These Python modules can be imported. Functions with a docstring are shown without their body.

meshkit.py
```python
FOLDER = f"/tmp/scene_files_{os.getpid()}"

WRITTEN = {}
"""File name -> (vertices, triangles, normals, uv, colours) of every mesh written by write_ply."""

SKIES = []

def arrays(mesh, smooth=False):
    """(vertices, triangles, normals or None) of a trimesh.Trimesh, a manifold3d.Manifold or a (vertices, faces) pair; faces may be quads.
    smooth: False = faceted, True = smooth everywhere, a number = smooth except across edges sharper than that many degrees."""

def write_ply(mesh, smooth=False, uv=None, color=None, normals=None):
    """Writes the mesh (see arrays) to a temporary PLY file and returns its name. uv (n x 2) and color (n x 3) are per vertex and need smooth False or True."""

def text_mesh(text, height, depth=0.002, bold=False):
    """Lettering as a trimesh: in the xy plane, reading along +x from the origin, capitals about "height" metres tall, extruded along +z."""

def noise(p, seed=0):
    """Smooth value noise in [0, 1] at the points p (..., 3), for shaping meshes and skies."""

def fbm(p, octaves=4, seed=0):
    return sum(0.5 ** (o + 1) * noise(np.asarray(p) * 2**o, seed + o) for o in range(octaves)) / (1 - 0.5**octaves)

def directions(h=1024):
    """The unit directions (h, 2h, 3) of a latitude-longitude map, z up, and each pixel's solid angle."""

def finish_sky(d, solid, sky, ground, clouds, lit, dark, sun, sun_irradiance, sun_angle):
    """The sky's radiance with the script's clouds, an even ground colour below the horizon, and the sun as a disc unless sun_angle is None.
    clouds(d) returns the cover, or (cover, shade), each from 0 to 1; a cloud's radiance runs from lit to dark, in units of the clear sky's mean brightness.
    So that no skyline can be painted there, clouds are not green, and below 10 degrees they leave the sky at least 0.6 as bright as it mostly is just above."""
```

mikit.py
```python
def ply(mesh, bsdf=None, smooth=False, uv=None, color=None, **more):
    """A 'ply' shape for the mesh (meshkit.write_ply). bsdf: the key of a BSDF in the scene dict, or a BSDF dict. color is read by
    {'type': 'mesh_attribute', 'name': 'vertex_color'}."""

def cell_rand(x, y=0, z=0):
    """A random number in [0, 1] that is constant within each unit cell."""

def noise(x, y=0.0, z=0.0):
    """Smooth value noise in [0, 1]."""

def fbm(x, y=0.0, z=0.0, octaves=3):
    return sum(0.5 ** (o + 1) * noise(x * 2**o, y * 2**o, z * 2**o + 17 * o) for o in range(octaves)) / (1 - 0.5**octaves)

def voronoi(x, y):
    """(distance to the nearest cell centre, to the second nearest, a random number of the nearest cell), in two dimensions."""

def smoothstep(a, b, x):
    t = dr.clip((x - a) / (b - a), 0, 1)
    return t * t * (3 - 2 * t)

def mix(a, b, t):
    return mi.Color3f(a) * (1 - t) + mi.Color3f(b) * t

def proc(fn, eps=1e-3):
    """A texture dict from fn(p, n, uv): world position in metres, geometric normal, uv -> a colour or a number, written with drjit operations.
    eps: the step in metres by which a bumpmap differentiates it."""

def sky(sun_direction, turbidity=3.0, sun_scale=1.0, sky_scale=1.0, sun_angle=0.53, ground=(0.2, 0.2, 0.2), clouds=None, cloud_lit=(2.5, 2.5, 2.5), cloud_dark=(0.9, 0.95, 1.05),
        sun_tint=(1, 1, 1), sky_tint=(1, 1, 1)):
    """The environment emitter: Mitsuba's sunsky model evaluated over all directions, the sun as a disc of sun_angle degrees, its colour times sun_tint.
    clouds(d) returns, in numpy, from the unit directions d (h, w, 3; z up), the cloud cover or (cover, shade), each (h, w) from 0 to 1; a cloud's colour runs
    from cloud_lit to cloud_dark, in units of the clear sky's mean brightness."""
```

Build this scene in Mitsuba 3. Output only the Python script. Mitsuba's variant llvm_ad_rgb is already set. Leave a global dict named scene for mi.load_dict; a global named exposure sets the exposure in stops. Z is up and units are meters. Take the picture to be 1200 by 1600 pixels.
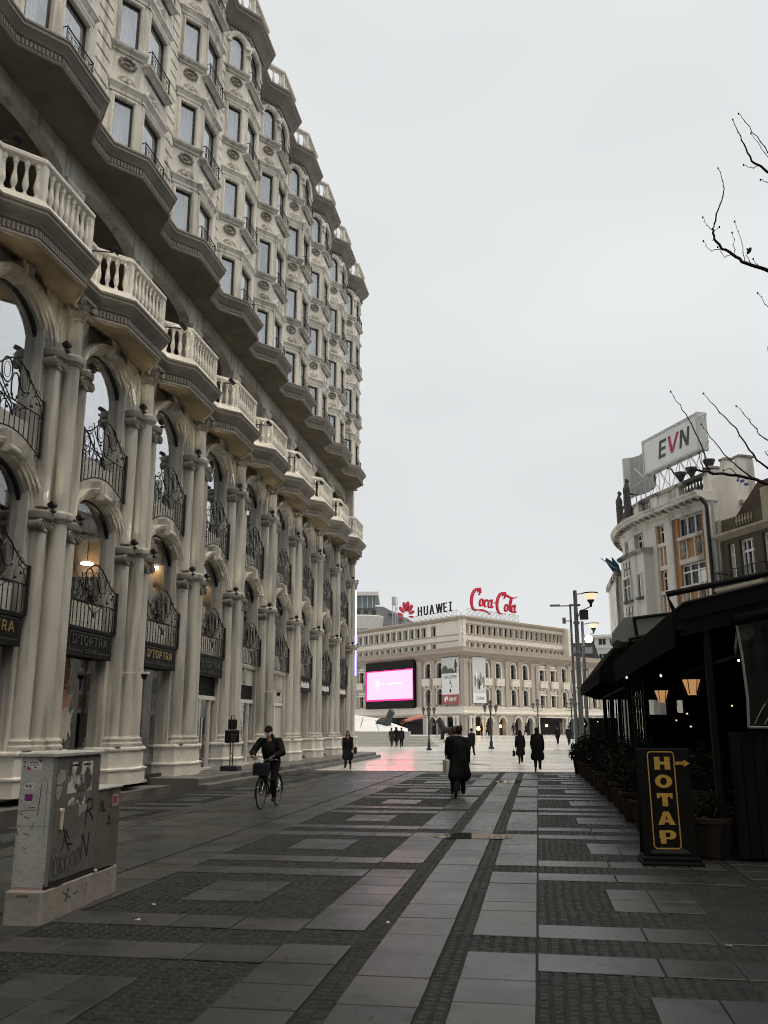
import math, random
import numpy as np, trimesh, mitsuba as mi, mikit, meshkit
import drjit as dr
from shapely.geometry import Polygon, box as sbox, LineString, Point
from shapely import affinity
from shapely.ops import unary_union
from mikit import noise, fbm, smoothstep, mix, cell_rand

# ------------------------------------------------------------------ camera, sky, exposure
GS = 1.09                       # one design unit = 1.09 m (everything is scaled by it when it is placed)
EYE = np.array([0, 0, 1.65]); PITCH, YAW = 0.2365, 0.1655
FWD = np.array([-math.sin(YAW) * math.cos(PITCH), math.cos(YAW) * math.cos(PITCH), math.sin(PITCH)])
T = mi.ScalarTransform4f
scene = {'type': 'scene'}
labels = {}
scene['camera'] = {'type': 'perspective', 'fov': math.degrees(2 * math.atan(800 / 1400.)), 'fov_axis': 'y', 'near_clip': 0.1, 'far_clip': 5000.,
                   'to_world': T().look_at(origin=(EYE * GS).tolist(), target=((EYE + FWD) * GS).tolist(), up=[0, 0, 1])}
exposure = 1.82
FLOOD, LAMP, SCREEN = 0.36, 1.6, 0.40
def overcast(d):
    n = meshkit.fbm(d * np.array([2.2, 2.2, 5.0]) + 3.7, 3, 5)
    shade = np.clip(0.45 + 1.5 * (n - 0.5) - 0.25 * np.clip(d[..., 2], 0, 1), 0, 1)
    return np.ones(d.shape[:2]), shade
scene['sky'] = mikit.sky((0.40, -0.18, 0.90), turbidity=3, sun_scale=0.3, sun_angle=40, clouds=overcast, ground=(0.12, 0.12, 0.12),
                         cloud_lit=(2.56, 2.63, 2.65), cloud_dark=(2.06, 2.12, 2.15), sun_tint=(1.0, 1.0, 0.98))
rng = random.Random(7); nrng = np.random.default_rng(7)

# ------------------------------------------------------------------ helpers
def bsdf(name, **kw):
    two = kw.pop('two', True)
    d = {'type': 'principled', **kw}
    for k in ('base_color',):
        if isinstance(d.get(k), tuple): d[k] = {'type': 'rgb', 'value': list(d[k])}
    scene[name] = {'type': 'twosided', 'nested': d} if two else d
def bumped(name, fn, scale, **kw):
    d = {'type': 'principled', **kw}
    if isinstance(d.get('base_color'), tuple): d['base_color'] = {'type': 'rgb', 'value': list(d['base_color'])}
    scene[name] = {'type': 'twosided', 'nested': {'type': 'bumpmap', 'arbitrary': mikit.proc(fn, 0.002), 'scale': scale, 'nested': d}}
def unique(key, pool=None):
    if key not in used: used[key] = 0; return key
    while True:
        used[key] += 1
        k = f'{key}_{used[key]:03d}'
        if k not in used: used[k] = 0; return k
used = {}
def thing(name, label, cat, group=None):
    k = unique(name); labels[k] = {'label': label, 'category': cat}
    if group: labels[k]['group'] = group
    return k
def structure(name, label=None):
    k = unique(name); labels[k] = {'kind': 'structure'}
    if label: labels[k]['label'] = label
    return k
def shp(mesh, mat, smooth=False, **kw):
    return mikit.ply(mesh, mat, smooth=smooth, **kw)
S4 = np.diag([GS, GS, GS, 1.0])
def put(key, s, M=None):
    m = S4 if M is None else S4 @ M
    scene[key] = {**s, 'to_world': T(m.tolist())}
    return key
def part(parent, name, s, M=None, label=None, kind=None):
    k = unique(parent + '__' + name)
    put(k, s, M)
    if label or kind: labels[k] = {**({'label': label} if label else {}), **({'kind': kind} if kind else {})}
    return k
def sub(parent, name):           # a part that is only a holder of sub-parts
    return unique(parent + '__' + name)
def Tr(x=0, y=0, z=0):
    m = np.eye(4); m[:3, 3] = (x, y, z); return m
def Rz(a):
    c, s = math.cos(a), math.sin(a); m = np.eye(4); m[:2, :2] = [[c, -s], [s, c]]; return m
def Rx(a):
    c, s = math.cos(a), math.sin(a); m = np.eye(4); m[1:3, 1:3] = [[c, -s], [s, c]]; return m
def Ry(a):
    c, s = math.cos(a), math.sin(a); m = np.eye(4); m[0, 0] = c; m[0, 2] = s; m[2, 0] = -s; m[2, 2] = c; return m
def Sc(x, y, z): return np.diag([x, y, z, 1.0])
def xf(mesh, M):
    v = np.asarray(mesh[0]) @ M[:3, :3].T + M[:3, 3]
    f = np.asarray(mesh[1])
    if np.linalg.det(M[:3, :3]) < 0: f = f[:, ::-1]
    return v, f
def cat(ms):
    vs, fs, n = [], [], 0
    for v, f in ms:
        v = np.asarray(v, float); f = np.asarray(f, int)
        if f.shape[1] == 4: f = np.vstack([f[:, [0, 1, 2]], f[:, [0, 2, 3]]])
        vs.append(v); fs.append(f + n); n += len(v)
    return np.vstack(vs), np.vstack(fs)
BF = np.array([[0, 2, 1], [0, 3, 2], [4, 5, 6], [4, 6, 7], [0, 1, 5], [0, 5, 4], [1, 2, 6], [1, 6, 5], [2, 3, 7], [2, 7, 6], [3, 0, 4], [3, 4, 7]])
def box(x0, x1, y0, y1, z0, z1):
    return np.array([[x0, y0, z0], [x1, y0, z0], [x1, y1, z0], [x0, y1, z0], [x0, y0, z1], [x1, y0, z1], [x1, y1, z1], [x0, y1, z1]], float), BF
def cbox(x0, x1, y0, y1, z0, z1, c):
    """box with its upper edges and upright edges chamfered"""
    o = [(x0 + c, y0), (x1 - c, y0), (x1, y0 + c), (x1, y1 - c), (x1 - c, y1), (x0 + c, y1), (x0, y1 - c), (x0, y0 + c)]
    cx, cy = (x0 + x1) / 2, (y0 + y1) / 2
    i = [(min(max(x, x0 + c), x1 - c), min(max(y, y0 + c), y1 - c)) for x, y in o]
    v = [(x, y, z0) for x, y in o] + [(x, y, z1 - c) for x, y in o] + [(x, y, z1) for x, y in i]
    f = []
    for k in range(2):
        for j in range(8):
            a, b = k * 8 + j, k * 8 + (j + 1) % 8
            f += [(a, b, b + 8), (a, b + 8, a + 8)]
    f += [(16, 16 + j, 17 + j) for j in range(1, 7)] + [(0, j + 1, j) for j in range(1, 7)]
    return np.array(v, float), np.array(f)
def lathe(prof, n=16, cap=True, a0=0, a1=2 * math.pi):
    prof = np.array(prof, float); full = abs(a1 - a0 - 2 * math.pi) < 1e-6
    m = n if full else n + 1
    an = a0 + (a1 - a0) * np.arange(m) / n
    v = np.stack([np.outer(prof[:, 0], np.cos(an)), np.outer(prof[:, 0], np.sin(an)), np.repeat(prof[:, 1:2], m, 1)], -1).reshape(-1, 3)
    f = []
    for i in range(len(prof) - 1):
        for j in range(n):
            a, b = i * m + j, i * m + (j + 1) % m
            f += [(a, b, b + m), (a, b + m, a + m)]
    return v, np.array(f)
def frames(P):
    t = np.gradient(P, axis=0); t /= np.linalg.norm(t, axis=1, keepdims=True) + 1e-12
    a = np.cross(t, np.where(np.abs(t[:, 2:]) < 0.9, [0, 0, 1.0], [1.0, 0, 0])); a /= np.linalg.norm(a, axis=1, keepdims=True) + 1e-12
    return a, np.cross(t, a)
def tube(P, r, n=6, cap=True):
    P = np.asarray(P, float); r = np.broadcast_to(r, (len(P),)); a, b = frames(P)
    an = np.arange(n) * 2 * math.pi / n
    v = P[:, None] + r[:, None, None] * (np.cos(an)[None, :, None] * a[:, None] + np.sin(an)[None, :, None] * b[:, None])
    v = v.reshape(-1, 3); f = []
    for i in range(len(P) - 1):
        for j in range(n):
            p, q = i * n + j, i * n + (j + 1) % n
            f += [(p, q, q + n), (p, q + n, p + n)]
    if cap:
        k = (len(P) - 1) * n
        f += [(0, j + 1, j) for j in range(1, n - 1)] + [(k, k + j, k + j + 1) for j in range(1, n - 1)]
    return v, np.array(f)
def bar(p, q, r, n=4): return tube([p, q], r, n)
def bez(pts, n=12):
    pts = np.array(pts, float); t = np.linspace(0, 1, n)[:, None]
    if len(pts) == 3: return (1 - t) ** 2 * pts[0] + 2 * t * (1 - t) * pts[1] + t * t * pts[2]
    return (1 - t) ** 3 * pts[0] + 3 * t * (1 - t) ** 2 * pts[1] + 3 * t * t * (1 - t) * pts[2] + t ** 3 * pts[3]
def arc(cx, cy, r, a0, a1, n=24):
    a = np.radians(np.linspace(a0, a1, n)); return [(cx + r * math.cos(t), cy + r * math.sin(t)) for t in a]
def _map(v, f, axis):
    if axis == 'x': return v[:, [2, 0, 1]], f
    if axis == 'y': return v[:, [0, 2, 1]], f[:, ::-1]
    return v, f
def extr(poly, h0, h1, axis='x'):
    """extrude a shapely polygon; axis x: polygon lies in (y, z); y: in (x, z); z: in (x, y)"""
    out = []
    for g in getattr(poly, 'geoms', [poly]):
        if g.geom_type != 'Polygon' or g.area < 1e-9: continue
        m = trimesh.creation.extrude_polygon(g, abs(h1 - h0), engine='earcut')
        v = np.array(m.vertices); v[:, 2] += min(h0, h1)
        out.append(_map(v, np.array(m.faces), axis))
    return cat(out)
def flat(poly, h, axis='x'):
    out = []
    for g in getattr(poly, 'geoms', [poly]):
        v, f = trimesh.creation.triangulate_polygon(g, engine='earcut')
        out.append(_map(np.c_[v, np.full(len(v), h)], np.array(f), axis))
    return cat(out)
def miter(pts, e):
    """offset an open plan polyline to its right-hand side (outwards) by e"""
    P = np.array(pts, float); d = np.diff(P, axis=0); d /= np.linalg.norm(d, axis=1, keepdims=True)
    n = np.stack([d[:, 1], -d[:, 0]], 1)
    out = []
    for i in range(len(P)):
        if i == 0: out.append(P[0] + n[0] * e)
        elif i == len(P) - 1: out.append(P[-1] + n[-1] * e)
        else:
            m = n[i - 1] + n[i]; m /= np.linalg.norm(m); out.append(P[i] + m * e / max(0.3, m @ n[i]))
    return np.array(out)
def molding(outline, prof):
    """sweep profile [(e, z)] along a plan polyline"""
    rows = [np.c_[miter(outline, e), np.full(len(outline), z)] for e, z in prof]
    m = len(outline); v = np.vstack(rows); f = []
    for i in range(len(prof) - 1):
        for j in range(m - 1):
            a = i * m + j; f += [(a, a + 1, a + 1 + m), (a, a + 1 + m, a + m)]
    return v, np.array(f)
def sph(r, c=(0, 0, 0), s=2):
    m = trimesh.creation.icosphere(subdivisions=s, radius=r); return np.array(m.vertices) + c, np.array(m.faces)
def text(t, h, depth=0.01, bold=False):
    m = meshkit.text_mesh(t, h, depth, bold); return np.array(m.vertices), np.array(m.faces)
def centred(m, cx=0., cy=0.):
    v = m[0].copy(); v[:, 0] += cx - (v[:, 0].min() + v[:, 0].max()) / 2; v[:, 1] += cy - (v[:, 1].min() + v[:, 1].max()) / 2
    return v, m[1]

# ------------------------------------------------------------------ materials
def c_stone(p, n, uv):
    a = fbm(p.x * 0.7, p.y * 0.7, p.z * 0.35, 4); s = fbm(p.x * 3, p.y * 3, p.z * 0.5 + 9, 3)
    st = fbm(p.x * 5, p.y * 5, p.z * 0.28 + 3, 3); k = (1 - 0.22 * smoothstep(0.45, 0.75, a) - 0.20 * smoothstep(0.5, 0.8, s)) * (1 - 0.34 * smoothstep(0.52, 0.72, st))
    return mi.Color3f(0.535, 0.517, 0.47) * k
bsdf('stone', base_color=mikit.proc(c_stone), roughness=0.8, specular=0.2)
bsdf('stone_upper_lit', base_color=mikit.proc(lambda p, n, uv: c_stone(p, n, uv) * 1.38), roughness=0.85, specular=0.2)  # same stone, lightened in colour so the upper floors read as better lit
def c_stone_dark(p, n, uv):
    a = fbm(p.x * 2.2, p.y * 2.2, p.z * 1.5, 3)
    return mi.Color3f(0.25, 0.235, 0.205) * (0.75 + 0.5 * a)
bsdf('soffit_tan', base_color=mikit.proc(lambda p, n, uv: mi.Color3f(0.19, 0.16, 0.115) * (.65 + .7 * fbm(p.x * 2, p.y * 2, p.z * 2, 3))), roughness=0.9, specular=0.1)  # balcony undersides: shade with a warm floodlight tone put into the colour
bsdf('soffit_shade_soot', base_color=mikit.proc(lambda p, n, uv: mi.Color3f(0.16, 0.145, 0.115) * (.6 + .8 * fbm(p.x * 2, p.y * 2, p.z * 2, 3))), roughness=0.9, specular=0.1)  # undersides: shade put into the colour, together with blotchy soot
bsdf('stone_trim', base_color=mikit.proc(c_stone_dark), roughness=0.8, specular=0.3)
def c_white(p, n, uv):
    a = fbm(p.x * 4, p.y * 4, p.z * 4, 3)
    return mi.Color3f(0.68, 0.66, 0.605) * (0.82 + 0.3 * a)
bsdf('stone_white', base_color=mikit.proc(c_white), roughness=0.7, specular=0.3)
bsdf('iron', base_color=(0.012, 0.013, 0.013), roughness=0.45, specular=0.4)
bsdf('sign_black', base_color=(0.008, 0.008, 0.008), roughness=0.6, specular=0.2)
bsdf('gold', base_color=(0.62, 0.47, 0.18), roughness=0.35, metallic=0.8)
bsdf('frame_dark', base_color=(0.02, 0.022, 0.022), roughness=0.4)
bsdf('frame_white', base_color=(0.68, 0.67, 0.64), roughness=0.5)
bsdf('interior', base_color=(0.045, 0.042, 0.038), roughness=0.9)
bsdf('interior_warm', base_color=(0.40, 0.27, 0.14), roughness=0.9)
bsdf('curtain', base_color=(0.46, 0.48, 0.55), roughness=0.95)
def coated(name, w, r=0.92):
    scene[name] = {'type': 'blendbsdf', 'weight': w, 'a': {'type': 'thindielectric', 'int_ior': 1.5},
                   'b': {'type': 'twosided', 'nested': {'type': 'conductor', 'material': 'none', 'specular_reflectance': {'type': 'rgb', 'value': [r * 0.94, r * 0.97, r]}}}}
coated('glass_coated', 0.72)
coated('glass_room', 0.36)
coated('glass_low', 0.12)
scene['glass_shop'] = {'type': 'thindielectric', 'int_ior': 1.5}

# ------------------------------------------------------------------ ground, street paving, plaza
def slab_fn(base, seed):
    def fn(p, n, uv):
        a = fbm(p.x * 1.1 + seed, p.y * 1.1, 0., 3); g = noise(p.x * 210, p.y * 210, seed); d = smoothstep(0.5, 0.75, fbm(p.x * 2.3, p.y * 2.3, 3., 4))
        spot = smoothstep(0.90, 0.93, noise(p.x * 16, p.y * 16, 5.0))
        return mi.Color3f(*base) * (0.72 + 0.36 * a + 0.28 * (g - 0.5) - 0.34 * d) * (1 - 0.5 * spot)
    return fn
def rough_fn(p, n, uv): return 0.22 + 0.34 * fbm(p.x * 0.8, p.y * 0.8, 1.7, 3)
def grain(p, n, uv): return noise(p.x * 150, p.y * 150, p.z * 150)
rf = mikit.proc(rough_fn)
SLABS = [('slab_a', 0.), ('slab_b', 7.), ('slab_c', 3.), ('slab_d', 5.), ('slab_e', 9.)]
bumped('slab_a', grain, 0.0012, base_color=mikit.proc(slab_fn((0.040, 0.043, 0.041), 0.)), roughness=rf, specular=0.4)
bumped('slab_b', grain, 0.0012, base_color=mikit.proc(slab_fn((0.032, 0.035, 0.033), 7.)), roughness=rf, specular=0.4)
bumped('slab_c', grain, 0.0012, base_color=mikit.proc(slab_fn((0.048, 0.050, 0.047), 3.)), roughness=rf, specular=0.4)
bumped('slab_d', grain, 0.0012, base_color=mikit.proc(slab_fn((0.036, 0.040, 0.038), 5.)), roughness=rf, specular=0.4)
bumped('slab_e', grain, 0.0012, base_color=mikit.proc(slab_fn((0.044, 0.045, 0.041), 9.)), roughness=rf, specular=0.4)
def cob_fn(p, n, uv):
    r = cell_rand(dr.floor(p.x / 0.0995), dr.floor(p.y / 0.0995)); a = fbm(p.x * 1.5, p.y * 1.5, 0., 3)
    return mi.Color3f(0.013, 0.014, 0.013) * (0.5 + 0.8 * r) * (0.6 + 0.8 * a)
def cob_bump(p, n, uv): return fbm(p.x * 60, p.y * 60, p.z * 60, 2)
bumped('cobble', cob_bump, 0.006, base_color=mikit.proc(cob_fn), roughness=0.62, specular=0.35)
bsdf('mortar', base_color=(0.012, 0.012, 0.011), roughness=0.9)
bsdf('kerb_stone', base_color=mikit.proc(slab_fn((0.13, 0.128, 0.118), 11.)), roughness=0.5)
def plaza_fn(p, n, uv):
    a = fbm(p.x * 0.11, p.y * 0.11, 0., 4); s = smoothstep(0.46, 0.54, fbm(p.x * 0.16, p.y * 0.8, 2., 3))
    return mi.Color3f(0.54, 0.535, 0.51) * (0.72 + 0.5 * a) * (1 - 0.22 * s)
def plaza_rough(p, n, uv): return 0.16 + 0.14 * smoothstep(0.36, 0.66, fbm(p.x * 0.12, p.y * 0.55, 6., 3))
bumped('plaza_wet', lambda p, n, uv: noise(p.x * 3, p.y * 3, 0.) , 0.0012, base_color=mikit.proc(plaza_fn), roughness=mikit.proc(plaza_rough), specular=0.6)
bsdf('far_ground', base_color=(0.12, 0.12, 0.115), roughness=0.8)
g = structure('ground'); put(g, shp(box(-900, 900, -200, 1500, -0.4, -0.10), 'far_ground'))
ROAD_END = 35.9
paving = structure('street_paving'); put(paving, shp(box(-9.6, 9.5, -3, ROAD_END, -0.08, -0.012), 'mortar'))
PER = 3.92; Y0 = 8.47
slabs, cobs = [], []
def slab_rect(x0, x1, y0, y1): slabs.append((x0, x1, y0, min(y1, ROAD_END)))
def cob_rect(x0, x1, y0, y1, s=0.0915):
    nx = max(1, round((x1 - x0) / s)); ny = max(1, round((min(y1, ROAD_END) - y0) / s))
    if y0 >= ROAD_END: return
    hx, hy = (x1 - x0) / nx, (min(y1, ROAD_END) - y0) / ny
    for j in range(ny):
        for i in range(nx): cobs.append((x0 + (i + .5) * hx, y0 + (j + .5) * hy, hx, hy))
def row(xs, y0, y1):
    for a, b in zip(xs[:-1], xs[1:]): slab_rect(a, b, y0, y1)
def panel(x0, x1, i0, im, i1, y, joints):
    cob_rect(x0, x1, y, y + 0.70); cob_rect(x0, x1, y + 1.86, y + 2.37)
    cob_rect(x0, i0, y + 0.70, y + 1.86); cob_rect(i1, x1, y + 0.70, y + 1.86)
    for a, b in ((i0, im), (im, i1)): slab_rect(a, b, y + 0.70, y + 1.28); slab_rect(a, b, y + 1.28, y + 1.86)
    row(joints, y + 2.37, y + 2.87); row(joints, y + 3.42, y + 3.92)
    cob_rect(x0, x1, y + 2.87, y + 3.42)
k = -2
while Y0 + k * PER < ROAD_END:
    y = Y0 + k * PER
    panel(-0.07, 2.16, 0.63, 1.05, 1.47, y, [-0.07, 0.8, 1.34, 1.75, 2.16])
    panel(-4.27, -2.04, -3.57, -3.15, -2.74, y - 0.1, [-4.27, -3.75, -3.2, -2.65, -2.04])
    panel(-8.95, -7.5, -8.5, -8.2, -7.9, y - 0.1, [-8.95, -8.4, -7.95, -7.5])
    for x0, x1 in ((-0.60, -0.07), (-2.04, -1.49)):                     # slab columns, broken by the cobbled cross stripe
        ys = [0, .55, 1.0, 1.55, 2.1, 2.87] if x0 > -1 else [0, .62, 1.2, 1.75, 2.3, 2.87]
        for a, b in zip(ys[:-1], ys[1:]): slab_rect(x0, x1, y + a, y + b)
        cob_rect(x0, x1, y + 2.87, y + 3.42); slab_rect(x0, x1, y + 3.42, y + 3.92)
    for a in np.arange(0, 3.9, 0.65): slab_rect(-1.30, -0.78, y + a + 0.1, y + a + 0.75 if a < 3.2 else y + 4.02)
    for a in np.arange(0, 3.9, 0.56): slab_rect(-4.87, -4.27, y + a, y + a + 0.56)
    for a in np.arange(0, 3.9, 0.784):
        for xa, xb in ((-6.93, -6.2), (-6.2, -5.56), (-5.56, -4.94)): slab_rect(xa, xb, y + a + (0.3 if xa == -6.2 else 0), y + a + 0.784 + (0.3 if xa == -6.2 else 0))
        slab_rect(-7.5, -6.99, y + a, y + a + 0.784)
    for a in np.arange(0, 3.9, 0.56):
        for xa in np.arange(2.27, 7.2, 0.7): slab_rect(xa, xa + 0.7, y + a, y + a + 0.56)
    k += 1
cob_rect(-0.78, -0.60, 4.55, ROAD_END); cob_rect(-1.49, -1.30, 4.55, ROAD_END); cob_rect(2.16, 2.27, 4.55, ROAD_END)
slabs = [s for s in slabs if s[3] - s[2] > 0.05 and s[3] > 3.4]
slabs.sort(key=lambda s: (s[2] + s[3]) / 2 + 0.6 * abs((s[0] + s[1]) / 2 + 0.6 - 0.08 * s[2]))
def slab_mesh(s):
    x0, x1, y0, y1 = s; c = rng.uniform(0.004, 0.009); h = rng.uniform(-0.002, 0.0025)
    v, f = cbox(x0 + c, x1 - c, y0 + c, y1 - c, -0.03, h, 0.004)
    v[:, 2] += (v[:, 0] - x0) * rng.uniform(-.003, .003) + (v[:, 1] - y0) * rng.uniform(-.003, .003)
    return v, f
far = {}
for i, s in enumerate(slabs):
    m, mat = slab_mesh(s), rng.choice(['slab_a', 'slab_b', 'slab_c', 'slab_d', 'slab_e'])
    if i < 290: part(paving, 'slab', shp(m, mat))
    else: far.setdefault(mat, []).append(m)
for mat, ms in far.items(): part(paving, 'distant_slabs', shp(cat(ms), mat), kind='stuff')
cobs = [c for c in cobs if c[1] > 4.5]
def cob_mesh(c):
    x, y, hx, hy = c; g_ = 0.006; t = 0.014
    j = nrng.uniform(-0.004, 0.004, 4); h = nrng.uniform(-0.006, 0.0)
    x0, x1, y0, y1 = x - hx / 2 + g_ + j[0] * .5, x + hx / 2 - g_ + j[1] * .5, y - hy / 2 + g_ + j[2] * .5, y + hy / 2 - g_ + j[3] * .5
    z = h + nrng.uniform(-0.003, 0.003, 4)
    v = np.array([[x0, y0, -.03], [x1, y0, -.03], [x1, y1, -.03], [x0, y1, -.03], [x0 + t, y0 + t, z[0]], [x1 - t, y0 + t, z[1]], [x1 - t, y1 - t, z[2]], [x0 + t, y1 - t, z[3]],
                  [x0, y0, -.012], [x1, y0, -.012], [x1, y1, -.012], [x0, y1, -.012]])
    f = [[4, 5, 6], [4, 6, 7]]
    for a in range(4):
        b = (a + 1) % 4; f += [[a, b, 8 + b], [a, 8 + b, 8 + a], [8 + a, 8 + b, 4 + b], [8 + a, 4 + b, 4 + a]]
    return v, np.array(f)
def vis(c):
    az = math.atan2(c[0], c[1]); return math.hypot(c[0], c[1]) if -0.55 < az < 0.26 and math.hypot(c[0], c[1]) > 5.3 else 1e3 + c[1]
cobs.sort(key=vis)
for c in cobs[:290]: part(paving, 'cobblestone', shp(cob_mesh(c), 'cobble'))
part(paving, 'further_cobblestones', shp(cat([cob_mesh(c) for c in cobs[290:]]), 'cobble'), kind='stuff')
# the bright wet square behind the street, rising by a few steps to the department store's forecourt
def rise(y): return 0.65 * min(1, max(0, (y - 76) / 38))
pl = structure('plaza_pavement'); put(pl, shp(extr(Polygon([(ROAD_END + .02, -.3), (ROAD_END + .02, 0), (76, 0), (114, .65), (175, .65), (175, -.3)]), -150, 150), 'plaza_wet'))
part(pl, 'kerb_strip', shp(box(-9.2, 12, ROAD_END + 0.02, ROAD_END + 0.32, -0.1, 0.012), 'kerb_stone'))
bsdf('plaza_step', base_color=(0.42, 0.41, 0.38), roughness=0.5)
# raised footway with two steps along the arcade
fw = structure('arcade_footway')
put(fw, shp(cat([box(-11.2, -9.25, 24.4, 52.5, -0.1, 0.30), box(-11.2, -10.0, -6, 24.4, -0.1, 0.12)]), 'kerb_stone'))
ys = np.arange(24.4, 52.5, 1.25)
for a in ys: part(fw, 'step_stone', shp(cbox(-9.6, -8.95, a + .006, min(a + 1.244, 52.5), -0.1, 0.15, 0.02), 'kerb_stone'))
for a in ys: part(fw, 'step_stone', shp(cbox(-9.63, -9.22, a + .006, min(a + 1.244, 52.5), 0.1, 0.303, 0.02), 'kerb_stone'))
for j, x in enumerate((-10.55, -9.98)):
    for a in np.arange(24.45, 52, 1.1): part(fw, 'footway_slab', shp(cbox(x + .005 - (.5 if j == 0 else 0), x + .345 + (.17 if j == 0 else 0), a + .005, a + 1.095, 0.2, 0.306, 0.006), 'kerb_stone'))
# rain puddle that lies in the paving and the metal drain beyond it
bsdf('water_dark', base_color=(0.03, 0.03, 0.028), roughness=0.03, specular=0.6)
def puddle_poly(cx, cy, rx, ry, seed):
    r = np.random.default_rng(seed); a = np.linspace(0, 2 * math.pi, 40, endpoint=False)
    k = 1 + 0.10 * np.sin(3 * a + r.uniform(0, 6)) + 0.06 * np.sin(5 * a + r.uniform(0, 6)) + 0.07 * np.sin(2 * a + r.uniform(0, 6))
    return Polygon([(cx + rx * kk * math.cos(t), cy + ry * kk * math.sin(t)) for t, kk in zip(a, k)])
for i, (lab, pp) in enumerate((('rain puddle on the slabs halfway up the street, across the dark cobble stripes', puddle_poly(-1.08, 14.85, 0.62, 0.42, 1)),
                               ('small rain puddle on the far end of the central slab band', puddle_poly(-0.95, 29.7, 0.42, 0.7, 4)),
                               ('dark puddle on the square just beyond the street paving, left of the walkers', puddle_poly(-3.7, 43.5, 1.3, 0.35, 6)))):
    pk = structure('puddle', lab); put(pk, shp(extr(pp, 0.004 + (0.012 if i == 2 else 0), 0.007 + (0.012 if i == 2 else 0), 'z'), 'water_dark'))

# ------------------------------------------------------------------ the long ornate building on the left: ten equal bays along the street
LB = thing('arcaded_building', 'long cream palatial building with stacked arches, canted balconies and bay windows lining the street', 'building')
BAY, C_0, NB = 4.12, 16.05, 10
bays = [(k, C_0 + BAY * k) for k in range(-1, 9)]
HB = BAY / 2
def lbp(name, s, M=None, **k): return part(LB, name, s, M, **k)
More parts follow.
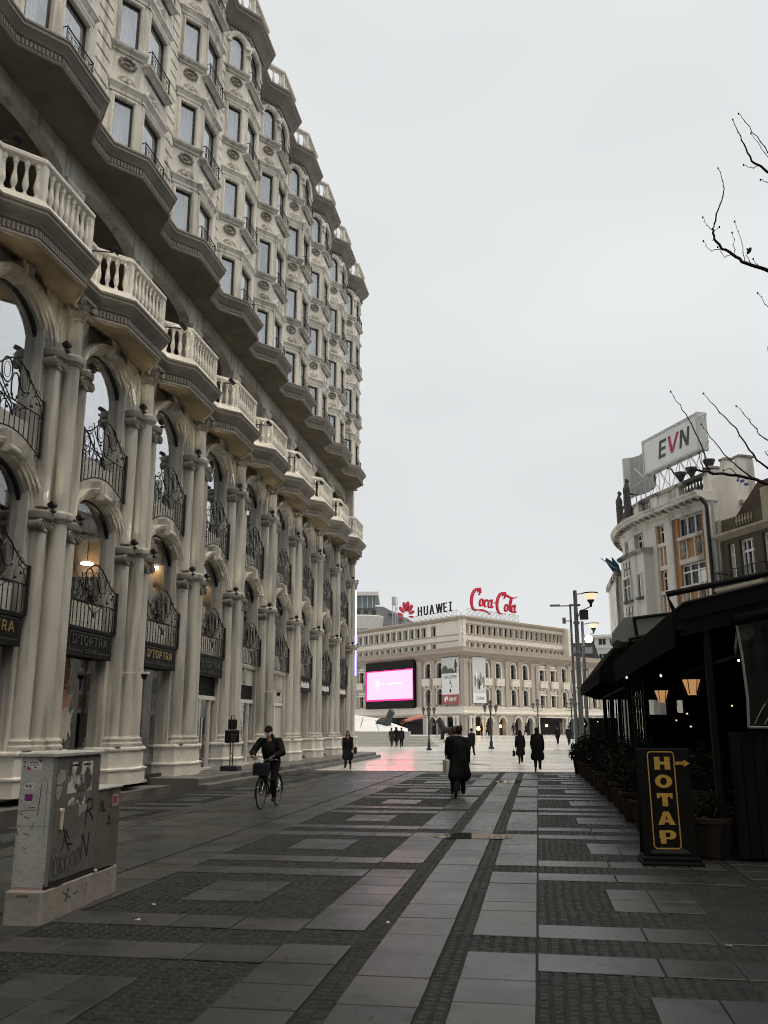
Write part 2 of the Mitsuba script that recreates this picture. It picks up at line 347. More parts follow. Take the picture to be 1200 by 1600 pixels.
# wall of one bay at street level with its two arched openings
def arched(hw, z0, zs, n=20): return Polygon([(-hw, z0), (hw, z0)] + arc(0, zs, hw, 0, 180, n))
EL = 1.2          # the arches are slightly flattened
wide = lambda p: affinity.scale(p, EL, 1, origin=(0, 0))
low, up = wide(arched(1.06, 0.30, 6.15)), wide(arched(1.06, 7.62, 9.95))
wall1 = shp(extr(Polygon([(-HB, .2), (HB, .2), (HB, 11.8), (-HB, 11.8)]).difference(low).difference(up), -11.05, -10.72), 'stone')
archiv_prof = [(.99, -10.90), (.99, -10.70), (1.02, -10.66), (1.03, -10.62), (1.03, -10.60), (1.07, -10.585), (1.09, -10.55), (1.09, -10.535), (1.13, -10.53), (1.15, -10.50), (1.15, -10.48), (1.20, -10.46), (1.24, -10.44), (1.265, -10.46), (1.27, -10.50), (1.27, -10.75)]
def half_ring(prof, n=22, a0=0., a1=180.):
    an = np.radians(np.linspace(a0, a1, n + 1)); m = len(prof)
    v = np.array([[x, r * math.cos(a), r * math.sin(a)] for a in an for r, x in prof]); f = []
    for i in range(n):
        for j in range(m - 1):
            q = i * m + j; f += [(q, q + 1, q + 1 + m), (q, q + 1 + m, q + m)]
    return v, np.array(f)
archivolt = shp(xf(half_ring(archiv_prof, 30), Sc(1, EL, 1)), 'stone', smooth=18)
key_poly = Polygon([(-.13, 0), (.13, 0), (.20, .46), (-.20, .46)])
keystone = shp(cat([extr(key_poly, -10.8, -10.42), extr(key_poly.buffer(-.045), -10.5, -10.36), xf(lathe([(0, -.2), (.09, -.2), (.09, .2), (0, .2)], 12), Tr(-10.40, 0, .06) @ Rx(math.pi / 2))]), 'stone', smooth=35)
jamb = {s: shp(box(-10.9, -10.70, s * 1.19 - (.06 if s > 0 else .08), s * 1.19 + (.08 if s > 0 else .06), 0, 1), 'stone') for s in (-1, 1)}
# columns
def shaft(z0, z1, r0, r1, n=20):
    zz = np.linspace(0, 1, 7); return [(r0 + (r1 - r0) * t ** 1.6, z0 + (z1 - z0) * t) for t in zz]
def base_prof(z, r): return [(r + .075, z), (r + .085, z + .03), (r + .085, z + .08), (r + .05, z + .11), (r + .05, z + .14), (r + .06, z + .16), (r + .06, z + .2), (r + .02, z + .22), (r, z + .26)]
def ring_prof(z, r): return [(r, z - .10), (r + .03, z - .09), (r + .03, z - .05), (r + .10, z - .02), (r + .12, z + .04), (r + .12, z + .10), (r + .08, z + .14), (r, z + .16)]
main_col = shp(lathe(base_prof(1.19, .21) + shaft(1.46, 6.05, .21, .20) + ring_prof(6.18, .20) + shaft(6.4, 9.8, .195, .185) + ring_prof(9.93, .185) + shaft(10.15, 10.98, .18, .17), 22), 'stone', smooth=35)
a = np.linspace(0, 2 * math.pi, 33)
def corinth():
    rows = []
    for z, r, amp in ((0, .175, 0), (.02, .21, 0), (.05, .21, 0), (.06, .18, .02), (.16, .215, .05), (.2, .25, .08), (.21, .22, .03), (.30, .23, .05), (.37, .28, .09), (.39, .25, .03), (.46, .26, .05), (.5, .30, .06)):
        rows.append([((r + amp * max(0, math.cos(8 * t + (math.pi if z > .21 else 0)))) * math.cos(t), (r + amp * max(0, math.cos(8 * t + (math.pi if z > .21 else 0)))) * math.sin(t), z) for t in a[:-1]])
    v = np.array(rows).reshape(-1, 3); f = []
    for i in range(len(rows) - 1):
        for j in range(32):
            p, q = i * 32 + j, i * 32 + (j + 1) % 32; f += [(p, q, q + 32), (p, q + 32, p + 32)]
    vol = [xf(lathe([(0, -.03), (.07, -.03), (.07, .03), (0, .03)], 10), Tr(.30 * sx, .30 * sy, .42) @ Rz(math.atan2(sy, sx)) @ Rx(math.pi / 2)) for sx in (-1, 1) for sy in (-1, 1)]
    return cat([(v, np.array(f)), box(-.33, .33, -.33, .33, .5, .56)] + vol)
capital_top = shp(corinth(), 'stone_trim', smooth=35)
side_col = {0: shp(lathe(base_prof(1.19, .19) + shaft(1.46, 5.75, .19, .175), 20), 'stone', smooth=35), 1: shp(lathe(shaft(6.32, 9.5, .175, .165), 20), 'stone', smooth=35)}
def ionic():
    vol = []
    for sy in (-1, 1):
        vol.append(xf(lathe([(0, -.20), (.125, -.20), (.125, -.16), (.10, -.14), (.10, .14), (.125, .16), (.125, .20), (0, .20)], 16), Tr(0, .2 * sy, .16) @ Ry(math.pi / 2)))
        vol += [xf(lathe([(.085, -.225), (.105, -.225), (.105, .225), (.085, .225)], 14), Tr(0, .2 * sy, .16) @ Ry(math.pi / 2)), xf(lathe([(0, -.23), (.045, -.23), (.045, .23), (0, .23)], 10), Tr(0, .2 * sy, .16) @ Ry(math.pi / 2))]
    return cat(vol + [lathe([(.17, 0), (.2, .03), (.2, .06), (.18, .1), (.22, .18), (.22, .26)], 18), lathe([(.22, .26), (.29, .30), (.31, .36), (.31, .44), (.27, .48), (.0, .5)], 20)])
ionic_cap = shp(ionic(), 'stone_trim', smooth=35)
pier = shp(cat([box(-11.0, -10.62, -.98, .98, .3, 11.4), box(-10.75, -10.56, -.36, .36, 1.2, 11.2)]), 'stone')
band = shp(molding([(-10.75, -1.0), (-10.5, -1.0), (-10.5, 1.0), (-10.75, 1.0)][::1], [(0, 0), (.04, .02), (.07, .08), (.07, .14), (0, .16)]), 'stone')
def plinth():
    o1 = [(-11.0, -1.0), (-10.36, -1.0), (-10.36, -.45), (-10.22, -.38), (-10.16, -.3), (-10.16, .3), (-10.22, .38), (-10.36, .45), (-10.36, 1.0), (-11.0, 1.0)]
    pr = [(.05, .28), (.05, .60), (.085, .62), (.085, .66), (.0, .68), (.0, 1.08), (.05, 1.11), (.05, 1.15), (.02, 1.19)]
    top = Polygon(o1); t = flat(top, 1.185, 'z')
    return cat([molding(o1, pr), t])
plinth_s = shp(plinth(), 'stone_white')
# glazing of the arches
def arch_frame(z0, zs, w=.06): 
    p = wide(arched(.99, z0, zs)); return p.difference(p.buffer(-w))
win_up = (shp(extr(arch_frame(7.62, 9.95), -10.88, -10.79), 'frame_dark'), shp(flat(wide(arched(.985, 7.62, 9.95)), -10.84), 'glass_coated'))
win_low = (shp(extr(arch_frame(4.62, 6.15), -10.88, -10.79), 'frame_dark'), shp(flat(wide(arched(.985, 4.62, 6.15)), -10.84), 'glass_low'))
spandrel = shp(box(-10.99, -10.80, -1.19, 1.19, 3.9, 4.62), 'stone_white'); spandrel_up = shp(box(-10.99, -10.78, -1.19, 1.19, 7.55, 8.15), 'stone_white')
# wrought iron railing of the arched windows, as seen along the street
def railing(z0, arch_b):
    bottom = lambda y: z0 + (.34 * math.cos(y * 1.35) - .08 if arch_b else 0)
    top = lambda y: z0 + (.2 if arch_b else 0) + 1.02 + .55 * (0.5 + 0.5 * math.cos(math.pi * min(1, abs(y) / 1.05))) ** 0.9
    X = -10.48; m = []; yy = np.linspace(-1.16, 1.16, 17)
    mid = z0 + (.86 if arch_b else .62)
    m.append(tube([(X, y, bottom(y)) for y in yy], .018, 4)); m.append(tube([(X, y, top(y)) for y in yy], .020, 4)); m.append(bar((X, -1.16, mid), (X, 1.16, mid), .016))
    for s in (-1, 1):
        m.append(box(X - .03, X + .03, s * 1.16 - .03, s * 1.16 + .03, bottom(1.1) - .02, top(1.1) + .02))
        for z in (bottom(1.1) + .05, mid, top(1.1) - .05): m.append(bar((X, s * 1.16, z), (-10.8, s * 1.16, z), .013))
    for y in np.linspace(-1.0, 1.0, 12): m.append(bar((X, y, bottom(y)), (X, y, mid - .22 * (1 - min(1, abs(y) / .5))), .014))
    def ring(cy, cz, ry, rz, r=.019, n=18): m.append(tube([(X, cy + ry * math.cos(t), cz + rz * math.sin(t)) for t in np.linspace(0, 2 * math.pi, n)], r, 4))
    c = mid + .45
    ring(.33, c + .1, .19, .27); ring(-.33, c + .1, .19, .27); ring(0, c - .15, .14, .30); ring(.33, c + .1, .11, .17, .009); ring(-.33, c + .1, .11, .17, .009)
    for s in (-1, 1):
        m.append(tube([(X, s * y, z) for y, z in bez([(.52, mid), (.3, mid - .05), (.12, mid - .15), (0, mid - .34)], 8)], .018, 4))
        m.append(tube([(X, s * y, z) for y, z in bez([(0, mid - .3), (.15, mid + .2), (.6, mid + .2), (.72, c + .22)], 10)], .014, 4))
        m.append(tube([(X, s * y, z) for y, z in bez([(1.08, mid), (.95, mid + .45), (.62, mid + .5), (.60, mid + .05)], 12)], .013, 4))
        m.append(tube([(X, s * (.82 + .13 * (1 - t / 8.) * math.cos(t)), c - .02 + .13 * (1 - t / 8.) * math.sin(t)) for t in np.linspace(0, 7.2, 18)], .011, 4))
        for t in range(5): m.append(xf(sph(.045, s=1), Tr(X, s * (.1 + .19 * t), mid + .1 + .12 * ((t * 7) % 3)) @ Sc(.5, 1, .8)))
    m.append(tube([(X, y, z) for y, z in bez([(-.14, c + .2), (-.05, c + .35), (.05, c + .35), (.14, c + .2)], 6)], .014, 4))
    return cat(m)
rail_low, rail_up = shp(railing(3.95, False), 'iron'), shp(railing(7.42, True), 'iron')
# ---- balcony: canted plan
def outline(hf, xf_, hs, xs): return [(xs, -HB), (xs, -hs), (xf_, -hf), (xf_, hf), (xs, hs), (xs, HB)]
BO = outline(.98, -9.70, 1.66, -10.30)
def loft_soffit(inner_x, z_in, outl, z_out, sag=.0, n=6, rel=True):
    O = np.array(outl); rows = []
    for i in range(n + 1):
        t = i / n; rows.append(np.c_[inner_x + (O[:, 0] - inner_x) * t, O[:, 1], np.full(len(O), z_in + (z_out - z_in) * (t ** (1 + sag)))])
    v = np.vstack(rows); m = len(O); f = []
    for i in range(n):
        for j in range(m - 1): q = i * m + j; f += [(q, q + m, q + 1 + m), (q, q + 1 + m, q + 1)]
    return v, np.array(f)
OB = miter(BO, 0.02)
def dentils(outl, e, z0, z1, step=.085, d=.05):
    P = miter(outl, e); m = []
    for a_, b_ in zip(P[:-1], P[1:]):
        L = np.linalg.norm(b_ - a_); n = int(L / step)
        if n < 1: continue
        u = (b_ - a_) / L; an = math.atan2(u[1], u[0])
        for i in range(n):
            c_ = a_ + u * (i + .5) * L / n; m.append(xf(box(-.026, .026, -d, 0.01, z0, z1), Tr(c_[0], c_[1], 0) @ Rz(an)))
    return cat(m)
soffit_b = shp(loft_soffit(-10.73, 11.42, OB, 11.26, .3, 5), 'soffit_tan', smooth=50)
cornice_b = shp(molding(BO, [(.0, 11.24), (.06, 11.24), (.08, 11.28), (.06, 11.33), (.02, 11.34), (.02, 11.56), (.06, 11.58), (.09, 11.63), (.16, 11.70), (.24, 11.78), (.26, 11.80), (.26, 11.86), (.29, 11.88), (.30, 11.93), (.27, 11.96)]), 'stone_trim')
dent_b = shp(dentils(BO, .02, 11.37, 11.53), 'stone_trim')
slab_b = shp(cat([molding(BO, [(.27, 11.96), (.20, 12.0), (.12, 12.17), (-.16, 12.18)]), loft_soffit(-12.3, 12.15, miter(BO, -.1), 12.16, 0, 1)]), 'stone_white')
rail_b = shp(molding(BO, [(-.07, 13.0), (.10, 13.0), (.13, 13.03), (.13, 13.10), (.10, 13.14), (-.07, 13.14), (-.07, 13.0)]), 'stone_white')
bal_prof = [(.055, 0), (.055, .06), (.035, .08), (.03, .12), (.05, .17), (.068, .26), (.062, .33), (.036, .50), (.030, .60), (.045, .63), (.035, .66), (.05, .69), (.06, .71), (.06, .82)]
baluster = shp(lathe(bal_prof, 10), 'stone_white', smooth=35)
bal_post = shp(box(-.075, .075, -.075, .075, 0, .84), 'stone_white')
def along(outl, e, step):
    P = miter(outl, e); out = []
    for a_, b_ in zip(P[:-1], P[1:]):
        L = np.linalg.norm(b_ - a_); n = max(1, round(L / step)); u = (b_ - a_) / L
        out += [(a_ + u * (i + .5) * L / n, False) for i in range(n)]
    return out
bal_spots = along(BO, .02, .215)
# ---- loggia behind the balustrade
log_wall = shp(extr(Polygon([(-HB, 13.9), (-1.62, 13.9), (-1.62, 14.72)] + [(1.62 * math.sin(t), 14.72 + .42 * math.cos(t)) for t in np.linspace(-math.pi / 2, math.pi / 2, 20)] + [(1.62, 14.72), (1.62, 13.9), (HB, 13.9), (HB, 16.3), (-HB, 16.3)]), -11.2, -10.86), 'stone')
log_pier = shp(cat([box(-11.2, -10.80, -.34, .34, 12.1, 14.45), molding([(-11.0, -.34), (-10.80, -.34), (-10.80, .34), (-11.0, .34)], [(0, 14.4), (.05, 14.45), (.09, 14.55), (.09, 14.66), (.0, 14.72)])]), 'stone')
log_back = shp(cat([box(-12.6, -12.4, -HB, HB, 12, 15.6), box(-12.6, -10.9, -HB, HB, 15.35, 15.6)]), 'soffit_shade_soot')  # loggia back and ceiling: shade of the recess put into the colour
log_shade_door = shp(cat([box(-12.42, -12.36, -1.75, 1.75, 12.15, 15.0)]), 'frame_dark')  # dark door sheet widened to fill the recess, standing for its shade
# ---- upper cornice and bay windows above
OO = outline(.80, -9.80, 1.56, -10.40)
soffit_u = shp(loft_soffit(-10.88, 15.52, miter(OO, .20), 15.50, 0, 1), 'soffit_shade_soot')
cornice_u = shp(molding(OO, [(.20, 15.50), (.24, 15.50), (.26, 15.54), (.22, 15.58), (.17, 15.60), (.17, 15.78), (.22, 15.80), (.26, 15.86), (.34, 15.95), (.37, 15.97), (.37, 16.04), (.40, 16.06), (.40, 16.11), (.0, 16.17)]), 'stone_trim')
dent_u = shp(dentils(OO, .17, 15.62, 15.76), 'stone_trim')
FL = 3.05; Z0 = 16.25; H_TOP = 27.2
P_ = np.array(OO)
def facet_frame(i):
    a_, b_ = P_[i], P_[i + 1]; L = np.linalg.norm(b_ - a_); u = (b_ - a_) / L
    m = np.eye(4); m[:3, 0] = [u[1], -u[0], 0]; m[:3, 1] = [u[0], u[1], 0]; m[:2, 3] = (a_ + b_) / 2; return m, L
F_near, L_near = facet_frame(1); F_front, L_front = facet_frame(2); F_farf, _ = facet_frame(3)
W1, W2 = .28, .54            # half widths of the glass
def opening(hw, z0, z1, top): return arched(hw, z0, z1 - hw) if top else sbox(-hw, z0, hw, z1)
def facet_wall(L, hw, fl_low):
    poly = Polygon([(-L / 2, 15.9), (L / 2, 15.9), (L / 2, H_TOP + .3), (-L / 2, H_TOP + .3)])
    for j in range(4): poly = poly.difference(affinity.translate(opening(hw, Z0 + FL * j - (fl_low if j else 0), Z0 + FL * j + 1.45, j == 3), -.12 if hw == W2 else 0, 0))
    return extr(poly, -.22, 0)
wall_near, wall_front = shp(facet_wall(L_near, W1, 0), 'stone_upper_lit'), shp(facet_wall(L_front, W2, .28), 'stone_upper_lit')
strip = shp(cat([box(-10.75, -10.43, HB - .5, HB + .5, 15.9, 27.5)]), 'stone')
def window_parts(hw, z0, z1, top, low):
    """stone surround, head, sill, dark frame, pane and curtain of one bay window; x points out of the wall"""
    o = opening(hw, z0, z1, top)
    if top: s = o.buffer(.09, join_style=2).difference(o); s = s.difference(sbox(-9, -9, 9, z0 - .001))
    else: s = sbox(-hw - .10, z0, hw + .10, z1 + .12).difference(o)
    sur = [extr(s, -.05, .035)]
    s2 = s.buffer(-.03); sur.append(extr(s2, .03, .055) if not s2.is_empty else sur[0])
    w = hw + .16
    if not top:
        hd = molding([(-.0, -w), (.05, -w), (.05, w), (-.0, w)], [(0, z1 + .14), (.0, z1 + .24), (.02, z1 + .26), (.06, z1 + .34), (.09, z1 + .36), (.09, z1 + .41), (-.02, z1 + .43)])
        ped = half_ring([(w * .62, -.0), (w * .62, .04), (w * .72, .07), (w * .76, .07), (w * .80, .0)], 12)
        ped = xf(ped, Tr(0, 0, z1 + .43) @ Sc(1, 1, .8))
        orn = cat([xf(sph(1, s=1), Tr(.05, 0, z1 + .43 + w * .42) @ Sc(.05, .055, .06)), xf(sph(1, s=1), Tr(.05, .08, z1 + .43 + w * .30) @ Sc(.04, .06, .05)), xf(sph(1, s=1), Tr(.05, -.08, z1 + .43 + w * .30) @ Sc(.04, .06, .05))])
        head = cat([hd, ped, orn, extr(Polygon([(y, z) for y, z in arc(0, 0, w * .64, 0, 180, 12)]), 0, .02) if False else xf(half_ring([(.01, .015), (w * .64, .015)], 10), Tr(0, 0, z1 + .43) @ Sc(1, 1, .8))])
    else:
        zs = z1 - hw
        head = cat([xf(half_ring([(hw + .06, 0), (hw + .06, .07), (hw + .13, .10), (hw + .17, .10), (hw + .18, 0)], 14), Tr(0, 0, zs)), box(0, .10, -hw - .24, -hw - .02, zs - .09, zs), box(0, .10, hw + .02, hw + .24, zs - .09, zs)])
    zl = z0 if low is None else low
    sill = molding([(-.0, -w - .02), (.06, -w - .02), (.06, w + .02), (-.0, w + .02)], [(-.06, zl - .24), (0, zl - .22), (.0, zl - .16), (.05, zl - .12), (.08, zl - .08), (.09, zl - .02), (-.03, zl)])
    fr = o.difference(o.buffer(-.045)); 
    return [('surround', 'stone_upper_lit', cat(sur)), ('head', 'stone_upper_lit', head), ('sill', 'stone', sill), ('frame', 'frame_dark', extr(fr, -.12, -.06)), ('pane', 'glass_room', flat(o.buffer(-.02), -.09))]
def curtain(hw, z0, z1, seed):
    r = np.random.default_rng(seed); n = 26; y = np.linspace(-hw - .04, hw + .04, n); x = -.30 + .022 * np.sin(y * 44 + r.uniform(0, 6)) + .012 * np.sin(y * 97 + r.uniform(0, 6))
    v = np.vstack([np.c_[x, y, np.full(n, z0)], np.c_[x, y, np.full(n, z1)]]); f = []
    for i in range(n - 1): f += [(i, i + 1, n + i + 1), (i, n + i + 1, n + i)]
    return v, np.array(f)
def balconet(hw, z):
    m = [bar((.16, -hw - .05, z + .54), (.16, hw + .05, z + .54), .020), bar((.16, -hw - .05, z + .44), (.16, hw + .05, z + .44), .010), bar((.16, -hw - .05, z + .10), (.16, hw + .05, z + .10), .014)]
    for s in (-1, 1): m += [bar((.16, s * (hw + .05), z), (.16, s * (hw + .05), z + .57), .018), bar((.16, s * (hw + .05), z + .54), (0, s * (hw + .05), z + .54), .016), bar((.16, s * (hw + .05), z + .1), (0, s * (hw + .05), z + .1), .014)]
    for y in np.linspace(-hw, hw, 8): m.append(bar((.16, y, z + .10), (.16, y, z + .44), .008))
    for y in np.linspace(-hw + .1, hw - .1, 4): m.append(tube([(.165, y + .09 * math.cos(t), z + .27 + .10 * math.sin(t)) for t in np.linspace(0, 2 * math.pi, 11)], .008, 4))
    return cat(m)
ledge = lambda hw, z: molding([(-.0, -hw - .22), (.20, -hw - .22), (.20, hw + .22), (-.0, hw + .22)], [(-.14, z - .22), (-.1, z - .2), (-.05, z - .12), (0, z - .08), (.02, z - .06), (.02, z), (-.24, z)])
wreath_m = cat([tube([(.04, .19 * math.cos(t), .15 * math.sin(t)) for t in np.linspace(0, 2 * math.pi, 21)], .035, 6)] + [xf(sph(1, s=1), Tr(.045, .2 * math.cos(t), .155 * math.sin(t)) @ Sc(.05, .055, .05)) for t in np.linspace(0, 2 * math.pi, 11)[:-1]] + [xf(sph(1, s=1), Tr(.03, 0, 0) @ Sc(.05, .10, .06))])
wreath = shp(wreath_m, 'stone_trim', smooth=40)
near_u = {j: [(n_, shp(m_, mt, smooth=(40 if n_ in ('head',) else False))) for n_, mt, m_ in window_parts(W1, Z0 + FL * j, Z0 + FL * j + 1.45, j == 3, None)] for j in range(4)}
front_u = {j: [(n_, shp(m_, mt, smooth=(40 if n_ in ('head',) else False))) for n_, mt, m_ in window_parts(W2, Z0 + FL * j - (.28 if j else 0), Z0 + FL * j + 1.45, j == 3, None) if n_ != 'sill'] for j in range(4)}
ledge_s = {j: shp(cat([ledge(W2, Z0 + FL * j - .30)]), 'stone') for j in (1, 2, 3)}
balconet_s = {j: shp(balconet(W2, Z0 + FL * j - (.30 if j else .08)), 'iron') for j in range(4)}
cur_near = [shp(curtain(W1, -.05, 1.5, i), 'curtain') for i in range(4)]; cur_front = [shp(curtain(W2, -.33, 1.5, 10 + i), 'curtain') for i in range(4)]
quoin = {s: shp(cbox(-10.44, -10.355, -.46 + (.0), .46, 0, .325, .015), 'stone_upper_lit') for s in (0,)}
# ---- roof cornice and balustrade
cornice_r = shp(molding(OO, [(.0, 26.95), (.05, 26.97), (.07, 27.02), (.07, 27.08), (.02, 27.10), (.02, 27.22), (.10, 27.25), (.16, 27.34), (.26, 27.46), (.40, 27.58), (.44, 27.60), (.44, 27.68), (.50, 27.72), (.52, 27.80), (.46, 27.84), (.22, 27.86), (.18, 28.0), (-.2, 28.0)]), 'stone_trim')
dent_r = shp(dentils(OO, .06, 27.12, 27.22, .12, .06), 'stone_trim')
rail_r = shp(molding(OO, [(.02, 28.78), (.24, 28.78), (.26, 28.82), (.26, 28.88), (.22, 28.92), (.02, 28.92), (.02, 28.78)]), 'stone_white')
roof_spots = along(OO, .13, .28)
post_spots_r = [p for p in miter(OO, .13)[1:-1]]
# ---- shop fronts
def shop_front(kind):
    o = sbox(-1.19, .32, 1.19, 3.9)
    if kind == 'window': return [('frame', 'frame_dark', extr(o.difference(sbox(-1.13, .4, 1.13, 3.84)), -10.98, -10.88)), ('pane', 'glass_shop', flat(sbox(-1.15, .38, 1.15, 3.86), -10.94))]
    if kind == 'door':
        fr = o.difference(sbox(-1.1, .4, 1.1, 2.55)).difference(sbox(-1.1, 2.68, 1.1, 3.82)); fr = fr.union(sbox(-.36, .36, -.27, 2.6)).union(sbox(.56, .36, .62, 2.6))
        return [('frame', 'frame_white', extr(fr.difference(sbox(-1.2, 2.68, 1.2, 3.9)), -10.98, -10.88)), ('transom', 'sign_black', box(-10.97, -10.93, -1.19, 1.19, 2.68, 3.86)), ('pane', 'glass_shop', flat(sbox(-1.12, .38, 1.12, 2.6), -10.94)), ('handle', 'frame_white', cat([bar((-10.84, -.2, 1.0), (-10.84, -.2, 2.0), .018, 6), bar((-10.84, -.42, 1.0), (-10.84, -.42, 2.0), .018, 6)]))]
    if kind == 'panel':
        fr = o.difference(sbox(-1.1, .4, 1.1, 2.55)).difference(sbox(-1.1, 2.68, 1.1, 3.82)).union(sbox(-.1, .36, 0, 2.6)); fr = fr.difference(sbox(-1.2, 2.7, 1.2, 3.9))
        return [('frame', 'frame_white', extr(fr, -10.98, -10.88)), ('infill', 'stone', box(-10.97, -10.93, -1.12, 1.12, .36, 2.6)), ('upper_infill', 'stone', box(-10.99, -10.91, -1.19, 1.19, 2.7, 3.9))]
    return []
fronts = {k_: [(n_, shp(m_, mt)) for n_, mt, m_ in shop_front(k_)] for k_ in ('window', 'door', 'panel')}
kinds = {-1: 'window', 0: 'window', 1: 'window', 2: 'window', 3: 'door', 4: 'door', 5: 'panel', 6: 'window', 7: 'window', 8: 'window'}
stone_sign = shp(cat([box(-10.98, -10.86, -1.19, 1.19, 3.2, 3.92), box(-10.9, -10.80, -1.19, 1.19, 3.82, 3.92), box(-10.9, -10.82, -.12, .12, 3.3, 3.8)]), 'stone')
lbp('street_wall', wall1, Tr(0, bays[0][1], 0))
for n_, (k, c) in enumerate(bays):
    M = Tr(0, c, 0); E = Tr(0, c + HB, 0)
    if n_: lbp('street_wall', wall1, M)
    for zs, d in ((6.15, 0), (9.95, 1)):
        lbp('archivolt', archivolt, Tr(0, c, zs)); lbp('keystone', keystone, Tr(0, c, zs + .98)); 
        for s in (-1, 1): lbp('jamb', jamb[s], Tr(0, c, .32 if d == 0 else 7.62) @ Sc(1, 1, 5.83 if d == 0 else 2.33))
    w = sub(LB, 'arched_window'); part(w, 'frame', win_up[0], M); part(w, 'pane', win_up[1], M); part(w, 'parapet', spandrel_up, M)
    w = sub(LB, 'arched_window'); part(w, 'frame', win_low[0], M); part(w, 'pane', win_low[1], M); part(w, 'parapet', spandrel, M)
    lbp('window_railing', rail_low, M); lbp('window_railing', rail_up, M)
    sfk = kinds[k]; s_ = sub(LB, 'shop_front')
    for n2, sh in fronts[sfk]: part(s_, n2, sh, M @ Tr(.19, 0, 0))
    if k in (4, 5): lbp('frieze_panel', stone_sign, M @ Tr(.16, 0, 0))
    # column cluster at the far side of the bay
    lbp('pier', pier, E); lbp('plinth', plinth_s, E); lbp('column', main_col, E @ Tr(-10.43)); lbp('corinthian_capital', capital_top, E @ Tr(-10.43, 0, 10.97))
    for s in (-1, 1):
        for d, z in ((0, 5.75), (1, 9.5)):
            lbp('side_column', side_col[d], E @ Tr(-10.53, .62 * s)); lbp('ionic_capital', ionic_cap, E @ Tr(-10.53, .62 * s, z))
    # balcony
    b = sub(LB, 'balcony')
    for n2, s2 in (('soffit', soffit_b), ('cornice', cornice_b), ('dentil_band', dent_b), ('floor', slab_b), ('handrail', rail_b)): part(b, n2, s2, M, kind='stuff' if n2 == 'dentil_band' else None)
    for (p, _x) in (bal_spots if k >= 0 else []): part(b, 'baluster', baluster, M @ Tr(p[0], p[1], 12.18))
    for p in miter(BO, .02)[1:-1]: part(b, 'post', bal_post, M @ Tr(p[0], p[1], 12.17))
    lbp('loggia_arch', log_wall, M); lbp('loggia_pier', log_pier, E); lbp('loggia_back', log_back, M); lbp('loggia_shade_door', log_shade_door, M)
    # bay window storeys
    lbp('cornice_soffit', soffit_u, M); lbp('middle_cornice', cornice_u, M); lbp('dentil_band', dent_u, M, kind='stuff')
    lbp('bay_wall', wall_near, M @ F_near); lbp('bay_wall', wall_front, M @ F_front); lbp('bay_wall', wall_near, M @ F_farf); lbp('pier_strip', strip, M)
    for j in range(4):
        z = Z0 + FL * j
        if k <= 0 and j >= 2: continue
        for F_, U, W, CU, nm in ((F_near, near_u, W1, cur_near, 'side'), (F_front @ Tr(0, -.12, 0), front_u, W2, cur_front, 'front')):
            w = sub(LB, 'window')
            for n2, s2 in U[j]: part(w, n2, s2, M @ F_)
            wd = rng.choice([1, 1, 1, .98, .62, .5]); part(w, 'curtain', CU[(k + j) % 4], M @ F_ @ Tr(0, (1 - wd) * W * rng.choice([-1, 1]), z) @ Sc(1, wd, 1))
            if nm == 'front':
                if j: part(w, 'ledge', ledge_s[j], M @ F_)
                part(w, 'railing', balconet_s[j], M @ F_)
        if j: lbp('wreath', wreath, M @ F_near @ Tr(0, 0, z - .50) @ Sc(1, 1.05, .95))
    for j in range(27): 
        zq = 16.2 + j * .395
        if k >= 0 and zq < 26.8 and not (k == 0 and zq > 22): lbp('quoin', quoin[0], E @ Tr(0, 0, zq))
    rc = sub(LB, 'roof_cornice')
    part(rc, 'moulding', cornice_r, M); part(rc, 'dentil_band', dent_r, M, kind='stuff')
    if k >= 2:
        part(rc, 'handrail', rail_r, M)
        for p, _x in roof_spots: part(rc, 'baluster', baluster, M @ Tr(p[0], p[1], 27.98))
        for p in post_spots_r: part(rc, 'post', bal_post, M @ Tr(p[0], p[1], 27.98))
yE = bays[-1][1] + HB; yS = bays[0][1] - HB
lbp('roof', shp(box(-24, -10.0, yS, yE + .35, 27.9, 27.98), 'stone'))
lbp('end_wall', shp(cat([box(-24, -10.45, yE + .0, yE + .5, .2, 12), box(-24, -10.42, yE, yE + .42, 12, 28)]), 'stone'))
lbp('near_column', main_col, Tr(-10.43, yS, 0)); lbp('near_pier', pier, Tr(0, yS, 0)); lbp('near_plinth', plinth_s, Tr(0, yS, 0))
lbp('interior_walls', shp(cat([box(-15, -14.8, yS, yE, .2, 11.8), box(-15, -11.06, yS, yE, .1, .3), box(-15, -11.06, yS, yE, 3.95, 4.3), box(-15, -11.06, yS, yE, 7.3, 7.5), box(-15, -11.06, yS, yE, 11.5, 11.8), box(-15, -11.06, yS - .2, yS, .2, 28)] + [box(-15, -11.06, c + HB - .1, c + HB + .1, .2, 11.6) for k, c in bays]), 'interior'))
lbp('rear_block', shp(cat([box(-24, -12.62, yS, yE, 11.8, 15.6), box(-24, -11.2, yS, yE, 15.62, 15.85)]), 'interior'))
lbp('room_backs', shp(cat([box(-11.6, -11.4, yS, yE, 15.86, 27.4)]), 'interior'))

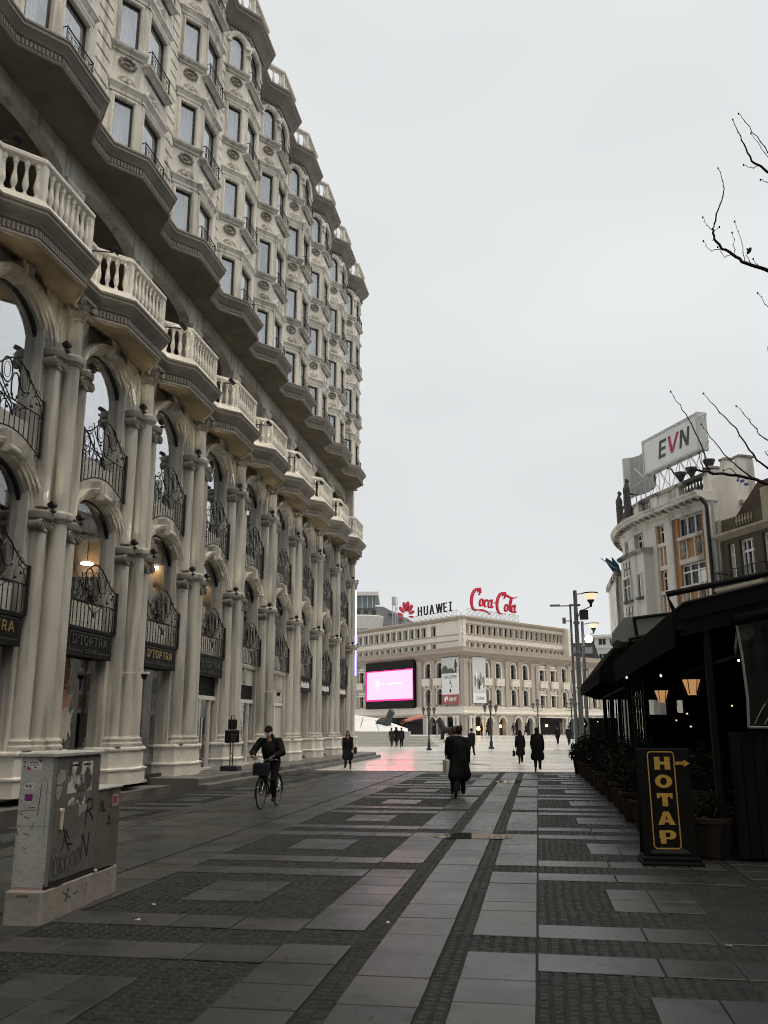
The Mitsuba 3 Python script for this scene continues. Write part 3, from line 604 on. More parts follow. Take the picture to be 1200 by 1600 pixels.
# ------------------------------------------------------------------ fittings of the arcade: floodlights, signs, shop displays
bsdf('lens', base_color=(0.9, 0.88, 0.8), roughness=0.2)
def lamp_radiance(c, k): return {'type': 'rgb', 'value': [c[0] * k, c[1] * k, c[2] * k]}
WARM = (1.0, 0.84, 0.58)
flood_body = shp(cat([xf(box(-.07, .07, -.09, .09, -.05, .05), Ry(-.5)), bar((.0, 0, -.05), (.03, 0, -.14), .02), box(-.02, .08, -.05, .05, -.17, -.13)]), 'iron')
flood_lens = shp(xf(box(-.055, .055, -.075, .075, .05, .058), Ry(-.5)), 'lens')
def spot(key, pos, target, I, cut=62):
    scene[key] = {'type': 'spot', 'to_world': T().look_at(origin=(np.array(pos) * GS).tolist(), target=(np.array(target) * GS).tolist(), up=[0.3, 0.9, 0.1]), 'intensity': lamp_radiance(WARM, I), 'cutoff_angle': cut, 'beam_width': cut * .45}
ORD = ['first', 'second', 'third', 'fourth', 'fifth', 'sixth', 'seventh', 'eighth', 'ninth', 'tenth']
for k, c in bays:
    for s in (-1, 1):
        for z, lv in ((6.37, 'lower'), (10.12, 'upper')):
            y = c + HB + .62 * s
            nm = f'{"near" if s < 0 else "far"} {lv} capital of the {ORD[k + 1]} column cluster'
            f_ = thing('floodlight', f'black floodlight on the {nm} from the camera', 'floodlight', 'floodlights on the column capitals')
            M = Tr(-10.24, y, z)
            part(f_, 'housing', flood_body, M); part(f_, 'lens', flood_lens, M)
            if -1 <= k <= 6: spot(f_ + '__beam', (-10.335, y + .05 * s, z + .10), (-10.52, y + .14 * s, z + .9), FLOOD, 75)
arm = shp(cat([bar((0, 0, 0), (.55, .1, -.05), .016, 5), xf(box(-.08, .08, -.11, .11, -.06, .06), Tr(.6, .1, .02) @ Ry(.9)), box(-.02, .02, -.08, .08, -.1, .1)]), 'iron')
for k, c in bays:
    if k > 6: continue
    f_ = thing('balcony_spotlight', f'black spotlight on an arm at the {ORD[k + 1]} stone balcony from the camera', 'spotlight', 'spotlights on arms along the balconies')
    part(f_, 'arm', arm, Tr(-9.82, c + 1.32, 12.4))
    if k >= 0: spot(f_ + '__beam', (-9.25, c + 1.5, 12.5), (-9.7, c + 3.2, 12.45), FLOOD * 3.2, 42)
# shop signs
gold_t, dim_t = 'gold', 'gold_dim'
bsdf('gold_dim', base_color=(0.13, 0.125, 0.10), roughness=0.4, metallic=0.6); bsdf('letters_white', base_color=(0.75, 0.75, 0.74), roughness=0.5)
Yup = np.array([[0, 0, 1, 0], [1, 0, 0, 0], [0, 1, 0, 0], [0, 0, 0, 1.0]])     # text plane (x, y) -> (y, z), facing the street
signboard = shp(cat([box(-10.72, -10.50, -1.10, 1.10, 3.28, 3.90), box(-10.73, -10.47, -1.14, 1.14, 3.88, 3.94)]), 'sign_black')
sign_edge = shp(cat([box(-10.50, -10.495, -1.02, 1.02, 3.83, 3.845), box(-10.50, -10.495, -1.02, -.36, 3.40, 3.415), box(-10.50, -10.495, .36, 1.02, 3.40, 3.415), box(-10.50, -10.495, -1.02, -1.005, 3.40, 3.845), box(-10.50, -10.495, 1.005, 1.02, 3.40, 3.845)]), 'gold_dim')
def placed_text(t, h, bold=False, maxw=None, shear=0.):
    m = centred(text(t, h, .02, bold)); v = m[0].copy()
    if maxw: v[:, 0] *= min(1, maxw / (v[:, 0].max() - v[:, 0].min()))
    v[:, 0] += v[:, 1] * shear
    return v, m[1]

def spaced(t, h, gap):
    x, out = 0., []
    for ch in t:
        v, f = text(ch, h, .02); v = v.copy(); w = v[:, 0].max() - v[:, 0].min(); v[:, 0] += x - v[:, 0].min(); out.append((v, f)); x += w + gap
    v, f = cat(out); v[:, 0] -= x / 2; v[:, 1] -= h / 2; return v, f
t_main = xf(spaced("D'IOPTRA", .215, .08), Tr(-10.5, 0, 3.66) @ Yup); t_sub = xf(placed_text('COUTURE', .085), Tr(-10.5, 0, 3.42) @ Yup)
t_ana = xf(placed_text('Anabella', .26, True, 1.5, .28), Tr(-10.5, 0, 3.58) @ Yup)
sd = {n_: shp(m_, mt) for n_, m_, mt in (('main', t_main, 'gold'), ('main_dim', t_main, 'gold_dim'), ('sub', t_sub, 'gold_dim'), ('ana', t_ana, 'letters_white'))}
which = {0: 'first', 1: 'second', 2: 'third', 3: 'fourth', 6: 'first', 7: 'second', 8: 'third'}
for k, c in bays:
    if k in (0, 1, 2, 3):
        s_ = thing('shop_sign', f"black fascia sign lettered D'IOPTRA COUTURE, the {which[k]} such sign from the camera", 'shop sign', 'black optician signs under the window railings')
        M = Tr(0, c, 0); part(s_, 'board', signboard, M); part(s_, 'border', sign_edge, M); part(s_, 'lettering', sd['main' if k in (0, 2) else 'main_dim'], M); part(s_, 'small_lettering', sd['sub'], M)
    if k in (6, 7, 8):
        s_ = thing('shop_sign', f'black fascia sign with white script lettering, the {which[k]} script sign from the camera', 'shop sign', 'black script signs at the far end of the arcade')
        M = Tr(0, c, 0); part(s_, 'board', signboard, M); part(s_, 'lettering', sd['ana'], M)
# security cameras on arms
cam_m = cat([bar((0, 0, 0), (.62, 0, .02), .016, 5), box(-.02, .02, -.05, .05, -.06, .06), lathe([(0, 0.02), (.07, .02), (.075, -.03), (.06, -.09), (.03, -.125), (0, -.13)], 12)])
camv = cat([bar((0, 0, 0), (.62, 0, .02), .016, 5), box(-.02, .02, -.05, .05, -.06, .06), box(.50, .74, -.05, .05, -.03, .03)])
dome = xf(lathe([(0, .0), (.075, 0), (.08, -.04), (.065, -.1), (.035, -.135), (0, -.14)], 14), Tr(.62, 0, -.03))
for k, lab in ((1, 'dome camera on a thin arm in front of the third column cluster'), (4, 'dome camera on a thin arm farther down the arcade, beyond the white shop doors')):
    s_ = thing('security_camera', lab, 'security camera'); M = Tr(-10.5, bays[k + 1][1] + HB - .3, 3.02)
    part(s_, 'arm', shp(camv, 'frame_white'), M); part(s_, 'dome', shp(dome, 'iron', smooth=40), M)
# displays behind the glass
bsdf('poster_blue', base_color=(0.33, 0.47, 0.60), roughness=0.6); bsdf('poster_dark', base_color=(0.02, 0.02, 0.02), roughness=0.5); bsdf('poster_brown', base_color=(0.13, 0.09, 0.065), roughness=0.6)
bsdf('skin_print', base_color=(0.55, 0.30, 0.19), roughness=0.6); bsdf('hair_print', base_color=(0.16, 0.06, 0.025), roughness=0.6); bsdf('fur_print', base_color=(0.62, 0.56, 0.48), roughness=0.8); bsdf('paper', base_color=(0.75, 0.75, 0.73), roughness=0.7); bsdf('lip_print', base_color=(0.4, 0.06, 0.06), roughness=0.5)
c1 = bays[2][1]
po = thing('window_poster', 'large poster of a woman in sunglasses and white fur behind the shop glass', 'poster')
put(po, shp(box(-11.22, -11.19, c1 - .55, c1 + .66, .55, 3.3), 'poster_dark'))
def pflat(poly, x, mat, name, lab=None): part(po, name, shp(extr(affinity.translate(poly, c1 + .24, 2.38), x, x + .006), mat))
face = Polygon(bez([(-.3, .42), (.05, .62), (.32, .38), (.29, .18)], 10).tolist() + [(.36, .05), (.29, .0), (.31, -.07), (.28, -.1), (.29, -.16), (.22, -.27), (.05, -.26), (.0, -.5), (-.3, -.5)])
pflat(face, -11.19, 'skin_print', 'face'); pflat(Polygon(bez([(-.45, -.3), (-.6, .8), (.2, .85), (.3, .42)], 14).tolist() + [(.1, .42), (-.05, .25), (-.12, 0), (-.2, -.4)]), -11.184, 'hair_print', 'hair')
pflat(Point(.19, .17).buffer(.12).union(sbox(-.1, .18, .15, .23)).union(Point(.30, .17).buffer(.05)), -11.178, 'poster_dark', 'sunglasses'); pflat(Polygon([(.2, -.1), (.31, -.09), (.29, -.15), (.2, -.14)]), -11.178, 'lip_print', 'lips')
fur = [affinity.rotate(affinity.scale(Point(0, 0).buffer(1, 6), .035, rng.uniform(.12, .26)), rng.uniform(-40, 30)) for _ in range(60)]
pflat(unary_union([affinity.translate(f_, rng.uniform(-.45, .32), rng.uniform(-.95, -.40)) for f_ in fur]), -11.172, 'fur_print', 'fur_collar')
for k, mat, lab in ((6, 'paper', 'white window poster with a dark standing figure, behind the first script sign'), (7, 'poster_blue', 'pale blue window poster under the middle script sign'), (8, 'poster_brown', 'brown window poster under the last script sign')):
    c = bays[k + 1][1]; q = thing('window_poster', lab, 'poster'); put(q, shp(box(-10.93, -10.915, c - .9, c + .9, .5, 3.3), mat))
    body = Polygon([(-.18, -1.2), (.2, -1.2), (.16, -.2), (.34, -.5), (.4, -.42), (.22, .35), (.1, .42), (.1, .62), (-.1, .62), (-.1, .42), (-.25, .3), (-.3, -.5), (-.2, -.5)]).union(Point(0, .62).buffer(.13))
    part(q, 'figure', shp(extr(affinity.translate(affinity.scale(body, 1.1, 1.1), c - .15, 2.0), -10.915, -10.909), 'poster_dark' if k != 7 else 'frame_dark'))
# dim furnishings and ceiling lights seen through the shop glass
bsdf('display_cloth', base_color=(0.45, 0.30, 0.22), roughness=0.8); bsdf('shelf_pale', base_color=(0.35, 0.34, 0.28), roughness=0.7)
c2 = bays[3][1]
q = thing('display_cabinet', 'pale display cabinet with a draped cloth inside the third shop window', 'cabinet'); put(q, shp(cat([box(-12.6, -12.3, c2 - .8, c2 + .9, .3, 2.3), box(-12.31, -12.25, c2 - .75, c2 + .85, 1.3, 1.34), box(-12.31, -12.25, c2 - .75, c2 + .85, 1.8, 1.84)]), 'shelf_pale')); part(q, 'cloth', shp(box(-12.24, -12.2, c2 - .75, c2 - .45, .9, 2.1), 'display_cloth'))
q = thing('display_cabinet', 'olive display shelf standing behind the poster in the second shop window', 'cabinet'); put(q, shp(cat([box(-12.6, -12.4, c1 + .1, c1 + 1.0, .3, 2.7)] + [box(-12.4, -12.2, c1 + .1, c1 + 1.0, z, z + .04) for z in (.8, 1.3, 1.8, 2.3, 2.68)]), 'shelf_pale'))
scene['shop_bulb'] = {'type': 'diffuse'}
for k, (dx, dy, lz) in ((1, (-11.62, 1.62, 5.88)), (2, (-11.62, 1.70, 6.5)), (3, (-11.62, 1.70, 6.6))):
    c = bays[k + 1][1]
    q = thing('pendant_lamp', f'glowing round pendant lamp inside the lower arched window above the {which[k]} optician sign', 'pendant lamp', 'pendant lamps behind the arched windows')
    put(q, {**shp(xf(lathe([(0, -.02), (.16, -.02), (.16, .03), (0, .03)], 14), Tr(dx, c + dy, lz)), 'shop_bulb'), 'emitter': {'type': 'area', 'radiance': lamp_radiance((1, .85, .6), LAMP * 1.8)}})
    part(q, 'cord', shp(bar((dx, c + dy, lz), (dx, c + dy, 7.3), .01), 'iron')); part(LB, 'upstairs_wall', shp(cat([box(-13.4, -13.3, c - 1.6, c + 1.6, 4.3, 7.3), box(-13.4, -11.1, c + 1.90, c + 1.94, 4.3, 7.3)]), 'interior_warm')); part(LB, 'upstairs_shelf', shp(cat([box(-13, -11.3, c + 1.7, c + 1.89, z, z + .05) for z in (5.0, 5.5, 6.6)] + [box(-12.3, -12.2, c + 1.72, c + 1.89, 4.3, 6.6)]), 'interior'))
# blue neon along the far corner and a stanchion sign in front of the door
scene['neon'] = {'type': 'diffuse'}
q = thing('neon_tube', 'thin glowing violet neon tube running up the far corner of the arcaded building', 'neon tube')
put(q, {**shp(tube([(-10.3, yE + .55, 4.6), (-10.3, yE + .55, 9.6)], .05, 8), 'neon'), 'emitter': {'type': 'area', 'radiance': lamp_radiance((.25, .25, 1.0), LAMP * .8)}})
q = thing('menu_stand', 'black notice board on a slim pole with a square base by the shop door', 'notice stand')
M = Tr(-9.85, 28.9, .30)
put(q, shp(cat([cbox(-.28, .28, -.28, .28, 0, .16, .02), bar((0, -.13, .1), (0, -.13, 1.75), .018, 6), bar((0, .13, .1), (0, .13, 1.75), .018, 6), bar((0, -.13, .55), (0, .13, .55), .014, 6), bar((0, -.13, .4), (0, .13, .4), .014, 6), bar((0, -.13, 1.74), (0, .13, 1.74), .018, 6)]), 'iron'), M)
part(q, 'board', shp(cbox(-.03, .03, -.30, .30, .88, 1.28, .015), 'sign_black'), M @ Rz(-.5)); part(q, 'top_board', shp(cbox(-.025, .025, -.18, .18, 1.3, 1.62, .01), 'sign_black'), M @ Rz(-.5))
part(q, 'print', shp(cat([box(.031, .034, -.16, .16, 1.12, 1.15), box(.031, .034, -.12, .14, 1.04, 1.06), box(.031, .034, -.14, .1, .98, 1.0)]), 'gold_dim'), M @ Rz(-.5))

# ------------------------------------------------------------------ department store across the square
def c_store(p, n, uv):
    a = fbm(p.x * 0.35, p.y * 0.35, p.z * 0.2, 4); s = fbm(p.x * 1.2, p.y * 1.2, p.z * 0.2, 3)
    return mi.Color3f(0.46, 0.42, 0.36) * (1.06 - 0.25 * a - 0.22 * smoothstep(.45, .75, s))
bsdf('store_stone', base_color=mikit.proc(c_store), roughness=0.8, specular=0.3)
bsdf('store_light', base_color=(0.70, 0.66, 0.58), roughness=0.8, specular=0.3); bsdf('store_trim', base_color=(0.36, 0.31, 0.26), roughness=0.8); bsdf('store_pilaster', base_color=(0.40, 0.345, 0.30), roughness=0.8)
bsdf('pane_dark', base_color=(0.016, 0.017, 0.018), roughness=0.15, specular=0.25); bsdf('dark_void', base_color=(0.015, 0.015, 0.014), roughness=0.9)
DS = thing('department_store', 'cream stone department store with arched windows and a lit screen across the square', 'building')
C0 = np.array([-9.83, 125.0]); dR = np.array([.58892, .80819]); dL = np.array([.71644, -.69765])
def wing_frame(d):
    m = np.eye(4); m[:2, 0] = [d[1], -d[0]]; m[:2, 1] = d; m[:2, 3] = C0; return m
FR, FL_ = wing_frame(dR), wing_frame(dL)
def dsp(F, name, m, mat, **k): return part(DS, name, shp(m, mat), F, **k)
def wing(F, s0, s1, arched_s, rect_s, pils, ground_arch, shops, attic_s, sgn):
    lowp = sbox(s0, .3, s1, 4.15); mid = sbox(s0, 4.15, s1, 11.3); top = sbox(s0 + (1.2 if sgn < 0 else 1.07), 12.2, s1 - (1.07 if sgn < 0 else 9.7), 16.8)
    A = lambda hw, z0, zs, s: affinity.translate(arched(hw, z0, zs, 10), s, 0)
    holes = [A(.60, 8.55, 10.1, s) for s in arched_s] + [A(.60, 4.75, 6.45, s) for s in arched_s] + [sbox(s - .6, z0, s + .6, z1) for s in rect_s for z0, z1 in ((8.55, 10.1), (4.75, 6.4))]
    dsp(F, 'main_wall', extr(mid.difference(unary_union(holes)), -.6, 0), 'store_stone')
    g = [A(.72, .3, 2.4, s) for s in ground_arch] + [sbox(a_, .3, b_, 3.1) for a_, b_ in shops]
    dsp(F, 'ground_wall', extr(lowp.difference(unary_union(g)) if g else lowp, -.6, .08), 'store_stone')
    th = [sbox(s - .42, 14.7, s + .42, 16.0) for s in attic_s] + [sbox(s - .34, 12.7, s + .34, 13.45) for s in attic_s]
    dsp(F, 'attic_wall', extr(top.difference(unary_union(th)), -1.6, -1.1), 'store_light')
    fr_at = shp(cat([box(-1.12, -1.0, -.52, -.42, -.1, 1.35), box(-1.12, -1.0, .42, .52, -.1, 1.35), box(-1.12, -.95, -.55, .55, 1.3, 1.45)]), 'store_pilaster'); pa_at = shp(box(-1.5, -1.42, -.44, .44, -.1, 1.35), 'pane_dark')
    sash = shp(cat([box(-1.42, -1.36, -.03, .03, -.1, 1.3)]), 'frame_white')
    for s in attic_s:
        for z in (14.7, 12.25):
            w = sub(DS, 'attic_window'); part(w, 'surround', fr_at, F @ Tr(0, s, z)); part(w, 'pane', pa_at, F @ Tr(0, s, z)); part(w, 'mullion', sash, F @ Tr(0, s, z))
    sur = shp(cat([half_ring([(.60, -.1), (.60, .08), (.80, .12), (.82, 0)], 10)] + [box(-.05, .12, s * .70 - .10, s * .70 + .10, -1.6, 0) for s in (-1, 1)]), 'store_light')
    pane = shp(flat(arched(.62, -1.6, 0, 8), -.35), 'pane_dark'); frm = shp(extr(arched(.60, -1.6, 0, 8).difference(arched(.60, -1.6, 0, 8).buffer(-.035)).union(sbox(-.6, -.05, .6, .05)).union(sbox(-.02, -1.6, .02, 0)), -.33, -.27), 'far_grey')
    balc = shp(cat([box(0, .55, -.85, .85, -.12, .02), box(.45, .55, -.85, .85, 0, .8), box(.0, .5, -.85, -.75, 0, .8), box(.0, .5, .75, .85, 0, .8), box(.42, .6, -.9, .9, .78, .88), box(.545, .60, -.55, .55, .2, .6), box(0, .4, -.6, -.4, -.5, -.1), box(0, .4, .4, .6, -.5, -.1)]), 'store_light')
    for s in arched_s:
        for zs in (10.1, 6.45):
            w = sub(DS, 'arched_window'); part(w, 'surround', sur, F @ Tr(0, s, zs)); part(w, 'pane', pane, F @ Tr(0, s, zs)); part(w, 'frame', frm, F @ Tr(0, s, zs))
        part(DS, 'balcony', balc, F @ Tr(0, s, 7.6))
    rs = shp(cat([box(-.05, .12, -.75, -.6, -.05, 1.7), box(-.05, .12, .6, .75, -.05, 1.7), box(-.05, .25, -.95, .95, 1.62, 1.85), box(-.0, .1, -.9, .9, 1.95, 2.3)]), 'store_light'); rp = shp(box(-.4, -.34, -.62, .62, -.05, 1.65), 'pane_dark'); rm = shp(cat([box(-.34, -.28, -.04, .04, 0, 1.6), box(-.34, -.28, -.6, .6, 1.05, 1.11)]), 'frame_white')
    for s in rect_s:
        for z in (8.5, 4.75):
            w = sub(DS, 'square_window'); part(w, 'surround', rs, F @ Tr(0, s, z)); part(w, 'pane', rp, F @ Tr(0, s, z)); part(w, 'frame', rm, F @ Tr(0, s, z))
        part(DS, 'balcony', balc, F @ Tr(0, s, 7.6))
    pil = shp(cat([box(-.1, .22, -.36, .36, 4.5, 10.3), molding([(0, -.38), (.22, -.38), (.22, .38), (0, .38)], [(0, 10.25), (.05, 10.3), (.12, 10.6), (.2, 10.85), (.2, 10.98)]), box(-.1, .32, -.46, .46, 4.5, 4.9)]), 'store_pilaster')
    for s in pils: part(DS, 'pilaster', pil, F @ Tr(0, s, 0))
    gp = shp(flat(arched(.75, .3, 2.4, 8), -.5), 'dark_void'); gs = shp(half_ring([(.72, 0), (.72, .15), (.95, .2), (.98, .08)], 10), 'store_light')
    for s in ground_arch: part(DS, 'ground_arch', gs, F @ Tr(0.08, s, 2.4)); part(DS, 'doorway', gp, F @ Tr(0, s, 0))
    col = shp(lathe([(.30, .4), (.30, .6), (.24, .65), (.21, 2.9), (.30, 3.05), (.30, 3.3)], 12), 'store_light', smooth=40)
    for a_, b_ in shops:
        dsp(F, 'shop_front', cat([box(-.55, -.5, a_, b_, .3, 3.1), box(-.5, .02, a_, b_, 2.5, 3.0)]), 'dark_void')
    return col
colR = wing(FR, 0, 36, [4.77, 7.57, 11.07, 13.92, 23.9, 26.4, 29.6, 32.2], [18.07, 20.88], [.25, 1.5, 6.15, 9.45, 12.5, 15.6, 16.8, 19.45, 22.3, 25.1, 28.0, 31, 34], [5.3, 8.2, 11.8, 14.6, 25.4, 28.5, 31.5], [(1.0, 3.9), (17.2, 23.0)], [2.05, 3.4, 4.75, 6.05, 7.35, 8.6, 9.9, 11.2, 12.45, 13.75, 15, 16.3, 17.55, 18.8, 20.05, 21.2, 22.4, 23.45, 24.45, 25.4], 1)
colL = wing(FL_, -38, 0, [-7.64, -5.07, -27.5], [-24.26, -30, -33], [-.25, -3.9, -6.3, -9.3, -22.9, -25.6, -29], [-4.9, -6.6], [(-3.9, -1.0), (-22, -9)], [-7.6, -9.9, -11.35, -12.85, -14.35, -15.85, -17.4, -18.85, -20.35, -21.85, -23.3, -24.8, -26.4, -28, -29.5], -1)
for s in (.9, 1.6, 3.4, 4.1, 16.4, 23.6): part(DS, 'entrance_column', colR, FR @ Tr(.35, s, 0))
for s in (-.9, -1.6, -3.4, -4.1, -7.4): part(DS, 'entrance_column', colL, FL_ @ Tr(.35, s, 0))
LE, RE = C0 - dL * 38, C0 + dR * 36
OUT = [LE, C0, RE]; OUT_A = [C0 - dL * 36.7, C0, C0 + dR * 26.3]
def dsw(name, m, mat): return part(DS, name, shp(m, mat))
dsw('string_course', molding(OUT, [(.08, 3.4), (.25, 3.45), (.45, 3.6), (.45, 3.75), (.2, 3.8), (.2, 4.3), (.3, 4.35), (.3, 4.5), (0, 4.55)]), 'store_light')
dsw('cornice', molding(OUT, [(.0, 10.95), (.15, 11.0), (.15, 11.35), (.3, 11.4), (.4, 11.6), (.85, 11.85), (.95, 11.9), (.95, 12.1), (.7, 12.15), (.3, 12.2), (.3, 12.65), (.2, 12.68), (-1.6, 12.68)]), 'store_trim')
dsw('attic_cornice', molding(OUT_A, [(-1.1, 16.5), (-1.0, 16.55), (-.6, 16.8), (-.55, 16.85), (-.55, 17.05), (-.9, 17.15), (-3.5, 17.2)]), 'store_trim')
for z in (13.7, 14.55): dsw('attic_band', molding(OUT_A, [(-1.1, z - .06), (-.96, z - .03), (-.96, z + .05), (-1.1, z + .08)]), 'store_trim')
back = np.array([2.0, 40.0])
plan = Polygon([LE, C0, RE, RE + [-8, 14], LE + [14, 26]])
dsw('core', extr(plan.buffer(-.62, join_style=2), .2, 12.62, 'z'), 'dark_void')
dsw('attic_core', extr(Polygon([OUT_A[0], C0, OUT_A[2], OUT_A[2] + [-8, 14], OUT_A[0] + [14, 24]]).buffer(-1.62, join_style=2), 12.5, 17.12, 'z'), 'dark_void')
dsw('attic_end_wall', extr(LineString([OUT_A[2] - dR * .3, OUT_A[2] - dR * .3 + np.array([-.808, .589]) * 12]).buffer(.28, cap_style=2), 12.4, 16.9, 'z'), 'store_light')
dsp(FR, 'street_canopy', box(.3, 1.2, 17.0, 23.2, 3.1, 3.3), 'store_light')
scene['bulb'] = {'type': 'diffuse'}
for s, z in ((19.4, 2.0), (8.25, 1.9), (3.2, 1.6)):
    q = thing('shop_lamp', {19.4: 'warm lamp in the wide shop front of the department store', 8.25: 'warm lamp in the second ground arch from the department store corner', 3.2: 'warm lit doorway lamp beside the corner entrance of the department store'}[s], 'lamp')
    put(q, {**shp(sph(.22 if s > 4 else .3, s=1), 'bulb'), 'emitter': {'type': 'area', 'radiance': lamp_radiance((1, .55, .2), LAMP * .8)}}, FR @ Tr(-.35 if s > 4 else -.2, s, z))
# video screen
scr = thing('video_screen', 'large lit pink video screen in a black housing on the department store', 'video screen')
put(scr, shp(box(.05, .62, -22.35, -10.35, 4.45, 11.45), 'sign_black'), FL_)
def glow(poly, x, col, k, name, root, F):
    scene.setdefault('screen_led', {'type': 'diffuse', 'reflectance': {'type': 'rgb', 'value': 0.05}})
    part(root, name, {**shp(flat(poly, x), 'screen_led'), 'emitter': {'type': 'area', 'radiance': lamp_radiance(col, k)}}, F)
PX = sbox(-22.25, 5.62, -10.4, 10.15); edge = PX.difference(sbox(-22.05, 5.85, -10.55, 10.0))
lg = unary_union([sbox(-19.7, 7.75, -18.75, 8.65), sbox(-19.4, 7.4, -19.05, 7.8), sbox(-18.35, 8.0, -18.15, 8.25), sbox(-17.75, 8.0, -17.55, 8.25), sbox(-16.8, 8.02, -13.2, 8.25)])
glow(edge, .625, (1.0, 0.02, 0.22), SCREEN * 1.4, 'magenta_border', scr, FL_); glow(PX.difference(edge).difference(lg), .625, (2.6, 0.52, 0.70), SCREEN, 'picture', scr, FL_); glow(lg, .63, (1, 1, 1), SCREEN * .9, 'white_logo', scr, FL_)
# rooftop lettering
bsdf('sign_red', base_color=(0.50, 0.008, 0.035), roughness=0.4); bsdf('sign_charcoal', base_color=(0.012, 0.012, 0.014), roughness=0.4); bsdf('steel', base_color=(0.45, 0.45, 0.44), roughness=0.5)
hw_ = thing('rooftop_sign', 'red petal emblem beside black capital letters HUAWEI on the store roof', 'rooftop sign')
def petal(a_, L, w): return affinity.rotate(Polygon(bez([(0, .42), (-w * .5, .6), (-w * 1.1, L), (0, L)], 12).tolist() + bez([(0, L), (w * 1.1, L), (w * .5, .6), (0, .42)], 12).tolist()), -a_, origin=(0, 0))
petals = [petal(a_, L, w) for a_, L, w in ((-14, 1.30, .27), (14, 1.30, .27), (-45, 1.26, .25), (45, 1.26, .25), (-73, 1.16, .21), (73, 1.16, .21), (-99, .98, .15), (99, .98, .15))]
for p_ in petals: part(hw_, 'petal', shp(extr(affinity.translate(affinity.scale(p_, 1.75, 1.75, origin=(0, 0)), -13.8, 18.2), -.9, -.65), 'sign_red'), FL_)
for i, L_ in enumerate('HUAWEI'):
    m = text(L_, 1.36, .2, False); v = m[0].copy(); v[:, 0] *= .82
    x = (0, 1.42, 2.78, 4.25, 5.95, 7.2)[i]
    v[:, 0] -= v[:, 0].min(); part(hw_, 'letter', shp(xf((v, m[1]), Tr(-.8, -10.75 + x, 17.9) @ Yup), 'sign_charcoal'), FL_)
def scaffold(s0, s1, z0, z1, n, x0=-.9, back=1.6):
    m = [bar((x0 - .05, s0, z1), (x0 - .05, s1, z1), .035), bar((x0 - .05, s0, z0 + .15), (x0 - .05, s1, z0 + .15), .035)]
    ss = np.linspace(s0, s1, n)
    for i, s in enumerate(ss):
        m += [bar((x0 - .05, s, z0), (x0 - .05, s, z1), .03), bar((x0 - back, s, z0), (x0 - .05, s, z1), .03)]
        if i: m += [bar((x0 - .05, ss[i - 1], z0 + .1), (x0 - .05, s, z1), .025), bar((x0 - .05, ss[i - 1], z1), (x0 - .05, s, z0 + .1), .025)]
    return cat(m)
part(hw_, 'scaffold', shp(scaffold(-15, -2.2, 17.1, 18.0, 12), 'steel'), FL_)
ck = thing('rooftop_sign', 'red flowing script sign reading Coca-Cola on the store roof', 'rooftop sign')
def pen(pts, w):
    P = np.array(pts, float); w = .82 * np.interp(np.linspace(0, 1, len(P)), np.linspace(0, 1, len(w)), w)
    return unary_union([unary_union([Point(*P[i]).buffer(w[i], 5), Point(*P[i + 1]).buffer(w[i + 1], 5)]).convex_hull for i in range(len(P) - 1)])
def ell(cx, cy, rx, ry, a0, a1, n=22, tilt=0.):
    a = np.radians(np.linspace(a0, a1, n)); x, y = rx * np.cos(a), ry * np.sin(a); t = math.radians(tilt); return [(cx + u * math.cos(t) - v * math.sin(t), cy + u * math.sin(t) + v * math.cos(t)) for u, v in zip(x, y)]
def script_C(x, y, s): return pen(ell(x + .95 * s, y + .95 * s, .72 * s, 1.05 * s, 55, 300, 26, -14), [.05 * s, .10 * s, .17 * s, .19 * s, .16 * s, .08 * s, .04 * s]).union(pen(ell(x + 1.25 * s, y + 1.72 * s, .17 * s, .34 * s, 200, -60, 14, -20), [.04 * s, .09 * s, .13 * s, .08 * s, .04 * s]))
def script_o(x, y, s): return pen(ell(x + .36, y + .48, .27, .46, 100, 460, 24, -14), [.05, .11, .10, .05, .10, .09, .05]).union(pen(bez([(x + .36, y + .92), (x + .55, y + .7), (x + .75, y + .75), (x + .85, y + .85)], 8), [.05, .04]))
def script_c(x, y, s): return pen(ell(x + .38, y + .48, .28, .46, 55, 310, 20, -14), [.05, .06, .11, .12, .08, .04]).union(Point(x + .58, y + .78).buffer(.09))
def script_a(x, y, s): return pen(ell(x + .36, y + .48, .27, .46, 60, 420, 24, -14), [.05, .11, .10, .05, .09]).union(pen(bez([(x + .76, y + .98), (x + .62, y + .55), (x + .58, y + .1), (x + .72, y + .02), (x + .98, y + .22)][:4], 12), [.10, .11, .10, .05])).union(pen([(x + .66, y + .04), (x + .80, y + .06), (x + .98, y + .26)], [.05, .03]))
def script_l(x, y, s): return pen(bez([(x + .05, y + .3), (x + .62, y + 1.1), (x + .72, y + 1.95), (x + .5, y + 1.85)], 14), [.04, .06, .06]).union(pen(bez([(x + .5, y + 1.85), (x + .18, y + 1.4), (x + .1, y + .05), (x + .42, y + .05)], 14), [.06, .11, .10, .04]))
cola = [(script_C(0, 0, 1.22), 'letter'), (script_o(1.62, .42, 1), 'letter'), (script_c(2.45, .42, 1), 'letter'), (script_a(3.15, .42, 1), 'letter'), (pen([(4.28, 1.08), (4.55, 1.14)], [.09, .09]), 'hyphen'),
        (script_C(4.55, 0, 1.22), 'letter'), (script_o(6.15, .22, 1), 'letter'), (script_l(6.95, .22, 1), 'letter'), (script_a(7.45, .22, 1), 'letter'),
        (pen(bez([(.85, .05), (1.7, -.15), (2.3, .35), (3.6, -.35)], 16), [.03, .08, .15, .10, .03]), 'swash'), (pen(bez([(5.9, 2.2), (6.6, 2.6), (7.1, 1.5), (8.6, 2.25)], 18), [.05, .10, .15, .13, .03]), 'swash')]
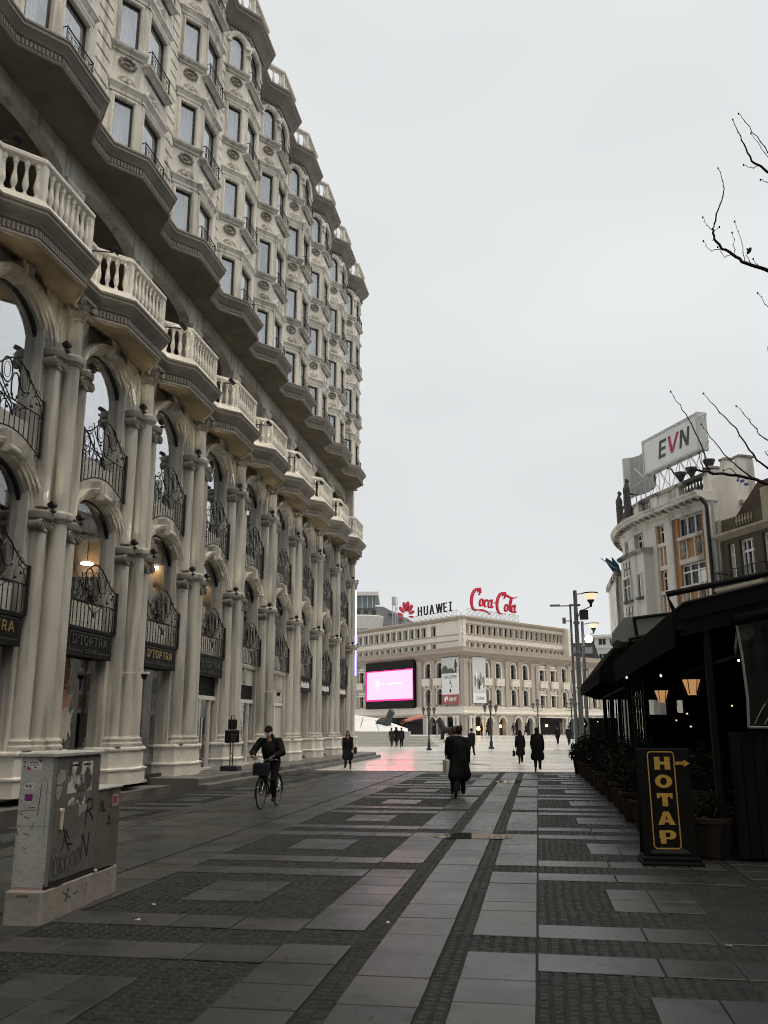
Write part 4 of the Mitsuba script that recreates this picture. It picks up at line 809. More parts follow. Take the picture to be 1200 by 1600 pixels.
for p_, nm in cola:
    p_ = affinity.affine_transform(p_, [1.28, .08, 0, 1.26, 2.6, 18.15]); part(ck, nm, shp(extr(p_.simplify(.02), -.9, -.65), 'sign_red'), FR)
part(ck, 'scaffold', shp(scaffold(2.3, 14.2, 17.1, 18.2, 12, back=2.2), 'steel'), FR)
# banners
def banner(F, s0, s1, z0, z1, lab, rows):
    b = thing('facade_banner', lab, 'banner'); put(b, shp(box(.35, .42, s0, s1, z0, z1), 'paper'), F)
    for poly, mat, nm, lift in rows: part(b, nm, shp(extr(poly, .42, .424 + .004 * lift), mat), F)
    return b
bsdf('print_red', base_color=(0.33, 0.10, 0.075), roughness=0.7); bsdf('print_grey', base_color=(0.22, 0.21, 0.19), roughness=0.7); bsdf('print_pale', base_color=(0.55, 0.55, 0.53), roughness=0.7); bsdf('print_olive', base_color=(0.10, 0.09, 0.06), roughness=0.7)
fig = lambda x, z, s: affinity.translate(affinity.scale(body, s, s, origin=(0, 0)), x, z)
b1 = banner(FL_, -4.15, -.5, 4.8, 11.2, 'tall banner headed CALLIOPE with a walking figure and a brick red foot', [
    (sbox(-4.15, 9.05, -.5, 11.2), 'print_pale', 'photo_panel', 0), (unary_union([affinity.scale(Point(-3.4, 9.05).buffer(1), .75, 1.1), affinity.scale(Point(-2.2, 9.05).buffer(1), .9, .7)]).intersection(sbox(-4.15, 9.05, -.5, 11.2)), 'print_olive', 'trees', 1), (fig(-1.1, 10.2, .95).intersection(sbox(-4.15, 9.05, -.5, 11.2)), 'poster_dark', 'photo_figure', 2),
    (sbox(-4.15, 4.8, -.5, 6.15), 'print_red', 'foot', 0), (fig(-2.3, 7.45, .85), 'poster_dark', 'figure', 1), (sbox(-2.55, 6.9, -2.1, 7.6), 'paper', 'shirt', 2), (Point(-3.2, 5.5).buffer(.42).difference(Point(-3.1, 5.3).buffer(.2)), 'paper', 'emblem', 1)])
part(b1, 'lettering', shp(xf(placed_text('CALLIOPE', .42, False, 2.9), Tr(.424, -2.3, 8.55) @ Yup), 'sign_charcoal'), FL_); part(b1, 'foot_lettering', shp(xf(placed_text('MHT', .55, True, 1.5), Tr(.43, -1.7, 5.5) @ Yup), 'paper'), FL_)
b2 = banner(FR, 1.5, 4.35, 5.0, 11.25, 'tall pale banner with a group of dancers photographed in grey', [
    (sbox(1.5, 6.35, 4.35, 11.25), 'print_pale', 'photo_panel', 0), (unary_union([fig(2.0, 8.2, .8), fig(2.6, 8.0, .9), fig(3.2, 8.5, .95), fig(3.75, 8.1, .85)]), 'print_grey', 'dancers', 1), (fig(2.9, 7.7, .7), 'poster_dark', 'dark_dancer', 2), (unary_union([fig(2.3, 8.9, .6), fig(3.5, 7.4, .5)]), 'paper', 'light_dancers', 2)])
part(b2, 'lettering', shp(xf(placed_text('Carmen', .5, False, 1.6, .2), Tr(.424, 3.0, 5.7) @ Yup), 'print_grey'), FR)
# ------------------------------------------------------------------ other buildings behind the square
bsdf('far_white', base_color=(0.62, 0.61, 0.58), roughness=0.8); bsdf('far_grey', base_color=(0.22, 0.23, 0.24), roughness=0.6); bsdf('far_glass', base_color=(0.12, 0.16, 0.17), roughness=0.1, specular=0.6); bsdf('roof_dark', base_color=(0.05, 0.05, 0.05), roughness=0.7)
mb = thing('round_tower_building', 'modern grey building with a glazed rooftop lounge and round white balcony', 'building')
B0 = Tr(-33.0, 172, -1.6) @ Rz(.15)
mp = lambda n_, m, mat, **k: part(mb, n_, shp(m, mat, **k), B0)
mp('round_balcony', cat([lathe([(0, 21.0), (4.2, 21.0), (5.0, 21.6), (5.2, 24.0), (4.9, 24.2), (0, 24.2)], 32)]), 'far_white', smooth=40); mp('core', lathe([(3.6, 0), (3.6, 20.4)], 24), 'far_grey', smooth=40)
mp('roof_slope', cat([extr(Polygon([(-3, 20), (13, 20), (13, 21.5), (4, 26.0), (-3, 26.0)]), -3, 12, 'y')]), 'far_grey')
mp('lounge_glass', box(-4, 2.6, -3.5, 9, 25.6, 28.0), 'far_glass'); mp('lounge_roof', box(-4.6, 3.2, -4.2, 10, 28.0, 28.7), 'far_white')
for i in range(7): mp('lounge_mullion', box(-4 + i, -3.88 + i, -3.6, -3.5, 25.6, 28), 'far_white')
for i in range(4):
    for j in range(2): mp('roof_window', box(-2.6 + i * 1.5, -1.8 + i * 1.5, -3.2, -2.9, 23.4 + j * 1.1 - .0, 24.1 + j * 1.1), 'roof_dark')
sl = -(26 - 21.5) / 9
for i in range(4): part(mb, 'skylight', shp(box(-.5, .5, -.4, .4, 0, .1), 'roof_dark'), B0 @ Tr(5.6 + i * 1.9, -3.05, 24.4 + (i * 1.9) * sl) @ Ry(.46))
for x, z in ((-2.2, 35), (-1.7, 34)): mp('aerial', bar((x, 0, 28.7), (x, 0, z - 1), .12), 'far_grey')
mast = thing('radio_mast', 'slim white lattice mast on the roof left of the red petal emblem', 'mast')
put(mast, shp(cat([bar((x, y, 17), (x, y, 23.2), .06) for x, y in ((0, 0), (.8, 0), (.4, .7))] + [bar((0, 0, z), (.8, 0, z + .9), .04) for z in np.arange(17, 22.6, .9)] + [box(-.1, .5, -.1, .2, 22.0, 23.4)]), 'steel'), Tr(-23.6, 150, 0))
wb = thing('white_apartment_block', 'white flat-roofed apartment block far away above the lamp posts', 'building')
W0 = Tr(14.5, 205, 0) @ Rz(-.1)
part(wb, 'wall', shp(cat([box(-7, 9, 0, 12, 0, 19), box(-3.5, 8, 1, 11, 19, 21.2)]), 'far_white'), W0); part(wb, 'roof', shp(cat([box(-4.2, 8.5, .2, 12, 21.2, 21.8), box(-7.3, 9.2, -.3, 12, 18.8, 19.2)]), 'far_white'), W0)
for z in (19.6, 16.3, 13.2):
    for x in (-5.5, -3, -.5, 2, 4.5, 7): 
        if z > 19 and x < -3: continue
        w = sub(wb, 'window'); part(wb if False else w, 'pane', shp(box(x, x + 1.5, (.9 if z > 19 else -.1), (1.0 if z > 19 else 0), z, z + 1.3), 'pane_dark'), W0); part(w, 'frame', shp(cat([box(x + .7, x + .8, (.85 if z > 19 else -.15), .9 if z > 19 else -.1, z, z + 1.3), box(x - .2, x + 1.7, (.7 if z > 19 else -.3), .9 if z > 19 else -.1, z - .2, z)]), 'far_white'), W0)
db = thing('dark_roofed_building', 'low dark-roofed building with a pale blue awning beside the department store', 'building')
D0 = Tr(9.5, 172, 0)
part(db, 'wall', shp(box(-4, 1.6, 0, 10, 0, 14.2), 'far_grey'), D0); part(db, 'roof', shp(xf(extr(Polygon([(-5, 14.2), (2.2, 14.2), (1.4, 17.0), (-3, 17.0)]), -.6, 10, 'y'), np.eye(4)), 'roof_dark'), D0)
bsdf('awning_blue', base_color=(0.35, 0.42, 0.48), roughness=0.6)
part(db, 'awning', shp(xf(box(-4.2, 1.8, -2.0, 0, 0, .2), Tr(0, -.2, 14.0) @ Rx(.4)), 'awning_blue'), D0)
for i in range(2): part(db, 'dormer', shp(cat([box(-3 + i * 2.6, -1.6 + i * 2.6, -.9, 1, 15.0, 16.2)]), 'far_grey'), D0)

# ------------------------------------------------------------------ right-hand corner building with the white board on its roof
def c_old(p, n, uv):
    a = fbm(p.x * 0.5, p.y * 0.5, p.z * 0.15, 4); s = fbm(p.x * 1.7, p.y * 1.7, p.z * 0.18 + 4, 4); t = fbm(p.x * 5, p.y * 5, p.z * 2, 3)
    k = 1 - .35 * smoothstep(.5, .75, s) - .2 * smoothstep(.4, .7, a) - .15 * (t - .5)
    return mi.Color3f(0.62, 0.60, 0.545) * k
bsdf('old_render', base_color=mikit.proc(c_old), roughness=0.9, specular=0.2)
def c_soot(p, n, uv):
    s = smoothstep(.35, .7, fbm(p.x * 1.4, p.y * 1.4, p.z * 0.35, 4)); return mix((0.36, 0.34, 0.30), (0.07, 0.068, 0.062), s)
bsdf('sooty_stone', base_color=mikit.proc(c_soot), roughness=0.9, specular=0.2)
bsdf('ochre', base_color=mikit.proc(lambda p, n, uv: mi.Color3f(0.34, 0.17, 0.065) * (.75 + .5 * fbm(p.x * 3, p.y * 3, p.z, 3))), roughness=0.85)
bsdf('statue_dark', base_color=(0.05, 0.048, 0.043), roughness=0.7); bsdf('board_white', base_color=(0.66, 0.67, 0.655), roughness=0.5); bsdf('board_back', base_color=(0.30, 0.31, 0.31), roughness=0.6)
bsdf('olive_render', base_color=mikit.proc(lambda p, n, uv: mi.Color3f(0.066, 0.058, 0.036) * (.7 + .6 * fbm(p.x * 2, p.y * 2, p.z * .6, 4))), roughness=0.9); bsdf('cream_trim', base_color=mikit.proc(lambda p, n, uv: mi.Color3f(0.32, 0.285, 0.215) * (.65 + .7 * fbm(p.x * 3, p.y * 3, p.z, 3))), roughness=0.85)
bsdf('roof_tile', base_color=(0.075, 0.04, 0.03), roughness=0.85)
CB = thing('corner_building', 'weathered cream corner building with orange panels, balustrade and dark statues along its roof', 'building')
PA = np.array([10.1, 52.0]); dA = np.array([-.44, .90]) / math.hypot(.44, .90); S_FLAT, RAD = 5.4, 13.0
def path(s, o):
    """point at arc length s along the facade, o outside it; flat first, then a wide rounded corner"""
    if s <= S_FLAT: q = PA + dA * s; n = np.array([-dA[1], dA[0]]); return q + n * o
    a0 = math.atan2(dA[1], dA[0]); n0 = np.array([-dA[1], dA[0]]); cen = PA + dA * S_FLAT - n0 * RAD
    t = (s - S_FLAT) / RAD; a = math.atan2(n0[1], n0[0]) - t
    return cen + (RAD + o) * np.array([math.cos(a), math.sin(a)])
def pmold(s0, s1, prof, step=.6, close=True):
    n = max(1, int(math.ceil((s1 - s0) / step))) if s1 > S_FLAT else 1
    ss = np.linspace(s0, s1, n + 1); v, f = [], []; m = len(prof)
    for s in ss:
        for o, z in prof: q = path(s, o); v.append((q[0], q[1], z))
    for i in range(n):
        for j in range(m - 1): q = i * m + j; f += [(q, q + m, q + m + 1), (q, q + m + 1, q + 1)]
    if close and m > 2:
        for base in (0, n * m): f += [(base, base + j, base + j + 1) for j in range(1, m - 1)]
    return np.array(v, float), np.array(f)
def pbox(s0, s1, o0, o1, z0, z1): return pmold(s0, s1, [(o0, z0), (o1, z0), (o1, z1), (o0, z1), (o0, z0)])
def cb(name, m, mat, **k): return part(CB, name, shp(m, mat), **k)
S_END = 22.0
cb('wall_core', pbox(.25, S_END, -5, -.55, 0, 15.2), 'dark_void')
bayspec = [(.35, .45, 3.5, 3, 'wide'), (4.2, 4.25, 5.25, 2, 'narrow'), (6.6, 6.7, 8.1, 2, 'narrow'), (9.3, 9.4, 10.6, 2, 'narrow'), (11.8, 11.9, 13.1, 2, 'narrow'), (14.4, 14.5, 16, 2, 'narrow')]
ROWS = [(12.70, 13.85), (9.75, 11.0), (6.9, 8.1), (4.0, 5.2)]
prev = 0.0
for n_, (a_, s0, s1, nl, kind) in enumerate(bayspec):
    cb('pilaster', pbox(prev, s0, -.6, .12, 0, 13.95), 'old_render'); prev = s1
    if kind == 'wide':
        cb('ochre_strip', pbox(s0, s0 + .32, -.6, -.02, 0, 13.9), 'ochre'); cb('ochre_strip', pbox(s1 - .42, s1, -.6, -.02, 0, 13.9), 'ochre'); s0, s1 = s0 + .32, s1 - .42
    elif n_ == 1 : cb('ochre_strip', pbox(s1 - .14, s1, -.6, -.05, 0, 13.9), 'ochre'); s1 -= .14
    for j, (z0, z1) in enumerate(ROWS):
        w = sub(CB, 'window')
        part(w, 'pane', shp(pbox(s0, s1, -.26, -.22, z0, z1), 'pane_dark'))
        fr = [pbox(s0, s1, -.22, -.14, z0, z0 + .07), pbox(s0, s1, -.22, -.14, z1 - .06, z1), pbox(s0, s0 + .06, -.22, -.14, z0, z1), pbox(s1 - .06, s1, -.22, -.14, z0, z1)]
        if not (kind == 'wide' and j == 0): fr += [pbox(s0, s1, -.22, -.13, z0 + (z1 - z0) * .62, z0 + (z1 - z0) * .62 + .08)]
        for q in range(1, nl): x = s0 + (s1 - s0) * q / nl; fr.append(pbox(x - .04, x + .04, -.22, -.13, z0, z1))
        part(w, 'frame', shp(cat(fr), 'frame_white'))
        if j in (1, 2): part(w, 'curtain', shp(pbox(s0 + .1, s0 + (s1 - s0) * .42, -.22, -.20, z0 + .05, z0 + (z1 - z0) * .6), 'paper'))
        zb = z0 - 1.65 if j < 3 else 2.6
        p_ = sub(CB, 'spandrel'); top = z0
        part(p_, 'rail', shp(cat([pbox(s0 - .05, s1 + .05, -.6, .10, top - .2, top), pbox(s0, s1, -.6, .06, zb, zb + .28), pbox(s0, s0 + .08, -.6, .04, zb, top), pbox(s1 - .08, s1, -.6, .04, zb, top)] + [pbox(s0 + (s1 - s0) * q / nl - .05, s0 + (s1 - s0) * q / nl + .05, -.6, .04, zb, top) for q in range(1, nl)]), 'old_render'))
        mats = ['ochre'] * nl if n_ < 2 else ['old_render'] * nl
        for q in range(nl):
            x0, x1 = s0 + (s1 - s0) * q / nl + .04, s0 + (s1 - s0) * (q + 1) / nl - .04
            part(p_, 'panel', shp(pbox(x0, x1, -.6, -.06, zb + .25, top - .18), mats[q]))
            if kind == 'wide' and q != 1:
                c_ = (x0 + x1) / 2; part(p_, 'relief', shp(cat([pbox(c_ - .17, c_ + .17, -.1, .0, zb + .45, zb + .85), pbox(c_ - .2, c_ + .2, -.1, .02, zb + .9, zb + 1.15), pbox(c_ - .1, c_ + .1, -.1, .03, zb + .55, zb + 1.3)]), 'sooty_stone'))
cb('pilaster', pbox(prev, S_END, -.6, .12, 0, 13.95), 'old_render')
cb('bay_front', pbox(5.75, 9.2, -.1, .75, 0, 12.35), 'old_render'); cb('bay_cornice', pmold(5.6, 9.35, [(.0, 12.3), (.8, 12.3), (.98, 12.42), (.98, 12.55), (.0, 12.68)]), 'sooty_stone')
for z0, z1 in ((9.6, 11.0), (6.7, 8.1), (3.8, 5.2)):
    for s0, s1 in ((6.15, 6.42), (7.45, 8.6)):
        w = sub(CB, 'bay_window'); part(w, 'pane', shp(pbox(s0, s1, .70, .765, z0, z1), 'pane_dark')); part(w, 'surround', shp(cat([pbox(s0 - .1, s0, .7, .86, z0 - .1, z1 + .1), pbox(s1, s1 + .1, .7, .86, z0 - .1, z1 + .1), pbox(s0 - .1, s1 + .1, .7, .88, z1, z1 + .12)]), 'old_render')); part(w, 'sill', shp(pbox(s0 - .15, s1 + .15, .7, .98, z0 - .18, z0 - .02), 'sooty_stone'))
        if s1 - s0 > .5: part(w, 'frame', shp(cat([pbox(s0, s1, .76, .80, z0 + .85, z0 + .92), pbox((s0 + s1) / 2 - .03, (s0 + s1) / 2 + .03, .76, .8, z0, z0 + .88), pbox(s0, s1, .76, .8, z0, z0 + .05)]), 'frame_white'))
    cb('bay_relief', cat([pbox(7.5, 7.56, .74, .80, z1 + .2, z1 + 1.1), pbox(8.0, 8.06, .74, .80, z1 + .2, z1 + 1.1), pbox(8.5, 8.56, .74, .8, z1 + .2, z1 + 1.1), pbox(7.5, 8.5, .74, .8, z1 + .62, z1 + .68)]), 'sooty_stone')
cb('architrave', pmold(0, S_END, [(-.6, 13.88), (.16, 13.88), (.16, 14.05), (.2, 14.08), (.2, 14.30), (-.6, 14.30)]), 'old_render')
cb('cornice', pmold(-.1, S_END, [(-.6, 14.28), (.22, 14.28), (.30, 14.38), (.62, 14.50), (.78, 14.52), (.78, 14.66), (.86, 14.72), (.88, 14.84), (-.6, 14.86)]), 'old_render')
for s in np.arange(.4, 16, .62): cb('modillion', pbox(s, s + .24, .2, .66, 14.36, 14.52), 'sooty_stone')
cb('parapet_base', pbox(0, S_END, -.55, -.1, 14.84, 15.06), 'old_render'); cb('parapet_coping', pbox(0, S_END, -.58, -.05, 15.86, 16.05), 'sooty_stone')
for s0, s1, solid in ((0, .5, 1), (.5, 2.9, 0), (2.9, 3.6, 1), (3.6, 5.2, 2), (5.2, 6.0, 1), (6.0, 7.6, 0), (7.6, 8.5, 1), (8.5, 11, 2), (11, S_END, 1)):
    if solid: cb('parapet_block', pbox(s0, s1, -.55, -.12 - (.1 if solid == 2 else 0), 15.05, 15.87), 'old_render')
    else:
        for s in np.arange(s0 + .15, s1 - .05, .3):
            q = path(s, -.33); part(CB, 'parapet_baluster', shp(lathe([(.09, 0), (.05, .1), (.11, .3), (.05, .6), (.09, .8)], 8), 'sooty_stone', smooth=40), Tr(q[0], q[1], 15.06))
for s in (.3, 2.0, 3.1): q = path(s, -.5); part(CB, 'roof_urn', shp(lathe([(.2, 0), (.2, .1), (.08, .2), (.28, .55), (.34, .7), (.36, .78), (0, .8)], 12), 'statue_dark', smooth=40), Tr(q[0], q[1], 16.05))
# blind side wall towards the camera with its ragged chimney tops
nI = np.array([dA[1], -dA[0]])            # inwards, away from the street
FP = np.eye(4); FP[:2, 0] = -dA; FP[:2, 1] = nI; FP[:2, 2] = 0; FP[:2, 3] = PA
FP[:3, 0] = [*(-dA), 0]; FP[:3, 1] = [*nI, 0]; FP[:3, 2] = [0, 0, 1]
prof = Polygon([(0.1, 0), (14, 0), (14, 10), (4.3, 14.3), (3.35, 14.4), (3.35, 17.0), (2.9, 17.15), (2.35, 17.1), (2.15, 16.3), (1.95, 16.3), (1.9, 16.8), (1.35, 16.9), (1.3, 16.35), (.9, 16.3), (.1, 16.1)])
cb('side_wall', xf(extr(prof, -.4, 0), FP), 'old_render')
for y0, y1, z in ((2.3, 3.42, 17.12), (1.3, 1.95, 16.86), (.2, .95, 16.25)): cb('chimney_cap', xf(box(-.5, .08, y0, y1, z, z + .12), FP), 'sooty_stone')
bsdf('blue_tag', base_color=(0.05, 0.06, 0.20), roughness=0.9)
cb('blue_graffiti', xf(flat(unary_union([Point(2.15 + .08 * i + rng.uniform(-.05, .05), 15.75 - .04 * i + rng.uniform(-.12, .12)).buffer(.09, 3) for i in range(9)]), .006), FP), 'blue_tag')
cb('flank_ledge', xf(box(-.1, .25, 2.1, 3.5, 14.25, 14.45), FP), 'sooty_stone')
cb('drainpipe', cat([tube([(*path(-.12, .25), z) for z in (0, 14.0)], .11, 8), tube([(*path(-.12, .25), 14.0), (*path(-.05, .6), 14.4)], .11, 8)]), 'iron'); cb('grey_pipe', tube([(*path(-.45, .1), z) for z in (0, 14.2)], .09, 8), 'board_back')
cb('rear_mass', pbox(0.5, 16, -12, -4.9, 0, 14.0), 'old_render')
lb2 = thing('side_annex', 'lower stained grey block beside the corner building with a flag on top', 'annex')
q = path(13.6, .4)
put(lb2, shp(box(6.05, 10.2, 66, 74, 0, 12.3), 'old_render')); part(lb2, 'coping', shp(box(5.87, 10.3, 65.8, 74, 12.3, 12.7), 'sooty_stone')); part(lb2, 'drainpipe', shp(tube([(6.0, 65.9, 0), (6.0, 65.9, 12.2)], .1, 6), 'sooty_stone'))
fl = thing('flag', 'furled dark blue flag on a slanting pole above the side annex', 'flag')
bsdf('flag_blue', base_color=(0.01, 0.06, 0.11), roughness=0.7)
put(fl, shp(tube([(6.55, 66.4, 12.6), (4.95, 65.6, 13.6)], .035, 6), 'board_back')); part(fl, 'cloth', shp(cat([xf(extr(Polygon([(0, 0), (.25, .9), (.12, 1.6), (-.1, 1.5), (-.3, .5)]), -.05, .05, 'y'), Tr(6.4, 66.3, 12.5) @ Ry(-.75)), xf(extr(Polygon([(0, 0), (.2, .7), (.08, 1.45), (-.12, 1.0)]), -.12, -.06, 'y'), Tr(6.4, 66.3, 12.5) @ Ry(-.5))]), 'flag_blue'))
# roof board
bd = thing('roof_billboard', 'white billboard with the slanted letters EVN on the corner building roof', 'billboard')
FB = np.eye(4); FB[:3, 0] = [-dA[1], dA[0], 0]; FB[:3, 1] = [*(-dA), 0]; FB[:2, 3] = PA + np.array([dA[1], -dA[0]]) * 1.0      # x outwards, y towards the camera along the facade
zb0, zb1 = 17.95, 20.25
put(bd, shp(cbox(-.55, 0, -7.65, -1.75, zb0, zb1, .04), 'board_white'), FB)
part(bd, 'rim', shp(cat([box(-.02, .05, -7.7, -1.7, zb1 - .1, zb1 + .05), box(-.02, .05, -7.7, -1.7, zb0 - .05, zb0 + .1), box(-.02, .05, -7.7, -7.58, zb0, zb1), box(-.6, .05, -1.82, -1.62, zb0 - .05, zb1 + .08)]), 'steel'), FB)
for L_, x, mat in (('E', -5.35, 'sign_charcoal'), ('V', -4.35, 'sign_evn_red'), ('N', -3.1, 'sign_charcoal')):
    m = text(L_, 1.08, .03, True); v = m[0].copy(); v[:, 0] -= v[:, 0].mean(); v[:, 0] += v[:, 1] * .2 - .1
    if L_ == 'V': v[:, 0] *= 1.15
    part(bd, 'letter', shp(xf((v, m[1]), Tr(.0, x, 18.6) @ Yup), mat), FB)
bsdf('sign_evn_red', base_color=(0.36, 0.008, 0.05), roughness=0.5)
part(bd, 'scaffold', shp(xf(scaffold(-7.4, -1.8, 16.0, 18.0, 6, x0=-.1, back=1.5), np.eye(4)), 'steel'), FB)
part(bd, 'bracket', shp(cat([bar((-.5, -1.7, z), (-.2, -1.05, z + .1), .03) for z in (18.2, 19.9)] + [bar((-.1, -1.7, z + .1), (-.2, -1.05, z + .1), .03) for z in (18.2, 19.9)]), 'steel'), FB)
bk = thing('roof_billboard', 'curved grey billboard seen from behind, left of the white lettered board', 'billboard')
cur = [(x, y) for x, y in bez([(-1.2, -8.4), (-2.0, -9.6), (-2.3, -10.8), (-1.7, -12.0)], 10)]
put(bk, shp(cat([xf(molding(cur, [(0, 17.7), (0, 20.55)]), np.eye(4)), xf(molding(cur, [(.12, 17.7), (.12, 20.55)]), np.eye(4))]), 'board_back'), FB)
part(bk, 'edge', shp(xf(molding([(-1.85, -11.9), (-1.35, -12.3), (-1.45, -12.6), (-1.95, -12.2)], [(0, 17.65), (0, 20.6)]), np.eye(4)), 'steel'), FB)
part(bk, 'frame', shp(cat([bar((-1.0, -8.8, 20.2), (-1.6, -11.6, 20.0), .05), bar((-1.0, -9.2, 20), (-1.0, -9.2, 16), .05), bar((-1.2, -9.6, 18.4), (-1.6, -11.3, 19.6), .05), bar((-1.6, -10.7, 16.2), (-1.6, -10.7, 20.0), .05), bar((-1.3, -9, 18.3), (-1.6, -11.6, 18.3), .05), bar((-1.6, -11.3, 16.0), (-1.8, -11.6, 18.0), .05)]), 'steel'), FB)
# olive house next to it
OH = thing('olive_house', 'dark olive two-storey house with cream trim and a balcony, beside the corner building', 'house')
FO = np.eye(4); FO[:3, 0] = [-dA[1], dA[0], 0]; FO[:3, 1] = [*(-dA), 0]; FO[:2, 3] = PA - np.array([-dA[1], dA[0]]) * .1
def oh(name, m, mat, **k): return part(OH, name, shp(m, mat), FO, **k)
ow = sbox(.45, 0, 7.5, 12.9)
wins = [(1.2, 1.75, 9.4, 11.5), (2.15, 3.3, 9.3, 11.55), (4.0, 4.5, 9.5, 11.6), (1.45, 2.55, 6.4, 8.1), (3.3, 4.6, 6.4, 8.1)]
oh('wall', extr(ow.difference(unary_union([sbox(a_, c_, b_, d_) for a_, b_, c_, d_ in wins])), -.4, 0), 'olive_render')
for a_, b_, c_, d_ in wins:
    w = sub(OH, 'window'); part(w, 'pane', shp(box(-.32, -.28, a_, b_, c_, d_), 'pane_dark'), FO); n = 2 if b_ - a_ < .6 else 3
    part(w, 'frame', shp(cat([box(-.28, -.18, a_, a_ + .1, c_, d_), box(-.28, -.18, b_ - .1, b_, c_, d_), box(-.28, -.18, a_, b_, d_ - .1, d_), box(-.28, -.18, a_, b_, c_ + (d_ - c_) * .68, c_ + (d_ - c_) * .68 + .12), box(-.28, -.18, a_, b_, c_, c_ + .35)] + [box(-.28, -.18, a_ + (b_ - a_) * q / n - .04, a_ + (b_ - a_) * q / n + .04, c_, d_) for q in range(1, n)]), 'frame_white'), FO)
oh('cornice', molding([(0, .3), (0, 7.5)], [(0, 11.75), (.1, 11.8), (.3, 11.95), (.35, 12.0), (.35, 12.12), (.05, 12.2), (-.3, 12.2)]), 'cream_trim'); oh('corner_strip', box(-.1, .12, .3, .68, 0, 11.8), 'cream_trim'); oh('parapet_post', box(-.1, .1, .4, .85, 12.2, 12.95), 'cream_trim'); oh('parapet_post', box(-.3, .15, 4.35, 5.0, 12.2, 13.9), 'cream_trim')
oh('ledge', molding([(0, .6), (0, 7.5)], [(0, 8.55), (.25, 8.6), (.3, 8.75), (0, 8.85)]), 'cream_trim')
for i in range(6): part(OH, 'parapet_baluster', shp(lathe([(.05, 0), (.03, .08), (.075, .22), (.03, .42), (.05, .5)], 8), 'cream_trim', smooth=40), FO @ Tr(.06, 2.2 + .24 * i, 12.35))
for i in (0.9, 2.75, 4.6): oh('lower_pier', box(-.05, .15, i, i + .5, 0, 8.6), 'cream_trim')
ba = sub(OH, 'balcony'); part(ba, 'floor', shp(box(0, .95, .95, 4.9, 8.85, 9.0), 'cream_trim'), FO)
part(ba, 'railing', shp(cat([bar((.9, 1.0, z), (.9, 4.85, z), .03) for z in (9.05, 9.85)] + [bar((.9, 1.0 + i * .16, 9.0), (.9, 1.0 + i * .16, 9.85), .018) for i in range(25)] + [bar((.9, y, 9.85), (0, y, 9.85), .03) for y in (1.0, 4.85)]), 'iron'), FO)
oh('roof', xf(extr(Polygon([(.5, 12.2), (9, 12.2), (9, 12.9), (4.3, 14.6), (3.2, 14.6), (.5, 12.6)]), -6, -.7), np.eye(4)), 'roof_tile'); oh('rear', box(-6, -.41, .46, 7.5, 0, 12.2), 'olive_render')
oh('dormer', extr(Polygon([(3.0, 12.7), (5.0, 12.7), (5.0, 13.4), (4.0, 14.2), (3.0, 13.4)]), -1.6, -.5), 'olive_render')
# row of buildings along the street beside and behind the camera (seen only in reflections; raised and set closer to shade arcade and ground)
bsdf('row_render', base_color=(0.20, 0.185, 0.16), roughness=0.9)
for i, (y0, y1, x0, h, mt) in enumerate(((12, 40, 11.3, 18.0, 'row_render'), (-6, 12, 9.8, 17.5, 'old_render'), (-34, -6, 9.4, 19.0, 'row_render'))):
    rb = thing('street_building', ('plain grey building behind the cafe terrace, outside the view', 'cream building beside the cafe terrace, outside the view', 'tall grey building on the cafe side behind the camera')[i], 'building')
    put(rb, shp(extr(sbox(y0, 0, y1, h).difference(unary_union([sbox(y, z, y + 1.2, z + 1.9) for y in np.arange(y0 + 1, y1 - 1.5, 2.6) for z in np.arange(3.9, h - 2.4, 3.2)])), x0, x0 + .4), mt)); part(rb, 'body', shp(box(x0 + .35, x0 + 12, y0 + .02, y1 - .02, 0, h - .02), 'pane_dark')); part(rb, 'roof', shp(box(x0 - .4, x0 + 12, y0, y1, h, h + .4), 'roof_dark'))
ex = thing('street_building', 'plain cream continuation of the arcade side behind the camera', 'building')
put(ex, shp(box(-24, -10.5, -40, yS - .25, 0, 27), 'row_render'))

# ------------------------------------------------------------------ cafe terrace on the right
bsdf('cafe_black', base_color=(0.005, 0.0055, 0.005), roughness=0.7, specular=0.15); bsdf('cafe_canvas', base_color=(0.007, 0.006, 0.005), roughness=0.95, specular=0.1); bsdf('dark_plank', base_color=mikit.proc(lambda p, n, uv: mi.Color3f(0.006, 0.0065, 0.006) * (.4 + 1.2 * fbm(p.x * 14, p.y * 14, p.z * 1.2, 3))), roughness=0.75, specular=0.15)
bsdf('canvas_grey', base_color=(0.20, 0.20, 0.18), roughness=0.8); bsdf('roof_felt', base_color=(0.045, 0.047, 0.045), roughness=0.6); bsdf('pvc_edge', base_color=(0.30, 0.29, 0.26), roughness=0.5); bsdf('pipe_grey', base_color=(0.09, 0.09, 0.09), roughness=0.3, metallic=0.5)
scene['pvc_clear'] = {'type': 'blendbsdf', 'weight': 0.15, 'a': {'type': 'thindielectric', 'int_ior': 1.45}, 'b': {'type': 'twosided', 'nested': {'type': 'diffuse', 'reflectance': {'type': 'rgb', 'value': [0.04, 0.045, 0.04]}}}}
CF = thing('cafe_pavilion', 'dark cafe pavilion with a sloping roof, clear plastic curtain and plank walls', 'cafe pavilion')
XE, Y1, Y2 = 1.92, 12.7, 22.9
def cf(name, m, mat, M=None, **k): return part(CF, name, shp(m, mat), M, **k)
